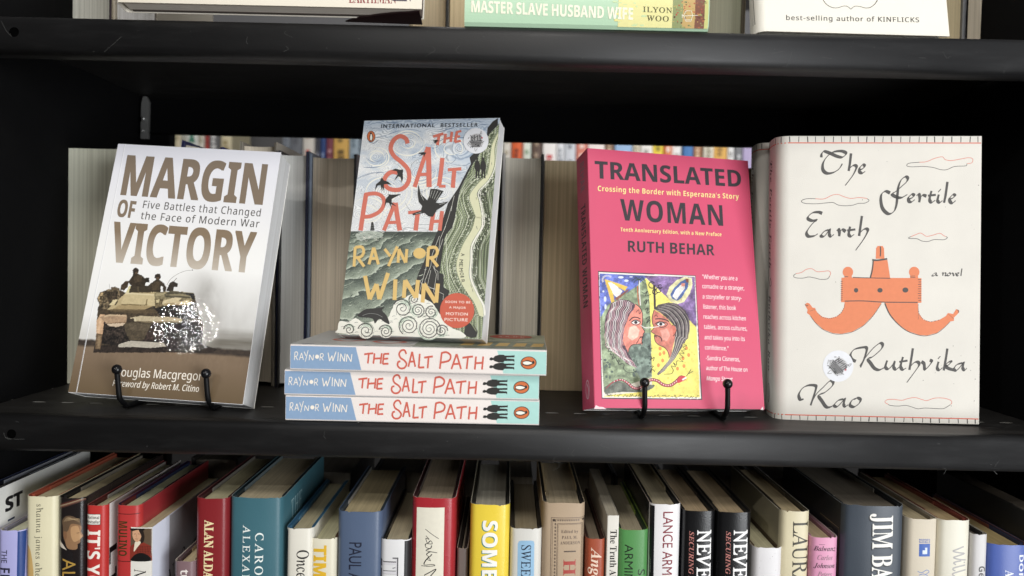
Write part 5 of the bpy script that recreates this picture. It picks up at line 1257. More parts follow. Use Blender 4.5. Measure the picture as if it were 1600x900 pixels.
def spine_words(a, bk_):
    us = -w / 2 - .0135
    a.text('The Fertile Earth', (us - .0075, h * .925), (us - .0075, h * .535), (us + .001, h * .925), 'serifbi', GR, 2, -.012, 1.1, True)
    a.build('spine_lettering', bk_); a = Art(a.surf)
    a.stroke([(us, h * .50), (us - .004, h * .485), (us - .001, h * .47), (us + .003, h * .48), (us, h * .50)], .0006, GR, 2, 4, uv=True)
    a.build('cloud_print', bk_); a = Art(a.surf)
    a.text('Ruthvika Rao', (us - .0075, h * .44), (us - .0075, h * .165), (us + .001, h * .44), 'serifbi', GR, 2, -.012, 1.1, True)
    a.build('spine_lettering', bk_); a = Art(a.surf)
    a.stroke([(us - .003 + .004 * math.cos(q), h * .085 + .008 * math.sin(q)) for q in [k * .42 for k in range(15)]], .0007, GR, 2, 0, uv=True, closed=True); a.stroke([(us - .003, h * .055), (us - .003, h * .11)], .0007, GR, 2, 0, uv=True); a.build('publisher_emblem', bk_)
spine_words(a, bk)
a = Art(on, PXf); random.seed(17)
for k in range(26):
    x, y = random.choice([(random.uniform(1440, 1525), random.uniform(540, 655)), (random.uniform(1230, 1530), random.uniform(230, 650))]); a.disc((x, y), random.uniform(.25, .7), random.uniform(.3, .9), ink('#6d6a64', .6), 2, 7)
a.build('specks', bk)
bookshop_sticker(bk, on, PXf, (1309.5, 572), 24, .9, 4)
M2 = pose(.3045, .772, ZS + .0005, -.075, .03, -.004)
b2, on, _p, _s = jacket_book('second white jacketed hardcover hidden behind the first, its shaded lettered spine showing', M2, w, h, t, 'copies of the white jacketed novel', False)
a = Art(on); spine_words(a, b2)
a = Art(on); random.seed(50)
for vA, vB, vL in ((.0004, .0040, .0044), (h - .0052, h - .0004, h - .0058)):
    u = -w / 2 + .01
    while u > -w / 2 - .034: a.stroke([(u, vA), (u, vB)], .0007, GR, 2, 0, uv=True); u -= .007
    a.stroke([(-w / 2 + .01 - k * .004, vL) for k in range(11)], .0009, RD, 2, 0, uv=True); a.build('border_print', b2); a = Art(on)

# ================================================================== books standing behind, fore-edges towards the aisle
def fore_book(name, label, xl, xr, ytop, Y, zbase, kind='hard', pages=PAPER, board=('#3a3532', '#3a3532'), seed=1, lean=0, depth=.155, contrast=.4, top_z=None, edge='#8d877c'):
    a, b = atY(xl, ytop, Y), atY(xr, ytop, Y)
    x0, x1 = a.x, b.x; t = x1 - x0; h = (top_z if top_z else (a.z + b.z) / 2) - zbase
    if h <= 0: h = .235
    M = Matrix.Translation(((x0 + x1) / 2, Y, zbase + (abs(math.sin(lean)) * t / 2)))
    if lean: M = M @ Matrix.Rotation(lean, 4, 'Y')
    root = thing(name, label, 'book', 'books seen from their fore-edges', M)
    hd = kind == 'hard'
    bt = .0024 if hd else .0003; ov = .004 if hd else .0003
    dip = min(.008, t * .14) if hd else .0008
    hw = t / 2 - bt - .0002
    n = 12; V = []; Fs = []
    P = [(-hw + 2 * hw * k / n, ov + dip * (1 - (2 * k / n - 1) ** 2)) for k in range(n + 1)] + [(hw, depth - .006), (-hw, depth - .006)]
    MB().prism(P, ov * .8 + .0004, h - ov * .9).build('page_block', paper(pages, 'x', seed, contrast), root)
    for s, c in ((-1, board[0]), (1, board[1])):
        mb = MB(); xa, xb = (s * t / 2, s * (t / 2 - bt)); mb.box(min(xa, xb), max(xa, xb), 0, depth, 0, h)
        mb.build('board' if hd else 'cover', cover_mat(c, .45), root, bevel=.0006 if hd else 0)
        if hd:
            mb = MB(); xa = s * (t / 2 + .0004); xb = s * (t / 2 + .0001); mb.box(min(xa, xb), max(xa, xb), -.0006, depth, 0, h + .0004); mb.build('jacket_edge', cover_mat(edge, .4), root)
    mb = MB(); mb.box(-t / 2, t / 2, depth + .0002, depth + .0016, 0, h); mb.build('spine', cover_mat(board[0], .45), root)
    return root
G = 'books seen from their fore-edges'
fore_book('paperback', 'very thick cream page block at the dark end panel beside the tank paperback', 100, 218, 232, .838, ZS, 'soft', '#c4baa5', ('#b9b09c', '#8d8778'), 1, contrast=.5)
fore_book('hardcover_book', 'navy book leaning behind the top of the tank paperback, only its corner showing', 229, 292, 224, .86, ZS, 'hard', '#b9b09f', ('#23285a', '#23285a'), 2, lean=.15, edge='#33387a')
fore_book('hardcover_book', 'pale boarded book rising just behind the right corner of the tank paperback', 376, 432, 222, .85, ZS, 'hard', '#b9ad99', ('#8c8578', '#6f675b'), 3, edge='#b5ae9f')
fore_book('hardcover_book', 'cream page block with a navy board between the tank paperback and the sea cover stack', 436, 482, 236, .845, ZS, 'hard', '#cfc5b2', ('#1c1a1c', '#10163a'), 4, edge='#141a3c')
fore_book('hardcover_book', 'wide beige page block with a grey blue jacket just left of the propped sea cover', 484, 557, 240, .845, ZS, 'hard', '#bcae9a', ('#8390a4', '#26262a'), 5, edge='#77849a', contrast=.5)
fore_book('hardcover_book', 'dark boarded book mostly hidden behind the propped sea cover paperback', 690, 784, 246, .85, ZS, 'hard', '#a39a88', ('#2a2826', '#1d1c1b'), 6, edge='#3b3936')
fore_book('hardcover_book', 'grey page block between a pale and a black board right of the propped sea cover', 786, 850, 240, .845, ZS, 'hard', '#beb4a5', ('#b3b0ab', '#0d0d0e'), 7, edge='#8e8c8a', contrast=.55)
fore_book('paperback', 'tan page block tucked against the spine of the pink paperback', 851, 950, 251, .86, ZS, 'soft', '#ab9976', ('#8f8063', '#8f8063'), 8, contrast=.5)
fore_book('paperback', 'brown shaded page block between the pink paperback and the white novel', 1150, 1197, 262, .87, ZS, 'soft', '#7d6b54', ('#4a4034', '#4a4034'), 9)  # page colour darkened to stand for the shade in this gap
T_ = ZT + .24
fore_book('hardcover_book', 'ribbed cream page block between speckled and purple boards on the top shelf', 103, 174, 30, .84, ZT, 'hard', '#c7c1ad', ('#4f4a45', '#2a1526'), 10, top_z=T_, edge='#6d675c', contrast=.65)
fore_book('hardcover_book', 'cream page block behind the corner of the large white book on the top shelf', 176, 245, 30, .84, ZT, 'hard', '#d3cbb8', ('#cfc6b3', '#5a5148'), 11, top_z=T_, edge='#cfc6b3')
fore_book('hardcover_book', 'tan page block with a black board right of the large overhanging white book', 640, 700, 35, .845, ZT, 'hard', '#b9a582', ('#bba989', '#151210'), 12, top_z=T_, contrast=.5)
fore_book('paperback', 'tan page block rising beside the end of the green spine on the top shelf', 702, 800, 35, .845, ZT, 'soft', '#b39d77', ('#8a7859', '#8a7859'), 13, top_z=T_, contrast=.5)
fore_book('hardcover_book', 'beige page block between the green spine and the white book with the scroll drawing', 1100, 1163, 40, .845, ZT, 'hard', '#c3b79f', ('#b9a98a', '#6d6252'), 14, top_z=T_, edge='#ad9f84')
fore_book('hardcover_book', 'tan page block with a grey jacket right of the white book with the scroll drawing', 1462, 1507, 50, .845, ZT, 'hard', '#c2ad89', ('#c2ad89', '#8b8d92'), 15, top_z=T_, edge='#9b9da3')
fore_book('paperback', 'last cream page block on the top shelf before the black end panel', 1511, 1538, 50, .845, ZT, 'soft', '#b8ae9b', ('#2a2320', '#b8ae9b'), 16, top_z=T_, contrast=.3)

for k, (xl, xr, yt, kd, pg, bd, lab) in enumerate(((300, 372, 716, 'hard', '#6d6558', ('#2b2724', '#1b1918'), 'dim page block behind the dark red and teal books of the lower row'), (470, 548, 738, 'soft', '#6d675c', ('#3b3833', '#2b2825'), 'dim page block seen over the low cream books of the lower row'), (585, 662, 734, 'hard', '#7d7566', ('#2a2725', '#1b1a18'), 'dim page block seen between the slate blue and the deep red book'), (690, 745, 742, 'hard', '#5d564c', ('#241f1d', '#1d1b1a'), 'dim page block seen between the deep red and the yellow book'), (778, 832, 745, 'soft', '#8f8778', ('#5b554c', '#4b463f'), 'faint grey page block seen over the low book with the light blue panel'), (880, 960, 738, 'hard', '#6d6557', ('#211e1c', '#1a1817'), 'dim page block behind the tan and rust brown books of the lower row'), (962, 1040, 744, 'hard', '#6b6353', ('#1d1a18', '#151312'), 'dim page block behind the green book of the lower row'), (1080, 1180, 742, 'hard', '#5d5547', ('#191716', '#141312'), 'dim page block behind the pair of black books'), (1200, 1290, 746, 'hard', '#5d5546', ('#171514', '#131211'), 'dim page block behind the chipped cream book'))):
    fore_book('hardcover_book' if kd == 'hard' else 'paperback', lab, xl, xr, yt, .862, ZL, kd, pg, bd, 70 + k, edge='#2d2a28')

# ================================================================== the lower row, spines towards the aisle
def spine_book(label, xl, xr, ytop, jacket, Y=.690, kind='hard', depth=.158, pages='#cfc4ab', boards='#26221f', rim='#cfc8b8', side=None, flap=None, inner='#d8d2c4', bow=.09, rc=.0045, seed=1, art=None, cat='book', group='lower row of books, spines out', rough=.38, base=None, lean=0, name=None, rightside=None, wear=.5):
    a, b = atY(xl, ytop, Y), atY(xr, ytop, Y); base = ZL if base is None else base
    t = b.x - a.x; h = (a.z + b.z) / 2 - base; xc = (a.x + b.x) / 2
    M = Matrix.Translation((xc, Y, base + .0001))
    root = thing(name or ('hardcover_book' if kind == 'hard' else 'paperback'), label, cat, group, M)
    bw = t * bow; rc = min(rc, t * .25)
    def ys(x):
        e = max(0, t / 2 - abs(x)); y = bw * (2 * x / t) ** 2
        if e < rc: y += rc - math.sqrt(max(0, rc * rc - (rc - e) ** 2))
        return y
    P = [(t / 2, depth), (t / 2, depth * .5)]
    for k in range(21):
        f = 1 - 2 * k / 20; x = t / 2 * (abs(f) ** .6 * (1 if f > 0 else -1) if f else 0); P.append((x, ys(x)))
    P += [(-t / 2, depth * .5), (-t / 2, depth)]
    jm = cover_mat(jacket, rough, .45, wear, 40, .1); smt = cover_mat(side or jacket, rough, .45, wear); rs_ = cover_mat(rightside or side or jacket, rough, .45, wear)
    shell('jacket' if kind == 'hard' else 'cover', P, 0, h, -.0004, [jm, cover_mat(inner), cover_mat(rim, .7, .2), smt, rs_], root, lambda i: 4 if i < 2 else (3 if i > 21 else 0), wob=.0011 * wear, seed=seed)
    if kind == 'hard':
        for s in (-1, 1):
            xa, xb = s * (t / 2 - .0005), s * (t / 2 - .0030)
            bd = MB().box(min(xa, xb), max(xa, xb), bw + .008, depth - .0005, .001, h - .0010).build('board', cover_mat(boards, .6), root)
            if flap:
                xa, xb = s * (t / 2 - .0030), s * (t / 2 - .0035)
                MB().box(min(xa, xb), max(xa, xb), .045 + .012 * s, depth - .004, .002, h - .0006).build('flap', cover_mat(flap, .4), bd)
        x_ = t / 2 - .0037; n = 8
        Q = [(-x_ + 2 * x_ * k / n, bw * (2 * k / n - 1) ** 2 + .0042) for k in range(n + 1)] + [(x_, depth - .005), (-x_, depth - .005)]
        Q2 = Q; pb = MB().prism(Q2, .004, h - .0036).build('page_block', paper(pages, 'x', seed, .35), root)
        Q = [(-x_ + 2 * x_ * k / n, bw * (2 * k / n - 1) ** 2 + .0016) for k in range(n + 1)] + [(x_ - 2 * x_ * k / n, bw * (1 - 2 * k / n) ** 2 + .0040) for k in range(n + 1)]
        MB().prism(Q, h - .007, h - .0028).build('headband', cover_mat(boards, .7), pb)
    else:
        x_ = t / 2 - .0006; n = 8
        Q = [(-x_ + 2 * x_ * k / n, ys(-x_ + 2 * x_ * k / n) + .0006) for k in range(n + 1)] + [(x_, depth - .0005), (-x_, depth - .0005)]
        MB().prism(Q, .0004, h - .0004).build('page_block', paper(pages, 'x', seed, .35), root)
    def on(u, v, o): u = max(-t / 2, min(t / 2, u)); return (u, ys(u) - o, min(v, h - .0016 * wear - .0002))
    on.fine = .0011
    def px(x, y): p = atY(x, y, Y); return (p.x - xc, p.z - base)
    if art: art(root, on, px, t, h)
    return root
def vt(a, s, xb, y0, y1, xc, st, mat, layer=2, off=0, sp=1):
    """lettering reading downwards; baseline at xb, capitals reach xc"""
    a.text(s, (xb, y0), (xb - .018 * (y1 - y0), y1), (xc, y0), st, mat, layer, off, sp)
def lettered(*rows, extra=None):
    def f(root, on, px, t, h):
        if extra: extra(root, on, px, t, h)
        for r in rows:
            a = Art(on, px); (vt if r[0] == 'v' else (lambda a, s, *q: a.text(s, *q)))(a, *r[1:]); a.build('spine_lettering', root)
    return f
def rect(a, px_pts, m, layer=1, n=8):
    """a panel that follows the curve of the spine"""
    (x0, y0), (x1, y1) = px_pts; P = []; Fs = []
    for k in range(n + 1):
        x = x0 + (x1 - x0) * k / n; P += [a.px(x, y0), a.px(x - .018 * (y1 - y0), y1)]
    for k in range(n): Fs.append((2 * k, 2 * k + 2, 2 * k + 3, 2 * k + 1))
    a.add(P, Fs, m, layer)
BOT = 1180     # where the feet of the spines fall, well below the frame
za_, zb_, zc_, zd_, ze_ = zm(0, 690, 4), zm(350, 690, 4), zm(700, 690, 4), zm(1050, 690, 4.287), zm(1300, 690, 4.287)

def art_cover_S(root, on, px, t, h):
    def side(u, v, o): return (t / 2 + o, u, v)
    a = Art(side); K = ink('#15151c')
    a.text('ST', (.015, h - .022), (.039, h - .022), (.015, h - .0105), 'bold', K, 2, .02, 1, True); a.stroke([(.018, h - .030), (.028, h - .030)], .0016, ink('#1d2a4a'), 2, 0, uv=True); a.build('cover_lettering', root)
r = spine_book('tall white jacketed book with black block letters, hard against the left end panel', -37.2, -8, 766, '#26304e', .692, pages='#55524d', boards='#1a1d2c', rim='#8d9098', rightside='#dcdcd8', side='#20284a', flap='#a9adb5', inner='#27304f', art=art_cover_S, seed=31)
spine_book('short lavender book with a dark blue edge at the left end of the lower row', -6, 36, 829, '#a9a8d6', .690, pages='#c9bd9d', boards='#8a8798', rim='#e6e3ee', side='#a9a8d6', rightside='#25407c', seed=32,
    art=lettered(('v', 'THE', 1.5, 860, 880, 11, 'gill', ink('#37364c'), 2, .01), ('v', 'FUTURE', -1.5, 888, 960, 15.5, 'bold', ink('#2b2a3c')), extra=lambda root, on, px, t, h: (lambda a: (rect(a, ((27, 829), (35.8, BOT)), ink('#25407c')), a.build('spine_panel', root)))(Art(on, px))))
spine_book('cream book lettered in fine dark lowercase with a terracotta inner jacket', 37.5, 88, 776, '#d9d2b2', .690, pages='#c5b088', boards='#b4573f', rim='#e0cdb5', side='#cfc39c', flap='#b35f48', inner='#b35f48', seed=33,
    art=lettered(('v', 'shauna james ahern', 57, 788, 915, 66.5, 'serif', ink('#4d4a3c'), 2, 0, 1.12), extra=lambda root, on, px, t, h: (lambda a: (a.poly([px(38.5, 856), px(47, 862), px(52, 905), px(38, 905)], ink('#c3a267'), 1, 3, True), a.build('spine_panel', root)))(Art(on, px))))
def art_profile(root, on, px, t, h):
    a = Art(on, px); z = zm(0, 700, 4.5)
    for k in range(5): a.stroke(mp(z, [(402, 432 - 8 * k), (470, 410 - 8 * k), (588, 372 - 7 * k)]), 1.8, (ink('#3a2520'), ink('#6d4a3c'), ink('#8b7a63'), ink('#54281f'), ink('#2a1c1a'))[k], 1, 4)
    a.poly(mp(z, [(448, 500), (480, 480), (520, 490), (555, 520), (568, 560), (565, 590), (576, 625), (562, 640), (560, 665), (545, 680), (540, 712), (500, 715), (470, 700), (455, 650), (446, 600)]), ink('#8b6a4c'), 2, 3)
    a.poly(mp(z, [(500, 560), (545, 550), (560, 600), (570, 630), (552, 650), (520, 660), (500, 620)]), ink('#b08a63'), 3, 3)
    a.poly(mp(z, [(440, 560), (436, 510), (470, 478), (520, 484), (556, 515), (566, 550), (545, 540), (500, 535), (480, 580), (462, 600), (455, 660), (442, 620)]), ink('#5d4a38'), 4, 3)
    for k in range(12): a.stroke(mp(z, [(448 + 8 * k, 520 - 2 * k), (470 + 8 * k, 492 + k), (500 + 5 * k, 492 + 3 * k)]), .5, ink('#a58d6c'), 5, 3)
    a.poly(mp(z, [(446, 590), (466, 592), (470, 630), (456, 645), (447, 630)]), ink('#7d5a40'), 5, 3)
    a.stroke(mp(z, [(538, 600), (556, 598)]), .7, ink('#2b1d16'), 5, 0); a.stroke(mp(z, [(540, 682), (556, 672)]), .6, ink('#3b241a'), 5, 0)
    a.poly(mp(z, [(402, 640), (440, 680), (470, 720), (400, 690)]), ink('#c3b9ab'), 3); a.poly(mp(z, [(402, 655), (450, 700), (510, 740), (530, 900), (402, 900)]), ink('#171314'), 2)
    a.build('spine_portrait', root)
    a = Art(on, px); vt(a, 'AL', 97.5, 873, 905, 118, 'gill', ink('#a8863f'), 6, -.005); a.build('spine_lettering', root)
spine_book('dark book with a silver haired man in profile printed on its spine', 88.5, 132, 778, '#1a1414', .690, pages='#c2ac84', boards='#1d1a1a', rim='#57504b', side='#2b2220', flap='#8f887c', inner='#2a2524', seed=34, art=art_profile, rough=.25)
def art_badge(root, on, px, t, h):
    a = Art(on, px); rect(a, ((133.3, 803.5), (157, 820.5)), ink('#2a2422'), 1); rect(a, ((134, 804.2), (156.3, 819.8)), ink('#e6e2d8'), 2)
    a.text('National', (135.6, 811), (154.8, 811.4), (135.6, 806.4), 'bold', ink('#2a2624'), 3); a.text('Bestseller', (134.8, 818), (155.7, 818.3), (134.8, 813.4), 'bold', ink('#2a2624'), 3); a.build('spine_label', root)
    def side(u, v, o): return (t / 2 + o, u, v)
    a = Art(side); K = ink('#151515')
    for k, ch in enumerate('LTFE'): a.text(ch, (.006, h - .036 - .019 * k), (.006, h - .050 - .019 * k), (.019, h - .036 - .019 * k), 'bold', K, 2, 0, 1, True)
    a.build('cover_lettering', root)
spine_book('bright red book with white block letters and a white front cover', 132.5, 166, 790, '#b5302c', .690, pages='#c5b28c', boards='#5e2723', rim='#d6a59a', side='#b5302c', rightside='#dcdad5', flap='#a9a49c', inner='#8a2b28', seed=35,
    art=lettered(('v', "IT'S YOU", 135, 829, 938, 156.5, 'bold', ink('#ece5db'), 2, .004), extra=art_badge))
def art_bars(root, on, px, t, h):
    a = Art(on, px); K = ink('#3a1512')
    for y in (803, 877): a.stroke([(180, y), (190, y + .4), (202, y + .6), (217, y + .3)], 1.0, K, 1, 0)
    a.build('spine_rule', root)
spine_book('red book with dark olive capitals between two ruled lines', 179.5, 219, 790, '#b03231', .690, pages='#c9b890', boards='#6a2523', rim='#d79a92', side='#9c2f33', flap='#1e2a52', inner='#1e2a52', seed=36,
    art=lettered(('v', 'MULINO', 185, 815, 869, 199, 'bold', ink('#3d3415')), extra=art_bars))
def art_portrait(root, on, px, t, h):
    a = Art(on, px); z = zm(120, 700, 4.5)
    rect(a, ((196.6, 823.5), (237, 876.5)), ink('#5b4a38'), 1)
    a.poly(mp(z, [(345, 795), (350, 740), (380, 690), (420, 660), (470, 665), (520, 690), (526, 760), (526, 795)]), ink('#7d2f22'), 2, 0)
    for k in range(6): a.stroke(mp(z, [(425 + 18 * k, 690), (430 + 18 * k, 745)]), .5, ink('#4d1c16'), 3, 0); a.stroke(mp(z, [(420, 690 + 12 * k), (526, 694 + 12 * k)]), .5, ink('#4d1c16'), 3, 0)
    a.poly(mp(z, [(405, 690), (412, 660), (440, 655), (450, 668), (425, 700), (402, 730)]), ink('#d9cfb8'), 4, 3)
    a.poly(mp(z, [(392, 600), (398, 575), (440, 572), (456, 600), (448, 640), (425, 662), (402, 645), (393, 622)]), ink('#c79a78'), 4, 3)
    a.poly(mp(z, [(436, 575), (462, 570), (476, 620), (470, 660), (450, 668), (454, 620)]), ink('#241a15'), 5, 3)
    a.poly(mp(z, [(372, 566), (390, 552), (440, 548), (472, 556), (474, 580), (430, 576), (390, 584)]), ink('#14100f'), 5, 3)
    for p in ([(402, 606), (416, 604)], [(430, 604), (444, 605)], [(412, 640), (430, 640)]): a.stroke(mp(z, p), .6, ink('#4a2c20'), 5, 0)
    a.stroke(mp(z, [(422, 608), (416, 626), (424, 628)]), .4, ink('#8a5b45'), 5, 0)
    a.poly(mp(z, [(386, 795), (392, 768), (420, 745), (465, 740), (505, 760), (520, 795)]), ink('#0f0d0d'), 5, 3)
    a.build('spine_portrait', root)
    def side(u, v, o): return (t / 2 + o, u, v)
    a = Art(side); K = ink('#17151a'); a.text('No Quarter', (.034, h - .072), (.118, h - .050), (.032, h - .048), 'serifi', K, 2, 0, 1, True)
    a.build('cover_lettering', root)
    a = Art(on, px); vt(a, 'No', 210, 889, 912, 228, 'serifi', K, 2); a.build('spine_lettering', root)
    a = Art(side); a.poly([(.036, .002), (depth_soft - .001, .002), (depth_soft - .001, h - .001), (.036, h - .001)], ink('#a9a8aa'), 1, 0, True); a.build('cover_panel', root)
depth_soft = .158
spine_book('large paperback with a portrait of a red coated officer on its white spine', 196.5, 237.5, 824, '#dcd9d0', .690, 'soft', pages='#c8b48c', rim='#e4dfd2', rightside='#d5d9e6', side='#d8d5cc', seed=37, bow=.02, rc=.001, art=art_portrait)
spine_book('small mauve book with torn paper at its head, wedged beside a dark red spine', 270.5, 304.5, 877, '#7d6468', .690, pages='#c0ab82', boards='#5c484c', rim='#d9cdbd', side='#7d6468', flap='#a8997c', seed=38, wear=1, art=lettered(('v', 'tu', 282, 890, 908, 297, 'gill', ink('#e2d9d4'), 2, .01)))
spine_book('dark red book lettered in cream slab capitals next to the teal one', 304, 355.5, 779, '#7d1f24', .690, pages='#c6b38b', boards='#3f1518', rim='#c58e86', side='#7d1f24', flap='#8f8a83', inner='#5c2327', seed=39, rough=.3, art=lettered(('v', 'ALAN ALDA', 319.5, 813, 904, 333.5, 'serifb', ink('#e6d4a6'), 2, .012)))
def art_teal(root, on, px, t, h):
    def side(u, v, o): return (t / 2 + o, u, v)
    a = Art(side); a.text('THE', (.030, h - .026), (.068, h - .026), (.030, h - .010), 'serif', ink('#93b0b4'), 2, 0, 1.1, True); a.build('cover_lettering', root)
spine_book('teal book with widely spaced white serif capitals in two columns', 357, 440.5, 778, '#3a6570', .690, pages='#b9ab8a', boards='#1f2f35', rim='#b9c4c0', side='#3a6570', flap='#6d7b80', inner='#35525b', seed=40, wear=.8,
    art=lettered(('v', 'CAROLINE', 399, 833, 962, 411.5, 'serif', ink('#e6ebe6'), 2, .006, 1.25), ('v', 'ALEXANDER', 379.5, 821, 958, 391, 'serif', ink('#e6ebe6'), 2, .006, 1.25), extra=art_teal))
spine_book('cream book with blue inner jacket and black serif lettering right of the teal one', 446, 489, 826, '#dcd8cb', .690, pages='#bfae88', boards='#3b6c8c', rim='#6f9ab5', side='#d4cfc0', flap='#4c83a6', inner='#4c83a6', seed=41, art=lettered(('v', 'Once', 464, 860, 903, 482, 'serif', ink('#1f1d1c'), 2, .006), extra=lambda root, on, px, t, h: (lambda a: (rect(a, ((446.5, 829), (449.5, BOT)), ink('#2a2523')), a.build('spine_panel', root)))(Art(on, px))))
spine_book('worn cream book with yellow block capitals and a torn spine head', 482.5, 526, 841, '#dbd5bf', .692, pages='#c5b68f', boards='#4f3a28', rim='#3d2d20', side='#cdbf8a', flap='#cfa736', seed=42, wear=1, art=lettered(('v', 'TIME', 490, 853, 917, 510, 'bold', ink('#d8ac2c'), 2, .012)))
def art_plain(root, on, px, t, h): pass
spine_book('slate blue book with dark narrow capitals', 526.5, 597, 800, '#516079', .690, pages='#c2ab80', boards='#3c4650', rim='#6f86a4', side='#516079', flap='#a7a59f', inner='#516079', seed=43, rough=.3, art=lettered(('v', 'PAUL A', 545.5, 848, 908, 565, 'gill', ink('#1e2233'), 2, .004)))
spine_book('white book with grey outlined capitals and a black jacket edge', 594, 642, 843, '#dcdbdb', .690, pages='#bfb08d', boards='#181716', rim='#3c3a39', side='#1f1e1e', rightside='#1a191a', flap='#57544f', inner='#2b2a29', seed=44, art=lettered(('v', 'TIME', 595, 872, 945, 622, 'serifb', ink('#4d4b4e'), 2, .014), ('v', 'TIME', 596.5, 873.2, 943.5, 620.5, 'serifb', ink('#cfcdd0'), 3, -.006), extra=lambda root, on, px, t, h: (lambda a: (rect(a, ((632, 846), (641.8, BOT)), ink('#222122'), 1), a.build('spine_panel', root)))(Art(on, px))))
def art_hand(root, on, px, t, h):
    a = Art(on, px); rect(a, ((651, 793.5), (694.5, BOT)), ink('#ded9c8'), 1, 10); a.build('spine_panel', root)
    a = Art(on, px); K = ink('#17161a'); q = zb_
    for P in ([(1258, 548), (1300, 580), (1342, 608)], [(1262, 590), (1282, 612), (1262, 606), (1272, 635), (1292, 620), (1300, 640), (1262, 640), (1262, 662), (1290, 668), (1298, 650)], [(1290, 668), (1262, 682), (1300, 690), (1332, 696), (1290, 690), (1266, 706), (1284, 720), (1300, 704)], [(1284, 720), (1270, 735), (1290, 745), (1278, 728), (1258, 748), (1252, 772), (1300, 768), (1318, 775), (1280, 780), (1232, 778)], [(1250, 838), (1290, 815), (1326, 798), (1290, 842)]):
        a.stroke(mp(q, P), 1.5, K, 3, 5, nib=(R(30), .6))
    a.build('spine_lettering', root)
spine_book('deep red book with a cream panel of black handwriting on its spine', 643.5, 712, 778, '#a3262f', .690, pages='#a9977c', boards='#3b1a1c', rim='#e3cfc6', side='#a3262f', flap='#4f4744', inner='#6a2226', seed=45, rough=.25, wear=.9, art=art_hand)
spine_book('low grey brown book in the shadow between the red and the yellow spine', 714, 731, 857, '#6d625c', .70, pages='#8f8270', seed=46, boards='#2a2523')
def art_some(root, on, px, t, h):
    a = Art(on, px); vt(a, 'SOME', 753.2, 815.2, 906, 776.2, 'bold', ink('#3c7d78'), 2, .008); vt(a, 'SOME', 754.6, 814, 904.8, 777.6, 'bold', ink('#eeece6'), 4, .006); a.build('spine_lettering', root)
spine_book('yellow book with bold white shadowed capitals', 735, 797, 789, '#e6cb45', .690, pages='#a8a392', boards='#2a2823', rim='#e9e3cf', side='#c9ac3a', flap='#3f3c33', inner='#e6dcae', seed=47, rough=.25, art=art_some)
def art_panel(root, on, px, t, h):
    a = Art(on, px); a.poly([px(*p) for p in ((809, 850), (811, 846), (815, 845), (830, 845), (834, 846), (835, 850), (833, 1000), (807, 1000))], ink('#8fb4d0'), 1, 0, True); a.build('spine_panel', root)
spine_book('low pale grey book with a light blue rounded panel', 797.5, 848, 826, '#cfcdc6', .692, pages='#8f8570', boards='#2c2826', rim='#5d5650', side='#c3c0b6', seed=48, art=lettered(('v', 'SWEET', 815, 852, 912, 829.5, 'serif', ink('#222a3a'), 2, .004), extra=art_panel))
def art_frame(root, on, px, t, h):
    a = Art(on, px); K = ink('#4b4038'); z = zc_
    for x0, x1, w_ in ((646, 858, .7), (655, 850, .45), (684, 842, .7), (690, 836, .35)):
        ins = (x0 - 646) / 4
        xa, xb = 700 + x0 / 4, 700 + x1 / 4; y0 = 690 + (478 + (x0 - 646) * .95) / 4
        n = 8; a.stroke([(xa + (xb - xa) * k / n, y0) for k in range(n + 1)], w_, K, 1, 0); a.stroke([(xa, y0), (xa - 4, y0 + 220)], w_, K, 1, 0); a.stroke([(xb, y0), (xb - 4, y0 + 220)], w_, K, 1, 0)
    for k in range(34): y = 814 + 5.4 * k; x = 864.4 - .018 * (y - 814); a.disc((x + 3.6, y), 1.5, 2.0, ink('#6d5f52'), 1, 6)
    for k in range(10): a.disc((872 + 3.6 * k, 813.5), 1.5, 1.3, ink('#6d5f52'), 1, 6)
    for x, y in ((865.5, 813.5), (912, 813)): a.disc((x, y), 2, 2, K, 2, 8)
    a.build('spine_border', root)
    a = Art(on, px); K2 = ink('#5a4d43')
    for s, x0, x1, yb, cp in (('Edited by', 877, 903.5, 833, 4.6), ('PAUL M.', 878, 902.5, 842.2, 4.6), ('ANDERSON', 875.5, 906.5, 850.8, 4.6)): a.text(s, (x0, yb), (x1, yb + .3), (x0, yb - cp), 'serifb', K2, 2, 0, 1.1)
    a.stroke([(881, 862), (890, 862), (900, 862.2)], 2, K2, 2, 0); a.build('spine_lettering', root)
    a = Art(on, px); vt(a, 'HIS', 880.5, 874.5, 932, 899.5, 'serifb', ink('#a5443c'), 2); a.build('spine_lettering', root)
spine_book('tan cloth coloured book with an ornamental ruled border', 848.5, 915, 786, '#b09a80', .690, pages='#b3a384', boards='#201c1a', rim='#e0cfae', side='#a78f74', flap='#cbb588', inner='#b9a27e', seed=49, wear=1, rough=.6, art=art_frame)
spine_book('low rust brown book with white italic lettering', 915.5, 946.5, 842, '#9c4a30', .690, pages='#7f7260', boards='#3a2018', rim='#6d5446', side='#8a4530', seed=50, art=lettered(('v', 'Angels', 924, 856, 925, 940, 'serifbi', ink('#e6cdb9'), 2, -.014)))
spine_book('thin white paperback with black serif lettering', 949, 967.5, 805.5, '#ddd9cf', .690, 'soft', pages='#b5ac97', rim='#cfc9ba', side='#b8b2a2', seed=51, bow=.02, rc=.0008, art=lettered(('v', 'The Truth About', 953.8, 828, 925, 964, 'serifb', ink('#1c1a18'), 2, -.006), extra=lambda root, on, px, t, h: (lambda a: ([a.stroke([(.014 + .006 * k, h - .016 - .004 * k), (.012 + .006 * k, h - .036 - .004 * k)], .0022, ink('#2f2a26'), 2, 0, uv=True) for k in range(3)], a.build('cover_print', root)))(Art(lambda u, v, o: (-t / 2 - o, u, v)))))
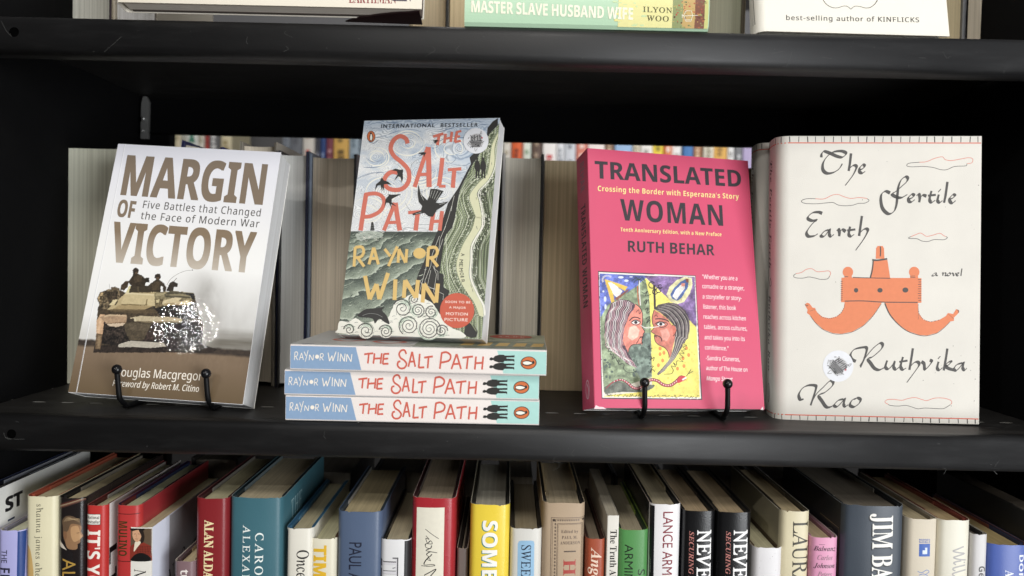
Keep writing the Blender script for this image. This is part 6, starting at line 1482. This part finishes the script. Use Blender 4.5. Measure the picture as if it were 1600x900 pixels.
spine_book('green book with dark narrow capitals', 967.5, 1014.5, 828, '#4f8a4c', .690, pages='#a79b80', boards='#23351f', rim='#a8bf55', side='#3f6f3c', flap='#8aa23c', inner='#8fae4c', seed=52, art=lettered(('v', 'ARMING', 976.5, 851, 925, 989.5, 'gill', ink('#1d2a1c')), ('v', 'SH', 997, 890, 916, 1008, 'gill', ink('#1d2a1c'))))
spine_book('glossy white book with thin dark red capitals', 1016.5, 1065.5, 788, '#e4e2e2', .690, pages='#b3a788', boards='#15151a', rim='#d8c7b6', side='#17161a', flap='#b9ae90', inner='#c9c0a8', rightside='#1e2440', seed=53, rough=.25, art=lettered(('v', 'LANCE ARMSTRONG', 1036.5, 800, 972, 1052, 'gill', ink('#7d2430'), 2, .004), extra=lambda root, on, px, t, h: (lambda a: (rect(a, ((1017, 791), (1023.5, BOT)), ink('#131318')), a.build('spine_panel', root)))(Art(on, px))))
for k, (xl, xr, yt, X1, X2, lab) in enumerate(((1068, 1120, 799, 1090, 1077.5, 'black book with large white serif capitals, touching the glossy white book'), (1121.5, 1177, 801, 1147, 1135, 'second black book with large white serif capitals, beside the plain white one'))):
    spine_book(lab, xl, xr, yt, '#0d0d0f', .690, pages='#b8a07a', boards='#0c0c0d', rim='#5a5148', side='#0f0f11', flap='#1b1a1a', inner='#17161a', seed=54 + k, rough=.25, wear=.2,
        art=lettered(('v', 'NEVER', X1, 829, 925, X1 + 21.5, 'serif', ink('#efeeec'), 2, .014), ('v', 'SECURING AMERICA', X2, 830.5, 960, X2 + 7, 'serifbi', ink('#b5766f'), 2, -.01)))
def art_specks(root, on, px, t, h):
    a = Art(on, px); random.seed(6)
    for k in range(16): a.disc((random.uniform(1186, 1222), random.uniform(864, 930)), random.uniform(.2, .6), random.uniform(.2, .6), ink('#6b6761'), 1, 6)
    a.build('specks', root)
spine_book('low plain white unlettered book with a few specks', 1178.5, 1224.5, 856, '#d9d7d8', .690, pages='#c7b48e', boards='#4d3b28', rim='#d6c8ae', side='#cfcdc9', seed=56, art=art_specks, wear=.7)
spine_book('cream book with tall fine dark capitals and a chipped jacket head', 1221, 1268, 799, '#d3c9a9', .692, pages='#b9a67d', boards='#3d3527', rim='#efe8d8', side='#a39a80', flap='#5d5446', inner='#7d7460', seed=57, wear=1, art=lettered(('v', 'LAURA', 1239.5, 815, 917, 1264, 'serif', ink('#3c392f'), 2, .004)))
def art_names(root, on, px, t, h):
    a = Art(on, px); rect(a, ((1280, 851), (1289, 851.6)), ink('#6b4f58'), 2)
    for s, x0, x1, yb, cp, m in (('Balwanz', 1272, 1306, 861, 7.4, ink('#40323a')), ('Carlos', 1277, 1301, 875, 7.4, ink('#94727f')), ('Johnson', 1272, 1304.5, 887.6, 7.4, ink('#40323a')), ('Peters', 1277, 1300, 901, 7.4, ink('#94727f')), ('Smith', 1275, 1300, 914, 7.4, ink('#40323a'))): a.text(s, (x0, yb), (x1, yb + .5), (x0 + 1, yb - cp), 'serifbi', m, 2, -.01)
    a.build('spine_lettering', root)
spine_book('low pink book listing surnames in alternate dark and pale italics', 1268.5, 1312, 840, '#d796b4', .690, pages='#b39f7c', boards='#a97a8c', rim='#e9cdd6', side='#c98aa6', seed=58, art=art_names, wear=.7)
def art_jim(root, on, px, t, h):
    a = Art(on, px); vt(a, 'JIM BARNES', 1362.5, 804.5, 988, 1395, 'serifb', ink('#20242a'), 2, .01); vt(a, 'JIM BARNES', 1364, 803, 986, 1396.5, 'serifb', ink('#e6e4de'), 4, .004); a.build('spine_lettering', root)
    def side(u, v, o): return (-t / 2 - o, u, v)
    a = Art(side); K = ink('#7b6a4a'); a.stroke([(.012, h - .060), (.012, h - .022), (.055, h - .022)], .0007, K, 2, 0, uv=True)
    for k in range(3): a.stroke([(.018, h - .030 - .006 * k), (.028, h - .027 - .006 * k), (.040, h - .031 - .006 * k)], .0009, ink('#6d6a62'), 2, 3, uv=True)
    a.build('cover_print', root)
spine_book('thick dark slate book with big white serif capitals and a frayed jacket', 1321, 1418, 791, '#3d454f', .690, pages='#6f675a', boards='#1d2023', rim='#a9adad', side='#1b1c1f', rightside='#39414a', flap='#8d8a80', inner='#5a5c5c', seed=59, wear=1, art=art_jim)
def art_blue(root, on, px, t, h):
    a = Art(on, px); B = ink('#2f59a8'); rect(a, ((1436.3, 850), (1453.6, 869.8)), B, 1); rect(a, ((1441.5, 856), (1449, 866)), ink('#cfd8e6'), 2); rect(a, ((1441.5, 856), (1445.5, 860)), B, 3)
    for k in range(2): a.text(('BARNES', 'NOBLE')[k], (1436.3, 845 + 3.6 * k), (1453.6, 845.3 + 3.6 * k), (1436.3, 842.2 + 3.6 * k), 'bold', B, 1)
    for P in ([(1434, 893), (1440, 895), (1448, 891), (1452, 894), (1446, 898)], [(1436, 899), (1443, 897), (1450, 900)]): a.stroke(P, .9, ink('#3f6fb5'), 1, 5)
    a.build('spine_emblem', root)
spine_book('cream cloth textured book with a small blue square emblem', 1419.5, 1468.5, 811, '#cfc5b2', .690, pages='#b9a984', boards='#8d8371', rim='#dccfb5', side='#bdb3a0', flap='#7d7362', seed=60, wear=.8, rough=.6, art=art_blue)
def art_will(root, on, px, t, h):
    a = Art(on, px); K = ink('#a9a7a6'); z = ze_
    for P in ([(885, 705), (840, 722), (812, 735), (850, 745), (890, 752), (848, 765), (815, 778), (850, 790), (900, 796)], [(868, 800), (830, 806), (815, 815), (830, 825)], [(896, 830), (850, 838), (815, 848), (812, 860), (826, 866)], [(900, 862), (850, 872), (812, 884), (810, 896), (824, 902)]): a.stroke(mp(z, P), 2.2, K, 2, 5)
    a.disc(z(890, 812), 1.2, 1.2, K, 2, 8); a.build('spine_lettering', root)
spine_book('cream white book with soft grey script and a reddish inner jacket', 1469.5, 1520, 813, '#dcd8c8', .690, pages='#b39a6c', boards='#7d3a30', rim='#dcb9a6', side='#cbc6b4', flap='#8d4a3c', inner='#8d4438', seed=61, art=art_will, wear=.7)
spine_book('narrow pale grey book with dark rounded lettering', 1520.5, 1545.5, 835, '#c9c7c6', .690, pages='#5d564c', boards='#1d1b1b', rim='#8f8d8b', side='#b9b7b6', seed=62, art=lettered(('v', 'Geo', 1529.5, 885, 912, 1539.5, 'bold', ink('#4b4a4a'))))
spine_book('blue book with white capitals at the right end of the lower row', 1546.5, 1612, 852, '#4d62a8', .690, pages='#a8935f', boards='#2a2f4a', rim='#8d93b5', side='#7f7f96', flap='#6d3a2c', inner='#7a4632', seed=63, rough=.28, art=lettered(('v', 'ART', 1571, 891, 925, 1584, 'serifb', ink('#dfe2ec'), 2, -.01), ('v', 'DORA', 1593.5, 868, 920, 1601, 'bold', ink('#dfe2ec'))))
spine_book('tall black jacketed book behind the blue one at the right end', 1616, 1672, 806, '#141414', .690, pages='#6d655a', boards='#0f0f0f', rim='#4d4a48', side='#0d0d0d', flap='#3c3936', seed=64)

# ================================================================== things at the front of the top shelf
w, h, t = .2305, .30, .018
M = pose(-.186, .664, .1882, .0, .17, .0)
bk = thing('hardcover_book', 'large off-white book overhanging the edge of the top shelf', 'book', M=M)
PXf = plane_px(M)
P = [(w / 2, 0), (0, 0), (-w / 2 + .002, 0), (-w / 2 + .0006, .0006), (-w / 2, .002), (-w / 2, t - .002), (-w / 2 + .002, t), (w / 2, t)]
shell('jacket', P, 0, h, -.0004, [cover_mat('#e4dccb', .45), cover_mat('#d9d2c4'), cover_mat('#cfc5b4'), cover_mat('#3b1c1a')], bk, lambda i: 3 if i == 6 else 0)
MB().box(-w / 2 + .006, w / 2 - .001, .0008, .0034, .0008, h).build('board', cover_mat('#b5aa98', .6), bk)
MB().box(-w / 2 + .006, w / 2 - .001, t - .0034, t - .0008, .0008, h).build('board', cover_mat('#4d433d', .6), bk)
MB().box(-w / 2 + .004, w / 2 - .004, .0036, t - .0036, .0012, h - .004).build('page_block', paper('#b9b0a4', 'y', 21, .25), bk)
pts = [(-.002 + w / 2, .003), (w / 2 - .002, t + .008), (w / 2 - .062, t + .006)] + [(w / 2 - .062 + .06 * k / 8, t + .004 - (t - .001) * math.sin(math.pi / 2 * k / 8)) for k in range(1, 8)]
MB().prism(pts, -.0006, .0006).build('jacket_flap', cover_mat('#241012', .35), bk)
a = Art(face, PXf); a.text('EARTHMAN', (545, 4.5), (619, 5.5), (545, -12), 'serifb', ink('#8c3436'), 2); a.poly([(613, -6), (636, -5), (636, 2), (613, 1.4)], ink('#3f3a48'), 2); a.disc((641, 1), 1, 1, ink('#3f3a48'), 2)
a.build('title_lettering', bk)
# green book lying with its spine to the front
Y = .6745; pL, pR = atY(725.5, 33, Y), atY(1108, 33, Y)
L = pR.x - pL.x; t = .031; z0 = ZT + .0006
root = thing('hardcover_book', 'pale green and yellow book lying flat on the top shelf, spine to the front', 'book', M=Matrix.Translation(((pL.x + pR.x) / 2, Y, z0)))
bwl = .0022
Q = []
for k in range(13): f = k / 12; Q.append((bwl * (2 * f - 1) ** 2 + (.0015 if k in (0, 12) else 0), t * f))
prof = [(.155, 0)] + Q + [(.155, t)]
MBj = MB(); n = len(prof); inn = [(y + .0005, min(max(z, .0005), t - .0005)) for y, z in prof]
V = [(x, y, z) for x in (-L / 2, L / 2) for y, z in prof] + [(x, y, z) for x in (-L / 2, L / 2) for y, z in inn]
Fs = []
for i in range(n - 1): Fs += [(i, i + 1, n + i + 1, n + i), (2 * n + i, 2 * n + i + 1, 3 * n + i + 1, 3 * n + i), (i, i + 1, 2 * n + i + 1, 2 * n + i), (n + i, n + i + 1, 3 * n + i + 1, 3 * n + i)]
raw('jacket', V, Fs, cover_mat('#b4d3b4', .35, .45, .3), None, root)
MB().box(-L / 2 + .004, L / 2 - .004, .006, .15, .0035, t - .0035).build('page_block', paper('#cfc4ab', 'z', 22), root)
for za2, zb2 in ((.0006, .003), (t - .003, t - .0006)): MB().box(-L / 2 + .0008, L / 2 - .0008, .006, .154, za2, zb2).build('board', cover_mat('#3d5a44', .6), root)
def ong(u, v, o): f = min(max(v / t, 0), 1); return (u, bwl * (2 * f - 1) ** 2 - o - .0001, v)
xc = (pL.x + pR.x) / 2
a = Art(ong, lambda x, y: (lambda p: (p.x - xc, p.z - z0))(atY(x, y, Y)))
def gpanel(x0, x1, m, layer):
    u0, u1 = a.px(x0, 20)[0], a.px(x1, 20)[0]; n = 10; P = []
    for k in range(n + 1): v = .0016 + (t - .0032) * k / n; P += [(u0, v), (u1, v)]
    a.add(P, [(2 * k, 2 * k + 1, 2 * k + 3, 2 * k + 2) for k in range(n)], m, layer)
gpanel(966, 1054, ink('#e2dc9a'), 1); gpanel(1051, 1068, ink('#8b9463'), 2); gpanel(1067, 1086, ink('#c0a064'), 2); gpanel(1086, 1101, ink('#7a4a35'), 2); gpanel(1101, 1107, ink('#c3c37a'), 2)
random.seed(8)
for k in range(90): x, y = random.uniform(1052, 1104), random.uniform(2, 43); a.disc((x, y), random.uniform(.5, 2.2), random.uniform(.5, 1.6), ink(random.choice(('#6d7a4c', '#a5653f', '#5d3628', '#cfae62', '#8f9a5a', '#b5483a'))), 3, 6)
for k in range(30): x, y = random.uniform(960, 1010), random.uniform(2, 40); a.disc((x, y), random.uniform(1, 5), random.uniform(.6, 2), ink(random.choice(('#d6db9f', '#c6d8a6', '#e6dd92'))), 2, 8)
for P in ([(1072, 17), (1068, 24), (1072, 33), (1080, 33), (1082, 24), (1080, 17), (1072, 17)], [(1066, 25), (1090, 24)], [(1066, 22), (1066, 28)], [(1072, 31), (1081, 31)]): a.stroke(P, .8, ink('#e9e6d4'), 5, 0)
a.build('spine_picture', root)
a = Art(ong, a.px); Wt = ink('#f1eed8')
a.text('MASTER SLAVE HUSBAND WIFE', (736.5, 18.8), (989, 30.6), (736.5, .8), 'bold', Wt, 5, .008)
a.build('title_lettering', root)
a = Art(ong, a.px); K = ink('#4b4a2a')
a.text('ILYON', (1005, 18.6), (1050, 20.6), (1005, 10.4), 'serif', K, 5, .006, 1.1); a.text('WOO', (1010.5, 32), (1045, 33.4), (1010.5, 24), 'serif', K, 5, .006, 1.1)
a.build('author_lettering', root)
# white book with a scroll drawing
w, h, t = .152, .228, .018
M = pose(.2655, .6905, ZT + .0050, -.02, .27, .012)
bk = thing('hardcover_book', 'white book with a grey scroll drawing standing at the right of the top shelf', 'book', M=M)
PXf = plane_px(M)
rs = .009; L0 = -w / 2 + rs
P = [(w / 2, 0), (0, 0)] + [(L0 - rs * math.sin(math.pi / 2 * k / 8), rs - rs * math.cos(math.pi / 2 * k / 8)) for k in range(9)] + [(-w / 2, t - .003), (-w / 2 + .003, t), (w / 2, t)]
shell('jacket', P, 0, h, -.0003, [cover_mat('#ece8dc', .45, .4, .25), cover_mat('#d9d2c4'), cover_mat('#cfc5b4')], bk)
MB().box(-w / 2 + .007, w / 2 - .001, .0006, .0032, .001, h - .001).build('board', cover_mat('#b5aa98', .6), bk)
MB().box(-w / 2 + .007, w / 2 - .001, t - .0032, t - .0006, .001, h - .001).build('board', cover_mat('#b5aa98', .6), bk)
MB().box(-w / 2 + .006, w / 2 - .004, .0034, t - .0034, .004, h - .004).build('page_block', paper('#cfc4ab', 'y', 23), bk)
a = Art(face, PXf); K = ink('#55534f')
a.text('best-selling author of KINFLICKS', (1228.5, 31.3), (1436, 34.8), (1228.5, 24), 'sans', K, 2, .012, 1.12); a.build('cover_lettering', bk)
a = Art(face, PXf); z = zm(1140, 0, 6.154)
a.stroke(mp(z, [(885, -20), (930, 40), (985, 72), (1040, 75), (1090, 60), (1130, 62), (1167, 90)]), [1.1, .9, .8], K, 2, 6); a.stroke(mp(z, [(1167, 90), (1200, 62), (1250, 62), (1300, 76), (1350, 72), (1400, 35), (1430, -20)]), [.8, .9, 1.3], K, 2, 6); a.build('scroll_drawing', bk)
a = Art(lambda u, v, o: (-w / 2 + .0005 - o, rs * .55, v) if False else (-w / 2 + rs - rs * math.sin(u) - o * math.sin(u), rs - rs * math.cos(u) - o * math.cos(u), v))
a.stroke([(1.05, .010), (1.2, .028), (1.22, .040), (1.28, .028), (1.2, .008)], .0007 * 60, K, 2, 0, uv=True) if False else None
for u0, u1 in ((1.0, 1.08), (1.28, 1.34)): a.poly([(u0, .008), (u1, .008), (1.19, .033), (1.16, .033)], K, 2, 0, True)
a.build('spine_drawing', bk)

# ================================================================== far bookcase across the aisle
FY = 1.95; FZ = .135
far = thing('bookcase', 'distant bookcase across the aisle seen through the slot above the books', 'bookcase', M=Matrix.Translation((0, FY + .15, FZ)))
fi = far.matrix_world.inverted()
def toF(o): o.matrix_parent_inverse = fi; return o
MB_ = MB(); MB_.box(-1.1, 1.1, FY - .02, FY + .28, FZ - .03, FZ - .0005); toF(MB_.build('shelf_board', M_DECK, far))
MB_ = MB(); MB_.box(-1.1, 1.1, FY + .24, FY + .25, FZ - .4, FZ + .5); toF(MB_.build('back_panel', painted_metal('grey_back_panel', (.10, .10, .105), .6), far))
xp = atY(1197, 235, FY).x
MB_ = MB(); MB_.box(xp - .012, xp + .014, FY - .03, FY - .026, FZ - .3, FZ + .5); toF(MB_.build('perforated_post', cover_mat('#a9adb6', .4), far))
MB_ = MB()
for k in range(16): MB_.prism([(xp + .001 + .004 * math.cos(q), FZ + .02 + .022 * k + .004 * math.sin(q)) for q in [2 * math.pi * j / 10 for j in range(10)]], FY - .0306, FY - .0302, 0, 'y')
toF(MB_.build('post_slot', M_HOLE, far))
FAR = [  # pixel span, colour, mark colour, words that single it out
 (237, 262, '#e4e0d6', '#c79a3c', 'white spine with a yellow brown emblem on the far shelf, beside the steel clip'), (262.5, 273, '#c3c5a8', '#7d8468', 'pale sage spine on the far shelf above the tank paperback'), (273.5, 283, '#ddd3b8', '#9b8a68', 'warm cream narrow spine on the far shelf above the tank paperback'), (283.5, 289.5, '#c9c9bd', '#8a8a80', 'narrowest grey cream spine on the far shelf left of the one with a green triangle'),
 (290, 309, '#e3e4e0', '#3f7d68', 'white spine with a green triangle on the far shelf'), (309.5, 319, '#dedbcf', '#a59d86', 'off-white spine on the far shelf right of the one with a green triangle'), (319.5, 326, '#c23b35', '#8d2a26', 'narrow red spine on the far shelf above the tank paperback'), (326.5, 344, '#5d5d5f', '#dedede', 'dark grey spine with white letters on the far shelf'), (344.5, 362, '#d9cfae', '#a39468', 'cream spine on the far shelf right of the dark grey one'),
 (440, 452, '#8d95a0', '#6d7480', 'grey blue spine on the far shelf in the dim stretch'), (453, 473, '#6d7179', '#565a62', 'dim slate spine on the far shelf in the dim stretch'), (474, 492, '#dfdad2', '#c0453c', 'white spine with red letters on the far shelf left of the propped sea cover'), (492.5, 500, '#3a3d4a', '#a9adba', 'charcoal spine on the far shelf left of the propped sea cover'), (500.5, 509, '#2c4780', '#9fb0d0', 'deep blue spine on the far shelf left of the propped sea cover'), (509.5, 521, '#7d3a48', '#c99aa0', 'maroon spine on the far shelf left of the gold one'), (521.5, 546, '#dcb05a', '#6d5424', 'broad gold spine with brown capitals on the far shelf'), (546.5, 562, '#9fb0bd', '#6d7f8d', 'pale blue grey spine on the far shelf touching the propped sea cover'),
 (786, 799, '#e3ded2', '#b0a48c', 'cream spine on the far shelf left of the bright orange one'), (799.5, 816, '#e0622c', '#7d2d14', 'bright orange spine with dark letters on the far shelf'), (817, 830, '#dde3d6', '#86a080', 'white spine with pale green letters on the far shelf'), (831, 847, '#5a453a', '#a8937c', 'dark brown spine on the far shelf above the grey page block'), (848, 870, '#ebe6e2', '#c23a3c', 'white spine with large red letters on the far shelf'), (870.5, 882, '#dedfe2', '#7d828c', 'plain white spine on the far shelf right of the red lettered one'), (882.5, 900, '#c9ccd2', '#6d727c', 'pale grey spine on the far shelf above the tan page block'), (900.5, 918, '#cf7a68', '#e6d0c4', 'salmon spine on the far shelf behind the corner of the pink paperback'), (918.5, 945, '#e6dad4', '#c58a84', 'broad pinkish white spine on the far shelf above the pink paperback'), (945.5, 960, '#7d5f48', '#c3a88c', 'brown spine on the far shelf left of the sky blue one'), (960.5, 988, '#93b2d6', '#e6ecf4', 'broad sky blue spine on the far shelf above the pink paperback'), (988.5, 1000, '#d9cfba', '#8f8468', 'sand coloured spine on the far shelf right of the sky blue one'), (1000.5, 1019.5, '#e6e2dc', '#9b958c', 'white spine on the far shelf left of the yellow one'), (1020, 1037, '#e8cf3c', '#8f7d1e', 'yellow spine on the far shelf'), (1037.5, 1050, '#dd7d4c', '#f0e0d2', 'orange and white spine on the far shelf right of the yellow one'), (1050.5, 1066.5, '#e9e6e2', '#a9a49c', 'white spine on the far shelf left of the strong blue one'), (1067, 1083, '#3f74b0', '#c9d8ea', 'strong blue spine on the far shelf'), (1083.5, 1098, '#9b6a45', '#d8b896', 'tan brown spine on the far shelf right of the strong blue one'), (1098.5, 1115, '#dcd6c4', '#948b74', 'cream spine on the far shelf left of the second gold one'), (1115.5, 1137, '#dba94e', '#8f6a2a', 'gold spine without letters on the far shelf above the pink paperback'), (1137.5, 1148, '#e3e2e0', '#84827f', 'slim white spine on the far shelf right of the gold one'), (1148.5, 1160, '#77787c', '#c9cacc', 'mid grey spine on the far shelf above the corner of the pink paperback'), (1160.5, 1183, '#b0a2c6', '#7d6f9a', 'lilac spine on the far shelf beside the perforated post')]
random.seed(12)
for x0, x1, c, mk, lab in FAR:
    a0, b0 = atY(x0, 230, FY).x, atY(x1, 230, FY).x; t = b0 - a0 - .0008; h = random.uniform(.215, .25); dy = random.uniform(-.008, .006)
    tk = min(.003, t * .2)
    mb = MB(); mb.prism([(-t / 2, .14), (-t / 2, tk), (-t / 2 + tk * .4, tk * .3), (-t / 4, 0), (0, -.0006), (t / 4, 0), (t / 2 - tk * .4, tk * .3), (t / 2, tk), (t / 2, .14)], 0, h)
    z_ = random.uniform(.10, .13)
    if 'triangle' in lab: mb.prism([(-t * .3, .112), (t * .3, .112), (0, .142)], -.0018, -.0012, 1, 'y')
    elif 'emblem' in lab: mb.prism([(t * .36 * math.cos(q), .140 + .012 * math.sin(q)) for q in [2 * math.pi * k / 12 for k in range(12)]], -.0018, -.0012, 1, 'y')
    else:
        zc2 = h - .02
        while zc2 > .03:
            L = random.uniform(.006, .011)
            if random.random() < .6: mb.box(-t * .22, t * random.uniform(.08, .22), -.0018, -.0012, zc2 - L, zc2, 1)
            zc2 -= L + random.uniform(.0025, .004)
    o = mb.build('book', [cover_mat(c, .5), ink(mk)]); o.location = ((a0 + b0) / 2, FY + dy, FZ); tag(o, lab, 'book', 'books on the far shelf')
# a room beyond: pale floor of the shop and the far wall
def struct(name, V, Fs, m): o = raw(name, V, Fs, m); o['kind'] = 'structure'; return o
struct('floor', [(-3.5, -3, -1.2), (3.5, -3, -1.2), (3.5, 4, -1.2), (-3.5, 4, -1.2)], [(0, 1, 2, 3)], cover_mat('#4f4a44', .6))
struct('wall', [(-3.5, 3.6, -1.2), (3.5, 3.6, -1.2), (3.5, 3.6, 2.2), (-3.5, 3.6, 2.2)], [(0, 1, 2, 3)], cover_mat('#2f2d2c', .8))
